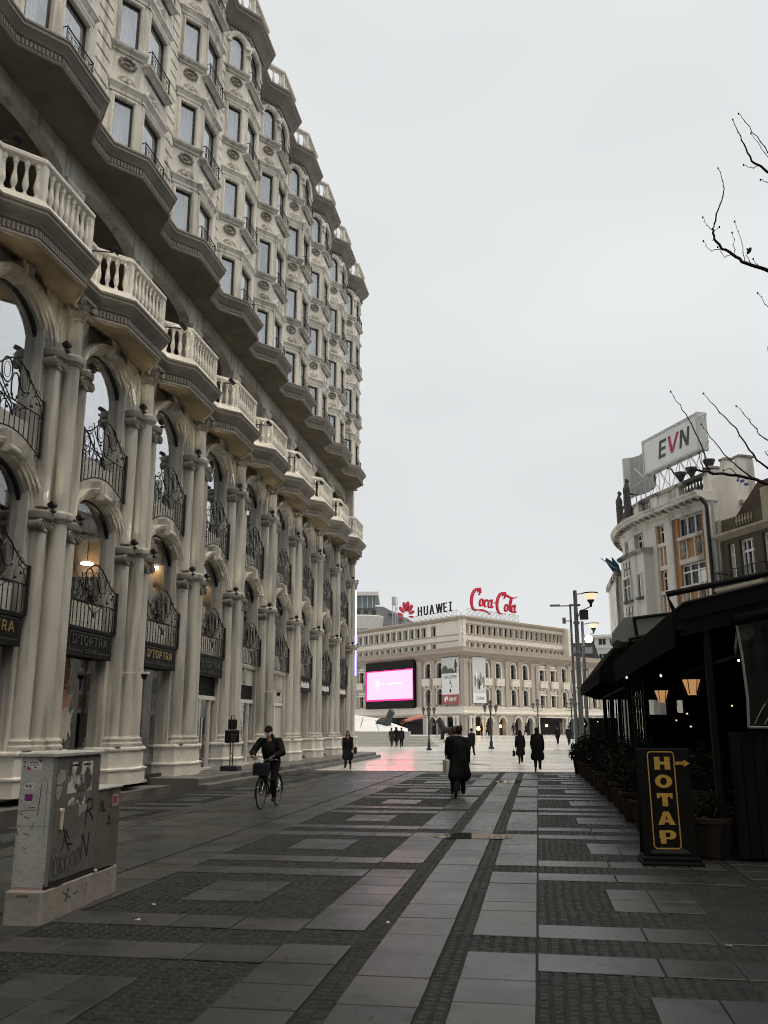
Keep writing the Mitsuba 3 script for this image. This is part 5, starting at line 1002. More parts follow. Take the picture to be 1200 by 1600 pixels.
# lean-to roof: eave on the street side, rising away from the street
roofp = Polygon([(XE, 3.22), (XE + .1, 3.30), (7.5, 4.55), (7.5, 4.35), (XE + .1, 3.08), (XE, 3.10)])
cf('roof', extr(roofp, Y1, Y2, 'y'), 'cafe_black'); cf('roof_covering', extr(Polygon([(XE - .02, 3.225), (XE + .1, 3.325), (7.5, 4.575), (7.5, 4.552), (XE + .1, 3.302), (XE, 3.222)]), Y1 - .03, Y2, 'y'), 'roof_felt'); cf('eave_beam', cat([box(XE - .03, XE + .12, Y1 + .02, Y2, 2.94, 3.14)]), 'cafe_black'); cf('gable_beam', xf(box(0, 5.8, -.06, .06, -.24, 0), Tr(XE, Y1 + .1, 3.1) @ Ry(-.215)), 'cafe_black')
cf('valance', cat([box(XE - .05, XE - .03, Y1, Y2, 2.72, 3.2)]), 'cafe_canvas')
for y in np.linspace(Y1 + .3, Y2 - .1, 8): cf('rafter', xf(box(0, 5.6, -.05, .05, -.3, -.14), Tr(XE + .1, y, 3.2) @ Ry(-.218)), 'cafe_black')
for y in (Y1 + .12, 20.4, Y2 - .1): cf('post', box(2.27, 2.35, y - .05, y + .05, 0, 3.1), 'cafe_black')
for y in np.linspace(20.9, 22.6, 4): cf('glazing_bar', box(2.28, 2.33, y - .025, y + .025, 1.05, 2.95), 'cafe_black')
for z in (1.05, 2.35, 2.93): cf('glazing_rail', box(2.28, 2.33, 20.4 if z > 1.1 else 15.2, Y2, z - .03, z + .03), 'cafe_black')
for a_, b_ in ((20.45, 22.8),): cf('side_pane', flat(sbox(a_, 1.06, b_, 2.92), 2.305), 'pvc_clear')
for i, y in enumerate(np.arange(15.2, Y2, .16)): cf('side_plank', box(2.26, 2.32, y, y + .152, .06, 1.02), 'dark_plank')
for x in np.arange(2.46, 7.4, .145): cf('front_plank', cbox(x, x + .137, Y1 - .05, Y1, .04, 1.60 + rng.uniform(-.005, .005), .01), 'dark_plank')
cf('front_post', box(4.4, 4.52, Y1 - .02, Y1 + .1, 0, 3.6), 'cafe_black')
# rolled clear plastic curtain in the front opening, with a pale hem
cur_pts = [(2.66, 3.05), (2.70, 2.6), (2.72, 2.0), (2.70, 1.66)]
cf('plastic_curtain', extr(Polygon(cur_pts + [(5.4, 1.66), (5.4, 3.75)]), Y1 - .11, Y1 - .105, 'y'), 'pvc_clear')
cf('curtain_hem', cat([tube([(x, Y1 - .115, z) for x, z in cur_pts], .018, 6), bar((2.70, Y1 - .115, 1.66), (5.4, Y1 - .115, 1.64), .018, 6)]), 'pvc_edge')
for i in range(5): cf('curtain_fold', tube([(x, Y1 - .11 - .02 * math.sin(t * 9), z) for t, x, z in [(t, 2.78 + i * .12 + t * (.4 + .25 * i), 1.7 + (t ** .8) * (.55 + .12 * i)) for t in np.linspace(0, 1, 8)]], .007, 5), 'pvc_edge')
cf('rolled_flap', xf(lathe([(0, 0), (.07, 0), (.07, 2.8), (0, 2.8)], 12), Tr(2.62, Y1 - .12, 3.04) @ Ry(math.pi / 2 - .2)), 'cafe_canvas')
cf('back_wall', cat([box(7.3, 7.45, Y1, Y2, 0, 4.4)]), 'cafe_black')
cf('deck', box(2.3, 7.4, Y1 + .05, 33, -.05, .05), 'dark_plank'); cf('end_wall', extr(sbox(2.36, 0, 7.3, 4.2).difference(sbox(2.66, 1.96, 3.06, 2.34)).difference(sbox(3.3, 2.0, 3.45, 2.3)), Y2 - .1, Y2, 'y'), 'cafe_black')
cf('duct', tube([(2.9, Y1 + .5, 2.95), (3.0, Y1 + 1.0, 2.98), (3.1, Y1 + 1.7, 2.8), (3.6, Y1 + 2.0, 2.75)], .12, 10), 'pipe_grey')
for i in range(3): cf('heater_tube', bar((2.5, Y1 + .6 + i * 1.3, 2.55 + .0 * i), (4.2, Y1 + .35 + i * 1.2, 3.05), .022, 6), 'pipe_grey')
cf('roof_rail', cat([tube([(XE + .18, Y1 + 1.2, 3.28), (XE + .06, Y1 + 1.2, 3.60), (4.5, Y1 + 1.0, 4.06), (7.0, Y1 + .9, 4.6)], .045, 8)]), 'cafe_black'); cf('roof_rail', tube([(XE + .2, 20.2, 3.2), (XE + .1, 20.2, 3.52), (3.6, 20.2, 3.85)], .035, 8), 'cafe_black')
rbx = thing('roof_awning_box', 'grey canvas box with a dark frame standing on the cafe roof', 'canvas box')
put(rbx, shp(extr(Polygon([(1.80, 3.56), (1.84, 3.86), (1.98, 4.04), (4.4, 4.30), (4.4, 3.92), (1.95, 3.50)]), 20.6, 22.2, 'y'), 'canvas_grey')); part(rbx, 'frame', shp(cat([bar((2.25, 20.57, 3.58), (2.2, 20.57, 4.05), .03), bar((2.2, 20.57, 4.03), (4.3, 20.57, 4.25), .03), bar((2.25, 20.57, 3.6), (4.3, 20.57, 3.9), .03), bar((2.1, 20.7, 3.2), (2.1, 20.7, 3.6), .04), bar((4.4, 20.7, 3.6), (4.4, 20.7, 3.9), .04)]), 'cafe_black'))
aw = thing('street_awning', 'dark canvas awning sloping down to the street at the far end of the cafe', 'awning')
put(aw, shp(cat([extr(Polygon([(1.56, 3.02), (1.58, 3.12), (2.3, 4.0), (3.2, 4.1), (5, 4.2), (5, 4.1), (3.2, 4.0), (2.36, 3.9), (1.62, 3.02)]), 23.2, 33.2, 'y')]), 'cafe_canvas'))
part(aw, 'valance', shp(box(1.55, 1.57, 23.2, 33.2, 2.74, 3.06), 'cafe_canvas')); part(aw, 'end_cloth', shp(extr(Polygon([(1.58, 3.1), (2.3, 3.97), (5, 4.15), (5, 2.6), (2.1, 2.62), (1.6, 2.8)]), 33.16, 33.2, 'y'), 'cafe_canvas'))
part(aw, 'near_cloth', shp(extr(Polygon([(1.58, 3.1), (2.3, 3.97), (5, 4.15), (5, 2.6), (2.2, 2.6), (1.6, 2.8)]), 23.2, 23.24, 'y'), 'cafe_canvas'))
for y in (24, 27, 30, 33): part(aw, 'post', shp(box(2.28, 2.38, y - .05, y + .05, 0, 3.9), 'cafe_black'))
for y in (25, 26, 28, 29, 31, 32): part(aw, 'glazing_bar', shp(box(2.30, 2.34, y - .025, y + .025, 1.0, 2.7), 'cafe_black'))
for y in np.arange(23.3, 33, .2): part(aw, 'fence_plank', shp(box(2.26, 2.32, y, y + .19, .05, 1.0), 'dark_plank'))
part(aw, 'top_rail', shp(box(2.28, 2.36, 23.3, 33, 2.66, 2.72), 'cafe_black'))
# lamps inside
scene['shade_glow'] = {'type': 'diffuse', 'reflectance': {'type': 'rgb', 'value': [.6, .5, .35]}}
for x, y, lab in ((2.45, 15.2, 'glowing amber glass lantern hanging in the front of the cafe'), (2.55, 19.6, 'dimmer amber lantern deeper inside the cafe, left of the front lantern')):
    q = thing('cafe_lantern', lab, 'lantern', None); M = Tr(x, y, 2.16) @ Sc(.9, .9, .9)
    part(q, 'shade', {**shp(lathe([(.05, 0), (.07, .0), (.12, .17), (.155, .27), (.13, .27), (.05, .02)], 10), 'shade_glow'), 'emitter': {'type': 'area', 'radiance': lamp_radiance((1, .52, .2), LAMP * .075)}}, M)
    part(q, 'cap', shp(cat([lathe([(0, .30), (.17, .27), (.16, .29), (.03, .36), (0, .38)], 10), bar((0, 0, .36), (0, 0, .9), .012)]), 'iron'), M); part(q, 'mullion', shp(cat([bar((.12 * math.cos(a_), .12 * math.sin(a_), .02), (.16 * math.cos(a_), .16 * math.sin(a_), .27), .008) for a_ in np.arange(0, 6.28, 1.047)]), 'iron'), M)
for i, (x, y, z, k_) in enumerate(((2.06, 21.6, 2.78, 3), (2.30, 17.6, 2.60, 3), (2.72, 12.9, 2.54, 3), (2.9, 23.5, 1.95, 2), (3.15, 22, 1.82, 2), (3.4, 22.0, 1.97, 2.5), (3.3, 21, 1.68, 2), (1.95, 31, 1.85, 2), (4.0, 20, 2.1, 1.6), (2.4, 30.5, 1.7, 1.6))):
    q = thing('cafe_light', ('tiny bright white lamp under the cafe eave, far along it', 'tiny bright white lamp under the cafe eave above the hanging lanterns', 'tiny bright white lamp beside the clear plastic curtain', 'small warm light low inside the cafe, leftmost of the cluster', 'small warm light low inside the cafe, second of the cluster', 'small warm light inside the cafe, highest of the cluster', 'small warm light inside the cafe, lowest of the cluster', 'small orange light near the far end of the awning', 'small warm light at the back of the cafe', 'small orange light under the far awning, low down')[i], 'light')
    put(q, {**shp(sph(.016 if i < 3 else .013, s=1), 'shade_glow'), 'emitter': {'type': 'area', 'radiance': lamp_radiance((1, .93, .8) if i < 3 else (1, .66, .33), LAMP * k_ * .5)}}, Tr(x, y, z))
bsdf('parasol_white', base_color=(0.62, 0.62, 0.60), roughness=0.8)
# planters and pots along the terrace
bsdf('terracotta', base_color=mikit.proc(lambda p, n, uv: mi.Color3f(0.030, 0.014, 0.010) * (.6 + .8 * fbm(p.x * 6, p.y * 6, p.z * 6, 3))), roughness=0.8); bsdf('leaf_dark', base_color=mikit.proc(lambda p, n, uv: mi.Color3f(0.010, 0.014, 0.008) * (.4 + 1.2 * noise(p.x * 30, p.y * 30, p.z * 30))), roughness=0.7, specular=0.12); bsdf('leaf_pale', base_color=(0.05, 0.056, 0.045), roughness=0.5); bsdf('soil', base_color=(0.012, 0.010, 0.008), roughness=1.)
pot_s = shp(lathe([(0, 0), (.22, 0), (.24, .03), (.30, .42), (.335, .44), (.34, .50), (.31, .51), (.29, .44), (0, .42)], 20), 'terracotta', smooth=35); soil_s = shp(lathe([(.29, .45), (0, .46)], 16), 'soil')
def leaves(n, rx, rz, zc, seed, size, mat):
    r = np.random.default_rng(seed); out = []
    d = r.normal(size=(n, 3)); d /= np.linalg.norm(d, axis=1, keepdims=True); rad = r.uniform(.25, 1, n) ** .5
    lump = 1 + .35 * np.sin(d[:, 0] * 5 + seed) * np.sin(d[:, 2] * 4 + 2 * seed) + .2 * np.sin(d[:, 1] * 9 + seed)
    c = d * (rad * lump)[:, None] * [rx, rx, rz]; c[:, 2] += zc
    a = r.normal(size=(n, 3)); a /= np.linalg.norm(a, axis=1, keepdims=True); b = np.cross(a, r.normal(size=(n, 3))); b /= np.linalg.norm(b, axis=1, keepdims=True)
    L = size * r.uniform(.6, 1.3, (n, 1)); W = L * .36
    v = np.stack([c - a * L, c + b * W, c + a * L, c - b * W], 1).reshape(-1, 3); i = np.arange(n)[:, None] * 4
    return v, np.vstack([i + [0, 1, 2], i + [0, 2, 3]])
def stems(n, rx, z0, zc, rz, seed):
    r = np.random.default_rng(seed); return cat([tube(bez([(r.uniform(-.08, .08), r.uniform(-.08, .08), z0), (r.uniform(-.1, .1), r.uniform(-.1, .1), zc), (r.uniform(-rx, rx) * .8, r.uniform(-rx, rx) * .8, zc + rz * r.uniform(.1, .8))], 5), [.014, .012, .01, .008, .005], 4) for _ in range(n)])
bushes = [(shp(leaves(900, .40, .46, .98, i, .055, 'l'), 'leaf_dark'), shp(stems(7, .35, .42, .9, .4, i), 'dark_plank')) for i in range(3)]
bsdf('leaf_mid', base_color=(0.024, 0.034, 0.015), roughness=0.6, specular=0.2); bush_mid = [shp(leaves(220, .42, .48, 1.0, 40 + i, .05, 'l'), 'leaf_mid') for i in range(3)]
pots = [(2.22, 13.05, 0, 1.0, 'terracotta pot with a low dark shrub, right behind the hotel sign board'), (2.42, 14.1, .30, .95, 'raised terracotta pot with a speckled small-leaved shrub against the cafe side'),
        (1.78, 16.2, 0, .95, 'terracotta pot third along the cafe side'), (1.75, 17.8, 0, 1.0, 'terracotta pot fourth along the cafe side'), (1.76, 19.3, 0, .95, 'terracotta pot fifth along the cafe side'), (1.8, 20.9, 0, 1.0, 'terracotta pot sixth along the cafe side'), (1.76, 22.6, 0, .9, 'terracotta pot seventh along the cafe side'), (1.74, 24.4, 0, 1.05, 'terracotta pot eighth along the cafe side'), (1.72, 26.3, 0, 1.0, 'terracotta pot ninth along the cafe side'), (1.7, 28.4, 0, 1.0, 'terracotta pot tenth along the cafe side'), (1.66, 30.6, 0, 1.05, 'terracotta pot eleventh along the cafe side'), (1.62, 33.0, 0, 1.0, 'terracotta pot twelfth and last along the cafe side')]
for i, (x, y, z, s, lab) in enumerate(pots):
    q = thing('plant_pot', lab, 'plant pot', 'terracotta pots along the cafe'); M = Tr(x, y, z) @ Sc(s, s, s)
    put(q, pot_s, M); part(q, 'soil', soil_s, M)
    if z: part(q, 'stand', shp(cbox(-.3, .3, -.3, .3, -.3, 0, .02), 'dark_plank'), M)
    pl_ = thing('potted_shrub', lab.replace('terracotta pot', 'dark leafy shrub in the pot').replace(' with a low dark shrub', '').replace('raised dark leafy', 'speckled dark leafy').replace(' with a speckled small-leaved shrub', ' on a stand'), 'shrub', 'shrubs in the cafe pots')
    M2 = M @ Rz(i * 1.3) @ Sc(.9, .9, (.52, .8, .95, 1.05, .9, 1.0)[i % 6])
    part(pl_, 'foliage', bushes[i % 3][0], M2); part(pl_, 'light_foliage', bush_mid[i % 3], M2); part(pl_, 'stem', bushes[i % 3][1], M2)
    if i == 1: part(pl_, 'pale_leaves', shp(leaves(260, .34, .42, 1.0, 77, .026, 'l'), 'leaf_pale'), M2)
bx = thing('planter_box', 'dark square planter with spiky leaves at the far end of the terrace', 'planter')
put(bx, shp(cat([xf(lathe([(.28, 0), (.38, .62), (.34, .62), (.30, .5), (0, .5)], 4), Rz(math.pi / 4))]), 'cafe_black'), Tr(1.50, 35.2, 0)); part(bx, 'leaves', shp(leaves(420, .38, .3, .8, 5, .11, 'l'), 'leaf_dark'), Tr(1.50, 35.2, 0))
# pavement sign HOTAP
hs = thing('hotel_sign_board', 'black pavement board with yellow letters HOTAP in a rounded yellow outline', 'sign board')
bsdf('sign_yellow', base_color=(0.52, 0.30, 0.035), roughness=0.5); bsdf('red_print', base_color=(0.3, 0.03, 0.01), roughness=.6)
HM = Tr(1.58, 12.35, 0) @ Rz(.0) @ Rx(-.10)
def hp(name, m, mat, M=None): return part(hs, name, shp(m, mat), HM if M is None else HM @ M)
hp('board', cbox(-.33, .33, -.03, .03, .10, 1.40, .015), 'cafe_black')
hp('rear_board', cbox(-.33, .33, -.03, .03, .10, 1.36, .015), 'cafe_black', Tr(0, .42, 0) @ Rx(.3)); part(hs, 'base', shp(cat([cbox(-.37, .37, -.24, .40, .0, .04, .012), cbox(-.35, .35, -.16, .34, .04, .09, .012)]), 'cafe_black'), Tr(1.58, 12.35, 0))
FY = np.array([[1, 0, 0, 0], [0, 0, -1, 0], [0, 1, 0, 0], [0, 0, 0, 1.0]])      # text plane facing the camera (-y)
rr = sbox(-.20, .17, .14, 1.36).buffer(-.05).buffer(.05); hp('outline', extr(rr.difference(rr.buffer(-.014)), -.034, -.031, 'y'), 'sign_yellow')
def heavy(L_):
    """wide heavy capital in a cell 1 wide and 1 high"""
    b = lambda *a_: sbox(*a_)
    oval = lambda rx, ry: affinity.translate(affinity.scale(Point(0, 0).buffer(1, 10), rx, ry), .5, .5)
    return {'H': unary_union([b(.02, 0, .36, 1), b(.64, 0, .98, 1), b(.2, .39, .8, .63)]), 'O': oval(.52, .52).difference(oval(.20, .29)), 'T': unary_union([b(.03, .72, .97, 1), b(.33, 0, .67, .9), b(.03, .6, .17, .8), b(.83, .6, .97, .8)]),
            'A': Polygon([(-.02, 0), (.33, 1), (.67, 1), (1.02, 0), (.66, 0), (.60, .2), (.40, .2), (.34, 0)]).difference(Polygon([(.43, .38), (.57, .38), (.5, .68)])), 'P': unary_union([b(.05, 0, .40, 1), sbox(.1, .46, .62, .9).buffer(.1), affinity.translate(affinity.scale(Point(0, 0).buffer(1, 10), .36, .34), .64, .66)]).difference(sbox(.42, .56, .58, .76).buffer(.06))}[L_]
for i, L_ in enumerate('HOTAP'): hp('letter', extr(affinity.translate(affinity.scale(heavy(L_), .205, .16, origin=(0, 0)), -.12, 1.13 - .224 * i), -.034, -.031, 'y'), 'sign_yellow')
hp('arrow', extr(Polygon([(.15, 1.19), (.25, 1.19), (.25, 1.165), (.325, 1.21), (.25, 1.255), (.25, 1.23), (.15, 1.23)]), -.034, -.031, 'y'), 'sign_yellow'); hp('arrow_lettering', xf(centred(text('HOTAP', .022, .002, True)), Tr(.225, -.034, 1.21) @ FY), 'red_print')
hp('photo_print', extr(Polygon([(x, .12 + .33 * (y - .12)) for x, y in arc(.0, .12, .24, 0, 180, 12)]), -.033, -.031, 'y'), 'print_grey_dim'); bsdf('print_grey_dim', base_color=(0.03, 0.032, 0.03), roughness=.7)
# ------------------------------------------------------------------ street lamps, mast, signals
bsdf('pole_grey', base_color=(0.15, 0.155, 0.155), roughness=0.5, metallic=0.3)
scene['bowl_glow'] = {'type': 'diffuse', 'reflectance': {'type': 'rgb', 'value': [.7, .65, .55]}}
def bowl_lamp(x, y, h, lab, speaker, r0=.125):
    q = thing('street_lamp', lab, 'street lamp', 'street lamps with lit glass bowls'); M = Tr(x, y, 0)
    part(q, 'pole', shp(cat([lathe([(r0 + .06, 0), (r0 + .06, .5), (r0, .6), (r0 * .75, h), (0, h + .05)], 14)] + [lathe([(r0 * .95, z), (r0 * 1.25, z + .03), (r0 * 1.25, z + .12), (r0 * .95, z + .15)], 14) for z in (h * .42, h * .62, h * .8)]), 'pole_grey', smooth=40), M)
    bx_ = .74
    part(q, 'arm', shp(cat([tube([(.08, 0, h - 1.35), (.2, 0, h - 1.0), (.45, 0, h - .92), (bx_, 0, h - .78)], .03, 6), bar((0, 0, h - .18), (bx_ - .38, 0, h - .14), .03, 6)]), 'pole_grey'), M)
    part(q, 'bowl', {**shp(lathe([(.10, -.36), (.16, -.31), (.30, -.09), (.37, 0), (.0, .03)], 18), 'bowl_glow'), 'emitter': {'type': 'area', 'radiance': lamp_radiance((1, .70, .42), LAMP * .17)}}, M @ Tr(bx_, 0, h - .15))
    part(q, 'bowl_base', shp(cat([lathe([(0, -.68), (.05, -.66), (.07, -.5), (.16, -.38), (.18, -.31), (0, -.29)], 12), lathe([(.36, -.02), (.39, 0), (.38, .04), (.35, .03)], 18)]), 'iron'), M @ Tr(bx_, 0, h - .15))
    if speaker: part(q, 'loudspeaker', shp(cat([box(.18, .58, -.2, .2, h - 1.42, h - .98), bar((0, 0, h - 1.2), (.3, 0, h - 1.2), .03)]), 'iron'), M)
    return q
L1 = bowl_lamp(2.06, 45, 8.25, 'tall street lamp with a lit glass bowl and a black loudspeaker', True)
L2 = bowl_lamp(3.27, 63, 8.75, 'grey street lamp with a lit glass bowl, beyond the taller lamp with the loudspeaker', False)
gl = thing('globe_light', 'round bright white light fixed to the farther street lamp pole', 'light'); put(gl, {**shp(sph(.27, s=2), 'bowl_glow'), 'emitter': {'type': 'area', 'radiance': lamp_radiance((1, .99, .95), LAMP * 1.0)}}, Tr(3.62, 62.3, 7.5)); part(gl, 'bracket', shp(bar((-.25, .5, 0), (0, .1, 0), .05), 'iron'), Tr(3.62, 62.3, 7.5))
ms = thing('floodlight_mast', 'slim grey mast with small floodlights on a crossbar beside the street lamps', 'mast')
put(ms, shp(lathe([(.11, 0), (.06, 8.9), (0, 8.95)], 10), 'pole_grey', smooth=40), Tr(2.2, 55, 0)); part(ms, 'crossbar', shp(cat([bar((-1.1, 0, 8.82), (.5, 0, 8.82), .04), xf(box(-.3, .3, -.1, .1, -.05, .05), Tr(-.9, 0, 8.85)), xf(box(-.3, .3, -.1, .1, -.05, .05), Tr(.3, 0, 8.85)), bar((-.35, 0, 7.9), (0, 0, 7.9), .03), box(-.5, -.3, -.1, .1, 7.75, 8.1)]), 'pole_grey'), Tr(2.2, 55, 0))
sg = thing('lit_arrow_sign', 'round black sign with a glowing white arrow low beside the street lamps', 'sign'); put(sg, shp(xf(lathe([(0, -.04), (.36, -.04), (.36, .04), (0, .04)], 18), Tr(2.75, 59.6, 1.9) @ Rx(math.pi / 2)), 'sign_black'))
part(sg, 'arrow', {**shp(extr(Polygon([(-.07, -.2), (.07, -.2), (.07, .0), (.2, .0), (0, .24), (-.2, 0), (-.07, 0)]), -.06, -.05, 'y'), 'bowl_glow'), 'emitter': {'type': 'area', 'radiance': lamp_radiance((.95, 1, 1), LAMP * .5)}}, Tr(2.75, 59.6, 1.88)); part(sg, 'post', shp(bar((2.75, 59.65, 0), (2.75, 59.65, 1.7), .05), 'iron'))
ko = thing('market_canopy', 'white flat canopy on thin legs behind the street lamps, dark inside', 'canopy'); put(ko, shp(xf(box(-1.3, 2.4, -1.5, 1.5, 0, .10), Tr(4.2, 72, 2.45) @ Ry(-.06)), 'parasol_white'))
for x, y in ((3.0, 70.6), (6.4, 70.6), (3.0, 73.4), (6.4, 73.4)): part(ko, 'leg', shp(bar((x, y, 0), (x, y, 2.45), .05), 'iron'))
part(ko, 'back_cloth', shp(box(3.0, 6.4, 73.4, 73.45, 0, 2.4), 'cafe_black'))
def lantern_post(x, y, h, lab):
    q = thing('lantern_post', lab, 'lamp post', 'ornate lantern posts on the square'); M = Tr(x, y, rise(y)); s = h / 3.6
    part(q, 'pole', shp(lathe([(.22, 0), (.22, .1), (.12, .16), (.12, .5), (.07, .6), (.05, 2.6), (.08, 2.65), (.04, 2.75), (.04, 3.2), (0, 3.2)], 12), 'iron', smooth=40), M @ Sc(s, s, s))
    part(q, 'arm', shp(cat([tube([(0, 0, 2.55), (.25 * c_, .25 * d_, 2.45), (.42 * c_, .42 * d_, 2.6), (.42 * c_, .42 * d_, 2.8)], .022, 5) for c_, d_ in ((1, 0), (-1, 0), (0, 1), (0, -1))]), 'iron'), M @ Sc(s, s, s))
    for c_, d_, z in ((.42, 0, 2.8), (-.42, 0, 2.8), (0, .42, 2.8), (0, -.42, 2.8), (0, 0, 3.15)):
        l_ = sub(q, 'lantern'); ML = M @ Sc(s, s, s) @ Tr(c_, d_, z)
        part(l_, 'glass', lan_glass, ML); part(l_, 'cap', lan_cap, ML)
bsdf('lantern_glass', base_color=(0.14, 0.13, 0.11), roughness=0.2)
lan_glass = shp(lathe([(.07, 0), (.14, .30), (.0, .30)], 6), 'lantern_glass'); lan_cap = shp(cat([lathe([(.17, .29), (.16, .33), (.08, .42), (.04, .46), (0, .5)], 6), lathe([(.0, -.06), (.06, -.04), (.08, .0), (.08, .02)], 6)]), 'iron')
lantern_post(-8.3, 70.7, 3.55, 'ornate black lantern post in front of the video screen'); lantern_post(-3.8, 75.8, 3.85, 'ornate black lantern post in front of the store corner'); lantern_post(.05, 104, 4.3, 'ornate lantern post before the right wing of the store, nearer the corner'); lantern_post(3.75, 104, 4.4, 'ornate lantern post before the right wing of the store, beside the tall street lamps')
# ------------------------------------------------------------------ stone platform with lions on the left of the square
sp = thing('fountain_platform', 'stepped pale stone platform under a sloping white cover, left on the square', 'platform')
for i in range(4): part(sp, 'step', shp(cbox(-26, -8.6 + .0 - i * .35, 80 + i * .5, 96, -.1 + .24 * i, .24 * (i + 1), .02), 'plaza_step'))
part(sp, 'parapet', shp(cbox(-26, -11.4, 82.2, 83.0, .9, 1.35, .03), 'plaza_step'))
bsdf('cover_white', base_color=(0.68, 0.68, 0.66), roughness=0.7)
part(sp, 'white_cover', shp(cat([(np.array([[-26, 83, 1.2], [-11.6, 83, 1.1], [-12.4, 88, 1.6], [-15.2, 88, 2.55], [-19, 87, 3.1], [-26, 87, 3.3], [-18.5, 83, 1.5], [-26, 92, 3.0], [-14, 92, 1.2]]), np.array([[0, 6, 5], [6, 4, 5], [6, 3, 4], [6, 1, 3], [1, 2, 3], [2, 8, 3], [3, 8, 4], [8, 7, 4], [4, 7, 5]]))]), 'cover_white'))
for i in range(5): part(sp, 'cover_seam', shp(tube([(-20 + i * 1.9, 83.0 + .02, 1.22 + .02), (-19 + i * 1.2, 87.2, 3.12 - i * .24)], .03, 5), 'pole_grey'))
import manifold3d as m3
def blob(bones, edge=.05, it=8):
    """one smooth skin over a list of bones (p, r, q, s)"""
    ms = []
    for p, r, q, s in bones:
        ms.append(m3.Manifold.batch_hull([m3.Manifold.sphere(r, 12).translate(tuple(map(float, p))), m3.Manifold.sphere(s, 12).translate(tuple(map(float, q)))]))
    m = m3.Manifold.batch_boolean(ms, m3.OpType.Add).refine_to_length(edge)
    a_ = m.to_mesh(); t = trimesh.Trimesh(np.array(a_.vert_properties)[:, :3], np.array(a_.tri_verts), process=True)
    trimesh.smoothing.filter_taubin(t, lamb=.5, nu=.53, iterations=it); return np.array(t.vertices), np.array(t.faces)
bsdf('bronze', base_color=(0.055, 0.07, 0.066), roughness=0.55, metallic=0.4); bsdf('bronze_dark', base_color=(0.018, 0.02, 0.02), roughness=0.5, metallic=0.4)
def lion():
    b = [((0, -.55, .95), .34, (0, .45, 1.0), .30), ((0, -.6, 1.0), .36, (0, -.95, 1.55), .33), ((0, -.95, 1.55), .36, (0, -1.1, 1.95), .30), ((0, -1.15, 1.95), .24, (0, -1.45, 1.85), .15), ((0, .45, 1.0), .3, (0, .6, .8), .28)]
    for s in (-1, 1):
        b += [((.2 * s, -.75, 1.0), .17, (.22 * s, -.8, .45), .11), ((.22 * s, -.8, .45), .11, (.22 * s, -.85, .08), .10), ((.22 * s, -.85, .07), .09, (.22 * s, -1.02, .06), .08), ((.2 * s, .5, .8), .22, (.24 * s, .3, .5), .15), ((.24 * s, .3, .5), .14, (.24 * s, .62, .35), .09), ((.24 * s, .62, .35), .09, (.24 * s, .5, .08), .09), ((.24 * s, .5, .06), .08, (.24 * s, .3, .06), .07), ((.16 * s, -1.05, 2.15), .07, (.16 * s, -1.05, 2.22), .05)]
    b += [((0, .7, .85), .06, (0, 1.05, .5), .045), ((0, 1.05, .5), .045, (0, 1.3, .7), .06)]
    return blob(b, .09, 6)
LION = lion()
for x, y, z, rz, s, mat, lab in ((-14.5, 86, 1.25, 1.0, .95, 'bronze', 'greenish bronze lion statue on the white platform below the video screen'), (-8.45, 89, .55, -1.9, .92, 'bronze_dark', 'dark bronze lion statue before the store corner, beside the walkers')):
    q = thing('lion_statue', lab, 'statue'); M = Tr(x, y, z) @ Rz(rz) @ Sc(s, s, s); part(q, 'lion', shp(LION, mat, smooth=True), M); part(q, 'pedestal', shp(cbox(-.5, .5, -1.2, .9, -.95, .02, .04), 'plaza_step'), M)
for i, (x, y, z, s, lab) in enumerate(((-17.0, 93, 1.6, 1.5, 'dark green bush left of the bronze lion under the video screen'), (-14.2, 96, 1.5, 1.6, 'dark green bush right of the bronze lion under the video screen'))):
    q = thing('bush', lab, 'bush'); M = Tr(x, y, z) @ Sc(s, s, s) @ Tr(0, 0, -.7)
    part(q, 'foliage', bushes[i][0], M); part(q, 'stem', bushes[i][1], M); part(q, 'tub', shp(lathe([(0, -.3), (.25, -.3), (.3, .4), (0, .42)], 12), 'dark_void'), M)
bsdf('canopy_pink', base_color=(0.45, 0.17, 0.12), roughness=0.7)
q = thing('red_awning', 'salmon red awning over the dark cafe front below the video screen', 'awning'); put(q, shp(cat([(np.array([[-3.0, 0, 2.0], [-1.9, 0, 2.6], [-.8, 0, 2.95], [.2, 0, 3.1], [-3.0, 1.5, 2.6], [.2, 1.5, 3.5], [-3.0, 0, 1.85], [-1.9, 0, 2.4], [-.8, 0, 2.72], [.2, 0, 2.85]]), np.array([[0, 1, 4], [1, 2, 4], [2, 5, 4], [2, 3, 5], [0, 6, 7], [0, 7, 1], [1, 7, 8], [1, 8, 2], [2, 8, 9], [2, 9, 3]]))]), 'canopy_pink'), Tr(-14.9, 119, 0))
for x, z in ((-2.9, 2.0), (0.1, 3.0)): part(q, 'leg', shp(bar((x, .1, .5), (x, .1, z), .05), 'iron'), Tr(-14.9, 119, 0))

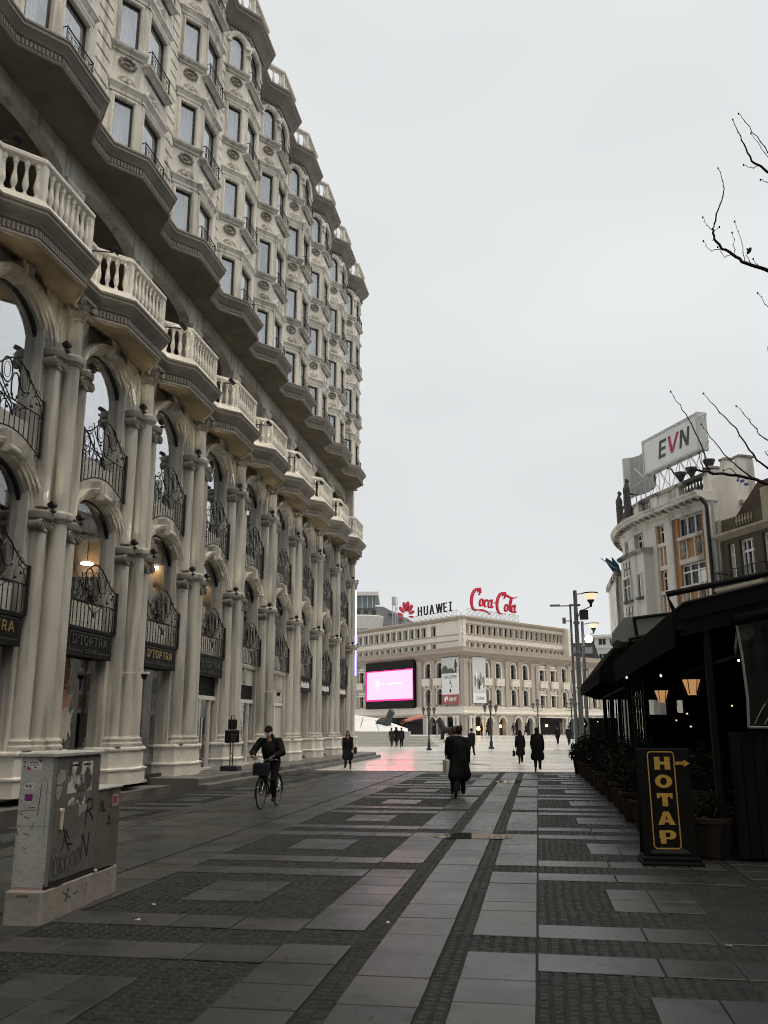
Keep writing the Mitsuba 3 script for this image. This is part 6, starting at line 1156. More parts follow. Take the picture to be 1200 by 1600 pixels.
# ------------------------------------------------------------------ roadside utility cabinet
uc = thing('utility_cabinet', 'grey utility cabinet covered in stickers and graffiti on a pale concrete base', 'utility cabinet')
def c_paint(base, k=.35):
    def fn(p, n, uv):
        a = fbm(p.x * 5, p.y * 5, p.z * 3, 4); d = smoothstep(.55, .7, fbm(p.x * 17, p.y * 17, p.z * 17, 3)); s = smoothstep(.66, .76, noise(p.x * 45, p.y * 45, p.z * 90)) * smoothstep(.5, .7, noise(p.x * 4, p.y * 4, p.z * 4))
        return mi.Color3f(*base) * (1 + k * (a - .5)) * (1 - .14 * d) * (1 - .4 * s)
    return fn
bsdf('cab_grey', base_color=mikit.proc(c_paint((0.40, 0.41, 0.39))), roughness=0.45, specular=0.4); bsdf('cab_door', base_color=mikit.proc(c_paint((0.135, 0.135, 0.125), .5)), roughness=0.4, specular=0.4); bsdf('cab_edge', base_color=(0.24, 0.25, 0.245), roughness=0.4, metallic=.4); bsdf('cab_base', base_color=mikit.proc(c_paint((0.27, 0.255, 0.23), .6)), roughness=0.8); bsdf('cab_small', base_color=mikit.proc(c_paint((0.12, 0.11, 0.095), .5)), roughness=0.5)
bsdf('sticker_white', base_color=mikit.proc(c_paint((0.62, 0.62, 0.60), .2)), roughness=0.6); bsdf('sticker_magenta', base_color=(0.20, 0.02, 0.17), roughness=0.5); bsdf('sticker_red', base_color=(0.38, 0.03, 0.06), roughness=0.5); bsdf('graffiti_black', base_color=(0.015, 0.015, 0.017), roughness=0.6); bsdf('graffiti_grey', base_color=(0.045, 0.05, 0.05), roughness=0.6); bsdf('poster_torn', base_color=mikit.proc(lambda p, n, uv: mix((0.07, 0.07, 0.065), (0.55, 0.55, 0.52), smoothstep(.42, .62, fbm(p.x * 3, p.y * 9, p.z * 7, 4)))), roughness=0.6); bsdf('handle_cream', base_color=(0.50, 0.47, 0.35), roughness=0.5); bsdf('chalk_pink', base_color=(0.42, 0.27, 0.27), roughness=0.8)
UM = Tr(-4.285, 7.70, 0) @ Rz(.062)
def up_(name, m, mat, **k): return part(uc, name, shp(m, mat), UM, **k)
up_('base', cat([cbox(-.33, .01, -.02, 1.08, 0, .275, .012)]), 'cab_base'); up_('rear_base', cbox(-.31, -.005, 1.085, 1.68, 0, .262, .012), 'cab_base')
up_('body', cbox(-.305, -.004, .03, 1.05, .30, 1.40, .008), 'cab_grey'); up_('chalk_band', box(-.303, -.006, .035, 1.04, .275, .30), 'chalk_pink'); up_('roof', cbox(-.33, .028, .0, 1.09, 1.40, 1.435, .012), 'cab_grey')
up_('side_door', cbox(-.02, .006, .085, 1.045, .33, 1.385, .006), 'cab_door'); up_('door_edge', cbox(-.004, .012, .03, .078, .305, 1.385, .004), 'cab_edge'); up_('door_gap', box(-.01, .003, .03, 1.06, .285, .33), 'graffiti_black')
up_('rear_body', cbox(-.29, -.002, 1.06, 1.64, .285, 1.045, .006), 'cab_small'); up_('rear_roof', cbox(-.31, .012, 1.05, 1.67, 1.045, 1.065, .006), 'cab_grey'); up_('front_panel_seam', cat([box(-.285, -.022, .0285, .03, .80, .803), box(-.045, -.042, .0285, .03, .72, 1.2)]), 'graffiti_grey')
up_('handle', cat([cbox(.006, .035, .21, .245, .76, .93, .008), xf(lathe([(0, 0), (.022, 0), (.022, .03), (0, .03)], 10), Tr(.006, .2275, .92) @ Ry(math.pi / 2))]), 'handle_cream'); up_('padlock', xf(sph(.018, s=1), Tr(.02, 1.07, .29)), 'handle_cream')
SX = Yup                                       # lettering on the side that faces the street
def side(poly, x, mat, name): up_(name, extr(poly, x, x + .0012), mat)
def front(poly, y, mat, name): up_(name, extr(poly, y - .0012, y, 'y'), mat)
front(sbox(-.245, 1.285, -.115, 1.375), .030, 'sticker_white', 'sticker'); front(Polygon([(-.245, 1.285), (-.20, 1.285), (-.245, 1.32)]).union(Polygon([(-.115, 1.375), (-.16, 1.375), (-.115, 1.345)])), .0285, 'sticker_red', 'sticker_corner'); front(unary_union([sbox(-.225, 1.345, -.15, 1.351), sbox(-.22, 1.325, -.14, 1.329), Point(-.17, 1.305).buffer(.01)]), .0285, 'graffiti_grey', 'sticker_print')
front(sbox(-.29, 1.30, -.255, 1.37), .030, 'sticker_white', 'sticker'); front(unary_union([sbox(-.283, 1.325, -.262, 1.33), sbox(-.28, 1.338, -.265, 1.345), Point(-.272, 1.355).buffer(.008), sbox(-.283, 1.306, -.262, 1.318)]), .0285, 'graffiti_black', 'sticker_print')
front(sbox(-.255, 1.12, -.17, 1.17), .030, 'sticker_white', 'sticker'); up_('sticker_lettering', xf(centred(text('MK', .03, .001, True)), Tr(-.2125, .0285, 1.145) @ FY), 'graffiti_black')
front(sbox(-.235, 1.03, -.185, 1.065).buffer(.012), .030, 'sticker_magenta', 'sticker'); up_('tag_lettering', xf(centred(text('mozer', .028, .001, True)), Tr(-.165, -.0205, .235) @ FY @ Rz(.05)), 'graffiti_black')
front(unary_union([LineString([(-.2, .96), (-.15, .965)]).buffer(.004), LineString([(-.29, .93), (-.13, .945)]).buffer(.0025), LineString([(-.31 + .02, .91), (-.25, .90)]).buffer(.004), LineString([(-.24, .885), (-.19, .87)]).buffer(.004), LineString([(-.14, .84), (-.16, .78)]).buffer(.003), LineString([(-.23, .745), (-.19, .735), (-.17, .72)]).buffer(.0035), LineString([(-.23, .63), (-.21, .615), (-.18, .63)]).buffer(.003), LineString([(-.10, 1.15), (-.105, 1.02), (-.115, .9)]).buffer(.004), LineString([(-.293, .78), (-.29, .74), (-.285, .73)]).buffer(.005), LineString([(-.28, 1.0), (-.30 + .03, 1.02)]).buffer(.003)]), .030, 'graffiti_grey', 'scratches')
side(sbox(.33, 1.06, .86, 1.34), .006, 'poster_torn', 'torn_poster'); side(unary_union([sbox(.38, 1.30, .56, 1.318), sbox(.64, 1.30, .80, 1.318)]), .0075, 'graffiti_black', 'poster_headline'); side(Polygon([(.10, 1.20), (.16, 1.28), (.27, 1.27), (.27, 1.19), (.2, 1.15), (.11, 1.16)]), .006, 'sticker_white_dim', 'sticker'); side(Polygon([(.10, 1.06), (.12, 1.14), (.22, 1.13), (.2, 1.06), (.15, 1.01)]), .006, 'sticker_white_dim', 'sticker')
bsdf('sticker_white_dim', base_color=mikit.proc(c_paint((0.30, 0.30, 0.28), .5)), roughness=0.6)
side(Polygon([(.36, .98), (.44, 1.02), (.62, 1.01), (.80, 1.03), (.78, .95), (.6, .93), (.58, .97), (.45, .95), (.40, .91)]), .006, 'poster_torn', 'paper_scraps'); side(Polygon([(.60, .84), (.80, .90), (.79, .94), (.61, .93)]), .0072, 'sticker_white_dim', 'paper_scrap')
def scrawl(pts, w): return unary_union([LineString(pts_).buffer(w, cap_style=1) for pts_ in pts])
side(scrawl([[(.78, .74), (.80, .98)], [(.80, .98), (.90, .97), (.91, .89), (.80, .87)], [(.84, .87), (.95, .78)], [(.72, .45), (.74, .66)], [(.74, .66), (.86, .46)], [(.86, .46), (.88, .66)]], .010), .0074, 'graffiti_black', 'painted_letters')
loops = [[(.13 + .105 * i + .05 * math.cos(t) * (1 + .3 * math.sin(i)), .42 + .012 * i + (.07 + .02 * math.cos(i)) * math.sin(t)) for t in np.linspace(0, 6.3, 20)] for i in range(6)] + [[(.12 + .1 * i + .035 * math.sin(3 * t + i), .36 + .18 * t) for t in np.linspace(0, 1, 10)] for i in range(6)] + [[(.10, .30), (.3, .27), (.5, .32)], [(.3 + .06 * math.cos(t), .26 + .03 * math.sin(t)) for t in np.linspace(0, 6, 14)]]
side(scrawl(loops, .0045), .0074, 'graffiti_grey', 'spray_tag'); side(scrawl([[(.3, .78), (.4, .62), (.52, .6)], [(.33, .66), (.36, .74), (.44, .66)], [(.3, .58), (.38, .68)], [(.40, .62), (.46, .56)]], .008), .0074, 'graffiti_black', 'spray_arrow')
side(scrawl([[(1.12, .84), (1.15, .94), (1.18, .84)], [(1.20, .93), (1.21, .84), (1.26, .84)], [(1.13, .89), (1.17, .89)], [(1.36, .80), (1.40, .70), (1.32, .70), (1.36, .80)], [(1.38, .87), (1.39, .86)]], .007), .0005, 'graffiti_black', 'painted_letters'); side(sbox(1.42, .86, 1.58, .98), .0005, 'sticker_white_dim', 'sticker'); side(sbox(1.44, .89, 1.54, .96), .0018, 'sticker_red', 'sticker_print'); side(sbox(1.33, .98, 1.4, 1.03), .0005, 'graffiti_grey', 'vent')
side(scrawl([[(.40, .20), (.56, .13)], [(.44, .12), (.52, .22)], [(.48, .1), (.49, .22)], [(.62, .15), (.70, .16)], [(.88, .12), (.90, .20)]], .006), .0105, 'graffiti_grey', 'scratches')
# ------------------------------------------------------------------ people
bsdf('skin', base_color=(0.36, 0.22, 0.16), roughness=0.6); bsdf('cloth_black', base_color=(0.011, 0.011, 0.012), specular=0.12, roughness=0.85); bsdf('cloth_navy', base_color=(0.016, 0.018, 0.024), specular=0.12, roughness=0.85); bsdf('cloth_brown', base_color=(0.035, 0.024, 0.018), specular=0.12, roughness=0.85); bsdf('cloth_denim', base_color=(0.022, 0.026, 0.036), specular=0.12, roughness=0.9); bsdf('hair_dark', base_color=(0.012, 0.009, 0.008), specular=0.12, roughness=0.6); bsdf('hair_red', base_color=(0.07, 0.022, 0.012), roughness=0.6); bsdf('shoe', base_color=(0.01, 0.01, 0.01), specular=0.12, roughness=0.4); bsdf('mask_white', base_color=(0.70, 0.70, 0.69), roughness=0.8); bsdf('bag_white', base_color=(0.55, 0.54, 0.51), roughness=0.6); bsdf('cloth_grey', base_color=(0.10, 0.10, 0.10), specular=0.12, roughness=0.9)
V3 = lambda *a_: np.array(a_, float)
def walker(stride=.30, arm=.25, lean=.03, elbow=.25):
    """joints of a walking figure of unit height that faces +y; stride > 0: right leg forward"""
    J = {}
    for s, n_, ph in ((1, 'R', 1), (-1, 'L', -1)):
        a_ = stride * ph; hip = V3(.048 * s, 0, .515); kn = hip + .245 * V3(0, math.sin(a_ + .10), -math.cos(a_ + .10)); b_ = a_ - (.28 if ph < 0 else .02)
        an = kn + .235 * V3(0, math.sin(b_), -math.cos(b_)); J['hip' + n_], J['knee' + n_], J['ankle' + n_] = hip, kn, an
        p_ = -.55 if ph < 0 else .1; J['toe' + n_] = an + V3(.012 * s, .105 * math.cos(p_), -.028 + .105 * math.sin(p_))
        sh = V3(.102 * s, lean, .803); q = -arm * ph; el = sh + .172 * V3(.16 * s, math.sin(q), -math.cos(q)); wr = el + .145 * V3(.02 * s, math.sin(q + elbow), -math.cos(q + elbow)); J['sh' + n_], J['el' + n_], J['wr' + n_] = sh, el, wr
    J['pelvis'], J['chest'], J['neck'], J['head'] = V3(0, 0, .53), V3(0, lean * .7, .72), V3(0, lean, .86), V3(0, lean + .015, .932); J['face'] = V3(0, 1, 0)
    dz = min(J['toeL'][2], J['toeR'][2], J['ankleL'][2] - .035, J['ankleR'][2] - .035) - .012
    for k_ in J:
        if k_ != 'face': J[k_] = J[k_] - V3(0, 0, dz)
    return J
def hand_bones(el, wr, s, r=.0052):
    d = wr - el; d /= np.linalg.norm(d); side_ = np.cross(d, V3(0, 1, 0)); side_ /= np.linalg.norm(side_) + 1e-9; up = np.cross(side_, d)
    pal = wr + d * .045; out = [(wr, .014, pal + up * .012, .013), (wr, .014, pal - up * .012, .013)]
    for i, (o, L) in enumerate(((.019, .040), (.0065, .046), (-.0065, .043), (-.019, .034))):
        b_ = pal + up * o; m_ = b_ + d * L * .55 + side_ * .004 * s; t_ = m_ + d * L * .45 - side_ * .014 * s; out += [(b_, r * 1.1, m_, r), (m_, r, t_, r * .8)]
    th = wr + d * .018 + up * .016; out += [(th, r * 1.3, th + d * .022 + up * .018, r * 1.1), (th + d * .022 + up * .018, r * 1.1, th + d * .046 + up * .02, r * .9)]
    return out
def head_bones(J):
    h, f = J['head'], J['face'] / np.linalg.norm(J['face']); s_ = np.cross(f, V3(0, 0, 1)); u = np.cross(s_, f)
    return [(J['neck'] - V3(0, 0, .02), .032, h - V3(0, 0, .035), .030), (h + u * .012, .050, h + f * .008 - u * .018, .045), (h + f * .022 - u * .042, .026, h + f * .02 - u * .01, .042), (h + f * .048 + u * .002, .006, h + f * .062 - u * .012, .007), (h + f * .052 - u * .032, .010, h + f * .050 - u * .034, .010), (h + s_ * .05 - u * .004, .010, h + s_ * .052 + u * .012, .010), (h - s_ * .05 - u * .004, .010, h - s_ * .052 + u * .012, .010)]
def person(lab, pos, rz, h, J, top='cloth_black', legs='cloth_black', coat=.40, hair='hair_dark', hat=None, mask=False, long_hair=False, hood=False, detail=True, puff=1.0, group=None, hem=.12):
    """coat: height of the coat's hem as a share of the body height"""
    q = thing('person', lab, 'person', group); M = Tr(*pos) @ Rz(rz) @ Sc(h, h, h); e = .022 if detail else .04
    B = head_bones(J) + [(J['neck'], .034, J['chest'], .075), (J['chest'], .08, J['pelvis'], .07)]
    for n_, s in (('R', 1), ('L', -1)):
        B += [(J['chest'] + V3(.04 * s, 0, .06), .05, J['sh' + n_], .036), (J['sh' + n_], .034, J['el' + n_], .024), (J['el' + n_], .024, J['wr' + n_], .015), (J['pelvis'] - V3(0, 0, .01), .06, J['hip' + n_], .055), (J['hip' + n_], .055, J['knee' + n_], .035), (J['knee' + n_], .034, J['ankle' + n_], .02), (J['ankle' + n_], .02, J['toe' + n_], .014)]
        B += hand_bones(J['el' + n_], J['wr' + n_], s) if detail else [(J['wr' + n_], .014, J['wr' + n_] + (J['wr' + n_] - J['el' + n_]) * .45, .015)]
    part(q, 'body', shp(blob(B, e if not detail else .016, 5), 'skin', smooth=True), M)
    p = puff; C = []
    hemz = coat; pel = J['pelvis']
    C += [(J['chest'] + V3(0, 0, .085), .052 * p, J['chest'] - V3(0, .0, .03), .098 * p), (J['chest'], .098 * p, pel + V3(0, 0, .05), .084 * p), (pel + V3(0, 0, .05), .084 * p, pel, .088 * p)]
    for n_, s in (('R', 1), ('L', -1)):
        C += [(J['chest'] + V3(.03 * s, 0, .07), .055 * p, J['sh' + n_] - V3(0, 0, .012), .040 * p), (J['sh' + n_] - V3(0, 0, .010), .042 * p, J['el' + n_], .036 * p), (J['el' + n_], .038 * p, J['wr' + n_], .027 * p), (J['chest'] + V3(.045 * s, 0, 0), .066 * p, pel + V3(.035 * s, 0, 0), .068 * p)]
        if hemz < .5 and hemz > 0:
            t = min(.95, (pel[2] - hemz) / .245); k_ = J['hip' + n_] + (J['knee' + n_] - J['hip' + n_]) * t; C += [(pel + V3(.035 * s, 0, 0), .078 * p, k_ + V3(.026 * s, 0, 0), .070 * p * (1 + hem)), (pel, .085 * p, V3(k_[0] * .2, k_[1] * .3, k_[2]), .075 * p)]
    if hood: C.append((J['neck'] - V3(0, .02, -.005), .055, J['neck'] - V3(0, .035, .02), .05))
    cv, cf_ = blob(C, e, 6); tm = trimesh.Trimesh(cv, cf_, process=False); fo = meshkit.fbm(cv * np.array([22, 22, 7.]) + h * 50, 3, 3) - .5; cv = cv + np.array(tm.vertex_normals) * (fo * .022)[:, None]
    part(q, 'coat', shp((cv, cf_), top, smooth=True), M)
    L = []
    for n_, s in (('R', 1), ('L', -1)): L += [(pel, .07, J['hip' + n_], .064), (J['hip' + n_], .066, J['knee' + n_], .045), (J['knee' + n_], .045, J['ankle' + n_] + V3(0, 0, .015), .032)]
    part(q, 'trousers', shp(blob(L, e, 6), legs, smooth=True), M)
    for n_ in 'RL': part(q, 'shoe', shp(blob([(J['ankle' + n_] + V3(0, -.012, -.012), .026, J['ankle' + n_] + (J['toe' + n_] - J['ankle' + n_]) * .6, .025), (J['ankle' + n_] + (J['toe' + n_] - J['ankle' + n_]) * .6, .025, J['toe' + n_], .018)], .02, 4), 'shoe', smooth=True), M)
    hd, f = J['head'], J['face'] / np.linalg.norm(J['face']); s_ = np.cross(f, V3(0, 0, 1)); u = np.cross(s_, f)
    if hat == 'cap':
        part(q, 'cap', shp(blob([(hd + u * .022 - f * .006, .058, hd + u * .028 - f * .004, .056), (hd + u * .022 + f * .03, .035, hd + u * .016 + f * .085, .022)], .015, 4), 'cloth_black', smooth=True), M)
        part(q, 'hair', shp(blob([(hd - f * .028 + u * .0, .046, hd - f * .026 - u * .03, .034)], .015, 4), hair, smooth=True), M)
    elif hat == 'beanie': part(q, 'knitted_hat', shp(blob([(hd + u * .018 - f * .006, .059, hd + u * .034 - f * .01, .05)], .015, 4), 'cloth_navy', smooth=True), M)
    else:
        Hb = [(hd + u * .018 - f * .012, .054, hd + u * .024 + f * .004, .050), (hd - f * .026, .048, hd - f * .024 - u * .03, .036)]
        if long_hair: Hb += [(hd - f * .028, .05, hd - f * .045 - u * .11, .045), (hd - f * .02 + s_ * .03, .034, hd - f * .035 + s_ * .035 - u * .10, .03), (hd - f * .02 - s_ * .03, .034, hd - f * .035 - s_ * .035 - u * .10, .03)]
        part(q, 'hair', shp(blob(Hb, .015, 4), hair, smooth=True), M)
    if mask: part(q, 'face_mask', shp(blob([(hd + f * .036 - u * .016, .032, hd + f * .034 - u * .04, .028), (hd + f * .02 - u * .02 + s_ * .03, .02, hd + f * .02 - u * .02 - s_ * .03, .02)], .012, 3), 'mask_white', smooth=True), M)
    if detail and f @ V3(0, 1, 0) > -2:
        for sg_ in (1, -1): part(q, 'eye', shp(xf(sph(.0065, s=1), Tr(*(hd + f * .047 + u * .004 + s_ * .018 * sg_))), 'hair_dark'), M)
    return q, M
PI = math.pi
# cyclist
CM_POS, CM_R = (-5.74, 19.40, 0), PI - .04
Jc = dict(pelvis=V3(0, -.17, .905), chest=V3(0, -.02, 1.22), neck=V3(0, .05, 1.45), head=V3(0.015, .10, 1.575), face=V3(-.22, 1, -.12), shR=V3(.205, .02, 1.385), shL=V3(-.205, .02, 1.385), elR=V3(.335, .17, 1.14), elL=V3(-.335, .17, 1.14), wrR=V3(.235, .375, 1.075), wrL=V3(-.235, .375, 1.075),
          hipR=V3(.085, -.15, .89), hipL=V3(-.085, -.15, .89), kneeR=V3(.12, .22, .74), kneeL=V3(-.13, .10, .56), ankleR=V3(.10, .09, .40), ankleL=V3(-.10, -.04, .20), toeR=V3(.11, .24, .36), toeL=V3(-.115, .11, .155))
hC = 1.58; Jn = {k_: (v if k_ == 'face' else v / hC) for k_, v in Jc.items()}
person('cyclist in black jacket, black cap and white face mask riding towards the viewer', CM_POS, CM_R, hC, Jn, coat=.50, hat='cap', mask=True, puff=1.28, hood=True)
bk_ = thing('bicycle', 'black city bicycle ridden by the cyclist in a white mask', 'bicycle')
BM = Tr(*CM_POS) @ Rz(CM_R)
bsdf('tyre', base_color=(0.012, 0.012, 0.012), roughness=.8); bsdf('chrome', base_color=(0.55, 0.55, 0.54), roughness=.25, metallic=1.0)
WR = .315
def torus_yz(R_, r, n=30, m=6): return tube([(0, R_ * math.cos(t), R_ * math.sin(t)) for t in np.linspace(0, 2 * PI, n)], r, m, cap=False)
spokes = cat([bar((.012 * (-1) ** i, .02 * math.cos(t), .02 * math.sin(t)), (0, (WR - .03) * math.cos(t), (WR - .03) * math.sin(t)), .0022, 3) for i, t in enumerate(np.linspace(0, 2 * PI, 21)[:-1])] + [xf(lathe([(0, -.04), (.018, -.04), (.018, .04), (0, .04)], 8), Ry(PI / 2))])
for y in (.52, -.56):
    w = sub(bk_, 'wheel'); MW = BM @ Tr(0, y, WR)
    part(w, 'tyre', shp(torus_yz(WR - .015, .017), 'tyre', smooth=True), MW); part(w, 'rim', shp(torus_yz(WR - .035, .009), 'chrome'), MW); part(w, 'spokes', shp(spokes, 'chrome'), MW)
    part(bk_, 'mudguard', shp(cat([xf(tube([(0, (WR + .02) * math.cos(t), (WR + .02) * math.sin(t)) for t in np.linspace(.4 if y < 0 else -.2, PI + .1, 14)], .022, 6), np.eye(4))]), 'cloth_black'), MW)
part(bk_, 'frame', shp(cat([bar((0, .40, .80), (0, -.06, .29), .018, 8), bar((0, .38, .74), (0, -.10, .50), .014, 8), bar((0, -.20, .80), (0, -.06, .27), .016, 8), bar((.03, -.06, .28), (.05, -.56, WR), .010, 6), bar((-.03, -.06, .28), (-.05, -.56, WR), .010, 6), bar((.015, -.17, .66), (.05, -.56, WR), .009, 6), bar((-.015, -.17, .66), (-.05, -.56, WR), .009, 6)]), 'cloth_black'), BM)
part(bk_, 'fork', shp(cat([bar((0, .36, .92), (0, .43, .66), .018, 8), bar((.045, .43, .66), (.045, .52, WR), .011, 6), bar((-.045, .43, .66), (-.045, .52, WR), .011, 6), bar((-.045, .43, .66), (.045, .43, .66), .014, 6)]), 'cloth_black'), BM)
part(bk_, 'handlebar', shp(tube([(-.27, .28, .985), (-.25, .35, 1.0), (-.14, .40, 1.02), (0, .37, .98), (.14, .40, 1.02), (.25, .35, 1.0), (.27, .28, .985)], .011, 6), 'chrome'), BM)
part(bk_, 'saddle', shp(blob([((0, -.28, .83), .05, (0, -.10, .84), .022), ((.05, -.29, .83), .035, (-.05, -.29, .83), .035)], .02, 4), 'cloth_black', smooth=True), BM); part(bk_, 'seat_post', shp(bar((0, -.2, .78), (0, -.215, .83), .012, 6), 'chrome'), BM)
part(bk_, 'crankset', shp(cat([xf(lathe([(0, -.006), (.085, -.006), (.085, .006), (0, .006)], 16), Tr(.05, -.06, .28) @ Ry(PI / 2)), bar((.06, -.06, .28), (.07, .06, .37), .010, 6), bar((-.06, -.06, .28), (-.07, -.13, .17), .010, 6), box(.07, .15, .04, .10, .355, .375), box(-.15, -.07, -.12, -.02, .15, .17)]), 'chrome'), BM)
part(bk_, 'headlight', shp(xf(lathe([(0, 0), (.035, .0), (.03, -.05), (0, -.06)], 10), Tr(0, .47, .78) @ Rx(-PI / 2)), 'chrome'), BM)
q = thing('handlebar_bag', 'dark bag hanging from the front of the bicycle handlebar', 'bag'); put(q, shp(cbox(-.17, .17, .44, .62, .68, .94, .03), 'cloth_navy'), BM)
for s in (-1, 1): part(bk_, 'brake_lever', shp(tube([(.22 * s, .38, 1.0), (.17 * s, .44, .98), (.10 * s, .43, .97)], .008, 5), 'chrome'), BM)
# walkers
person('woman in dark coat and red-brown scarf walking beside the arcade with a bag', (-7.75, 37.4, 0), PI + .05, 1.50, walker(.22, .2), coat=.33, hair='hair_red', long_hair=True, top='cloth_navy')
q = thing('shoulder_bag', 'dark shoulder bag at the hip of the woman beside the arcade', 'bag'); put(q, shp(cat([cbox(-.06, .06, -.14, .14, 0, .24, .02), tube([(0, -.1, .22), (.0, 0, .55), (0, .1, .22)], .010, 5)]), 'cloth_brown'), Tr(-7.45, 37.4, .62) @ Rz(.1))
qp, Mp = person('person in a long black coat walking away with a white bag', (-1.93, 22.7, 0), .06, 1.66, walker(.24, .12), coat=.30, hair='hair_dark', puff=1.12, hem=.25)
person('person with red hair in a black coat just beyond the white-bag carrier', (-2.15, 24.0, 0), .04, 1.62, walker(-.20, .12), coat=.38, hair='hair_red', puff=1.08)
q = thing('carrier_bag', 'white carrier bag held at the side of the walker in the long coat', 'bag'); put(q, shp(cat([cbox(-.045, .045, -.13, .13, 0, .32, .02), tube([(0, -.06, .31), (0, 0, .42), (0, .06, .31)], .008, 4)]), 'bag_white'), Tr(-2.25, 22.72, .58) @ Rz(.5))
person('man in a dark jacket and hat walking just right of the long-coat walker', (-3.95, 55.2, 0), -.25, 1.60, walker(.32, .3), coat=.46, top='cloth_navy', legs='cloth_black', hat='beanie')
person('woman in a dark knee-length coat with a handbag, left of the walking pair', (-.85, 44.0, 0), .15, 1.50, walker(.12, .08), coat=.33, hair='hair_dark', long_hair=True)
q = thing('handbag', 'black handbag hanging from the hand of the woman in the knee-length coat', 'bag'); put(q, shp(cat([cbox(-.06, .06, -.15, .15, 0, .24, .02), tube([(0, -.08, .22), (0, 0, .42), (0, .08, .22)], .012, 5)]), 'cloth_black'), Tr(-1.16, 44.0, .36))
person('man in a dark hooded parka at the far end of the paving', (-.06, 36.6, 0), -.08, 1.60, walker(.08, .06), coat=.36, top='cloth_black', puff=1.2, hood=True)
far_p = [((-12.45, 78.6, 0), .6, 1.55, 'cloth_brown', 'cloth_denim', 'left walker in a brown jacket of the trio below the white platform'), ((-12.08, 78.9, 0), .5, 1.62, 'cloth_black', 'cloth_black', 'middle walker in black of the trio below the white platform'), ((-11.45, 77.6, 0), .2, 1.62, 'cloth_navy', 'cloth_black', 'right walker in a navy jacket of the trio below the white platform'),
         ((-13.15, 117.8, .65), 2.6, 1.6, 'cloth_black', 'cloth_black', 'dark figure standing before the entrance columns at the store corner'), ((-7.0, 117, .65), 1.2, 1.6, 'cloth_black', 'cloth_black', 'dark figure by the first ground arch on the store right wing'), ((-6.2, 115, .65), 2.0, 1.62, 'cloth_brown', 'cloth_black', 'dark brown figure beside the second ground arch of the store'), ((-3.05, 118, .65), 1.0, 1.6, 'cloth_navy', 'cloth_black', 'dark navy figure between the third and fourth ground arches'), ((-1.5, 120, .65), 1.8, 1.6, 'cloth_black', 'cloth_denim', 'figure in black by the fourth ground arch of the store'),
         ((1.75, 86, 0), .3, 1.62, 'cloth_black', 'cloth_black', 'dark figure walking on the square, left of the pale-hooded one'), ((2.7, 84, 0), .1, 1.64, 'cloth_navy', 'cloth_black', 'dark figure with a pale hood walking on the square before the wide shop front'), ((4.15, 78, 0), 2.9, 1.6, 'cloth_black', 'cloth_black', 'dark figure by the lit arrow sign, nearer the street lamp'), ((3.75, 79, 0), 2.7, 1.6, 'cloth_brown', 'cloth_denim', 'dark brown figure by the lit arrow sign, farther from the street lamp'), ((-9.7, 118, .65), 1.2, 1.58, 'cloth_navy', 'cloth_black', 'navy figure between the entrance columns right of the store corner'), ((6.3, 118, .65), .5, 1.6, 'cloth_grey', 'cloth_black', 'figure in a grey jacket before the wide shop front of the store')]
for i, (pos, rz, h, tp, lg_, lab) in enumerate(far_p): person(lab, (pos[0], pos[1], rise(pos[1])), rz, h, walker(.1 + .06 * (i % 4), .15), coat=(.45, .36, .48)[i % 3], top=tp, legs=lg_, detail=False, long_hair=i % 3 == 1, hat='beanie' if i == 9 else None)
# statues on the roof of the corner building
def statue(s, lab, arm):
    J = walker(.05, arm, 0., .9); q_ = path(s, .15); a_ = path(s + .2, .15) - path(s - .2, .15); rz = math.atan2(a_[1], a_[0])
    B = head_bones(J) + [(J['neck'], .034, J['chest'], .085), (J['chest'], .09, J['pelvis'], .08)]
    for n_, sg_ in (('R', 1), ('L', -1)): B += [(J['chest'] + V3(.04 * sg_, 0, .06), .05, J['sh' + n_], .04), (J['sh' + n_], .04, J['el' + n_], .03), (J['el' + n_], .03, J['wr' + n_] , .02), (J['wr' + n_], .02, J['wr' + n_] + (J['wr' + n_] - J['el' + n_]) * .4, .018), (J['pelvis'], .075, J['knee' + n_], .06), (J['knee' + n_], .06, J['ankle' + n_], .045), (J['ankle' + n_], .04, J['toe' + n_], .02)]
    B += [(J['pelvis'], .09, V3(0, .02, .1), .10), (V3(0, .02, .1), .1, V3(0, .02, .04), .10)]
    q = thing('roof_statue', lab, 'statue'); M = Tr(q_[0], q_[1], 14.84 + .3) @ Rz(rz + PI) @ Sc(2.75, 2.75, 2.75)
    part(q, 'figure', shp(blob(B, .03, 5), 'statue_dark', smooth=True), M); part(q, 'pedestal', shp(cbox(-.16, .16, -.16, .16, -.12, .02, .02), 'sooty_stone'), M)
statue(8.9, 'dark standing statue with a bent arm on the parapet, nearer the grey billboard', .5); statue(12.2, 'dark standing statue at the outer edge of the curved parapet', .2)
# ------------------------------------------------------------------ bare street tree on the right, only its twigs reach into view
bsdf('bark', base_color=(0.016, 0.014, 0.014), roughness=.9)
tr = thing('bare_tree', 'bare leafless street tree whose dark budded twigs reach in from the right', 'tree')
tv = []
def twig(pts, r0, r1, buds=True):
    P = np.array(pts, float); n = len(P); t = np.linspace(0, 1, n); tt = np.linspace(0, 1, n * 3); Q = np.stack([np.interp(tt, t, P[:, i]) for i in range(3)], 1); Q[1:-1] += nrng.normal(0, .006, (len(tt) - 2, 3)); r = r0 + (r1 - r0) * tt
    r = r * .52; tv.append(tube(Q, r, 6))
    if buds:
        for i in range(2, len(Q), 2):
            d = nrng.normal(size=3); d /= np.linalg.norm(d); tv.append(bar(Q[i], Q[i] + d * (r[i] + .012), .0035, 4))
        tv.append(xf(sph(.009, s=1), Tr(*Q[-1]) @ Sc(1, 1, 1.5)))
TB = V3(4.3, 10.6, 0)
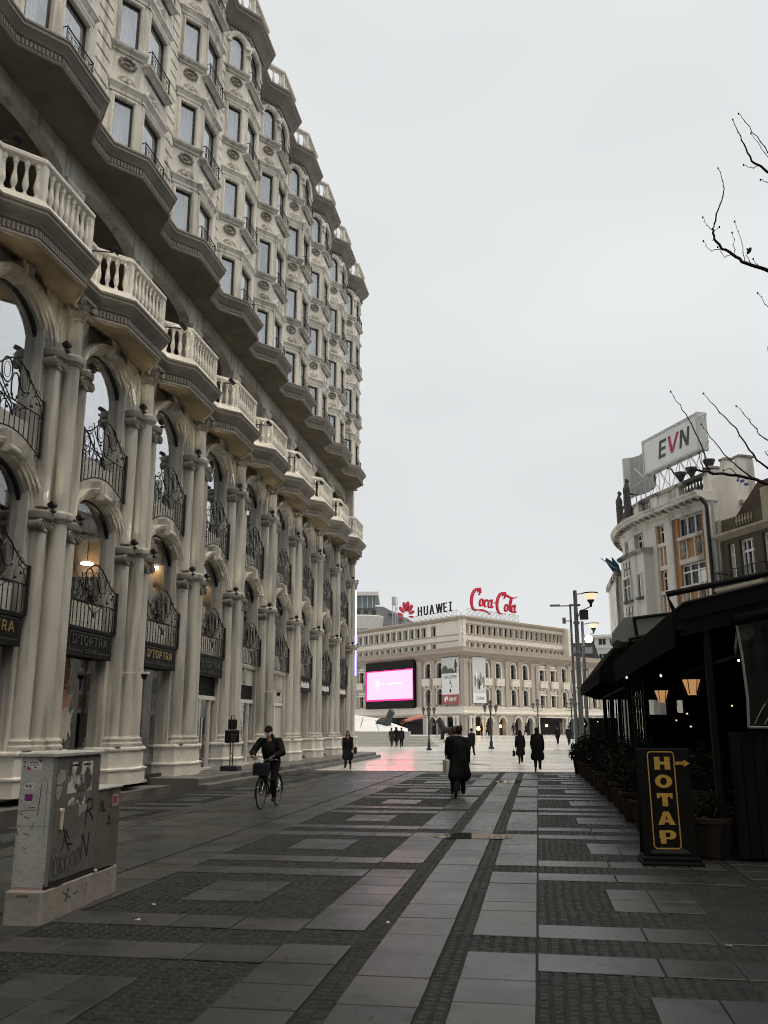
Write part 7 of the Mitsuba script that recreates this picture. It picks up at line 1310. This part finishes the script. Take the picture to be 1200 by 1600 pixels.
part(tr, 'trunk', shp(tube([TB, TB + V3(.05, 0, 1.2), TB + V3(-.05, .05, 2.6), TB + V3(-.15, -.1, 4.0), TB + V3(-.25, -.2, 5.4), TB + V3(-.3, -.3, 7.0), TB + V3(-.2, -.3, 9.0)], [.20, .16, .15, .13, .10, .07, .03], 12), 'bark', smooth=True))
twig([(4.1, 10.4, 4.4), (3.4, 10.2, 4.05), (2.68, 10.0, 4.21), (2.388, 10, 4.322), (2.124, 10, 4.371), (1.97, 10, 4.40), (1.80, 9.95, 4.43), (1.70, 9.9, 4.36), (1.62, 9.9, 4.34), (1.52, 9.85, 4.43)], .045, .010)
twig([(1.99, 10, 4.39), (1.97, 10, 4.44), (1.941, 10, 4.624), (1.833, 10, 4.991), (1.74, 10, 5.18), (1.638, 10, 5.371)], .020, .006)
twig([(1.93, 10, 4.40), (1.90, 9.98, 4.50), (1.88, 9.97, 4.62)], .012, .006); twig([(2.42, 10, 4.32), (2.24, 10.02, 4.50), (2.05, 10.05, 4.80), (1.95, 10.05, 4.98)], .018, .005); twig([(2.30, 10, 4.34), (2.20, 9.97, 4.42), (2.12, 9.95, 4.40)], .012, .006)
twig([(3.3, 10.3, 4.1), (2.80, 10.2, 4.38), (2.60, 10.2, 4.50), (2.47, 10.2, 4.70), (2.34, 10.2, 4.98), (2.15, 10.2, 5.22), (2.03, 10.2, 5.40)], .03, .006); twig([(2.7, 10.15, 4.46), (2.62, 10.1, 4.62), (2.74, 10.1, 4.78)], .014, .006)
twig([(3.2, 10.4, 4.5), (2.80, 10.3, 4.72), (2.62, 10.3, 4.92), (2.50, 10.3, 5.12), (2.40, 10.3, 5.26)], .02, .005)
twig([(3.95, 10.2, 6.0), (3.3, 9.6, 6.2), (2.687, 9.2, 6.308), (2.504, 9.2, 6.414), (2.361, 9.2, 6.488), (2.272, 9.2, 6.587), (2.155, 9.2, 6.681), (2.085, 9.2, 6.80), (2.081, 9.2, 6.90), (2.095, 9.2, 6.98), (2.169, 9.2, 7.159), (2.235, 9.2, 7.35), (2.237, 9.2, 7.45), (2.196, 9.2, 7.646)], .045, .006)
for pts in ([(2.27, 9.2, 6.58), (2.29, 9.22, 6.72), (2.28, 9.22, 6.86)], [(2.37, 9.2, 6.48), (2.36, 9.17, 6.70), (2.30, 9.15, 6.95)], [(2.15, 9.2, 6.68), (2.05, 9.22, 6.66), (1.98, 9.24, 6.80)], [(2.08, 9.2, 6.9), (2.02, 9.18, 6.95), (1.98, 9.16, 7.04)], [(2.09, 9.2, 6.87), (2.15, 9.2, 6.93)], [(2.5, 9.2, 6.41), (2.46, 9.2, 6.52)], [(2.24, 9.2, 6.6), (2.16, 9.16, 6.55), (2.10, 9.14, 6.66)], [(2.45, 9.2, 6.43), (2.40, 9.2, 6.56), (2.41, 9.2, 6.64)]): twig(pts, .008, .004)
twig([(4.0, 10.3, 6.6), (3.4, 9.9, 7.25), (2.889, 9.5, 7.633), (2.734, 9.5, 7.797), (2.63, 9.5, 7.90), (2.58, 9.5, 8.08), (2.53, 9.5, 8.27), (2.481, 9.5, 8.451)], .04, .006)
twig([(3.1, 9.7, 7.5), (2.85, 9.5, 7.95), (2.72, 9.5, 8.2), (2.60, 9.5, 8.45), (2.55, 9.5, 8.52)], .014, .005); twig([(2.69, 9.5, 7.82), (2.62, 9.5, 7.80), (2.54, 9.48, 7.84)], .009, .005); twig([(2.95, 9.6, 7.75), (2.8, 9.55, 8.0), (2.66, 9.5, 8.25)], .010, .005); twig([(3.3, 9.7, 5.9), (2.85, 9.3, 5.84), (2.56, 9.2, 5.95), (2.47, 9.2, 6.12)], .012, .005); twig([(2.9, 9.5, 7.6), (2.75, 9.4, 7.55), (2.68, 9.4, 7.58)], .01, .005)
for pts, r in (([TB + V3(-.25, -.2, 5.4), TB + V3(.6, .5, 6.3), TB + V3(1.3, .9, 7.4)], .06), ([TB + V3(-.1, 0, 3.6), TB + V3(.8, -.4, 4.6), TB + V3(1.6, -.7, 5.8)], .06), ([TB + V3(-.3, -.3, 7), TB + V3(.3, .4, 8.2), TB + V3(.7, .6, 9.4)], .05), ([TB + V3(-.2, 0, 4.6), TB + V3(.1, 1.0, 5.8), TB + V3(-.1, 1.7, 7.2)], .05)): twig(pts, r, .01)
tv.append(xf(sph(1, s=1), Tr(2.43, 9.2, 6.62) @ Ry(.5) @ Sc(.02, .01, .045)))
part(tr, 'branches', shp(cat(tv), 'bark', smooth=50))
# ------------------------------------------------------------------ small litter on the paving
bsdf('litter_white', base_color=(0.5, 0.5, 0.48), roughness=.8)
for i, (x, y) in enumerate(((-3.55, 8.05), (-1.35, 8.3), (-3.7, 8.75), (1.4, 7.9))):
    q = thing('litter_scrap', ('white paper scrap on the cobbles beside the utility cabinet base', 'white scrap on the central slab band near a cobble stripe', 'white scrap lying at the foot of the cabinet, farther than the other', 'white scrap on the slab row right of the central band', 'white scrap in the right cobble stripe', 'white scrap on a slab in the lower part of the street')[i], 'litter')
    put(q, shp(xf(cat([box(-.02, .02, -.012, .012, 0, .004), xf(box(-.012, .012, -.01, .01, 0, .004), Tr(.01, .01, .002) @ Rx(.5))]), Tr(x, y, .004) @ Rz(i * 1.1)), 'litter_white'))
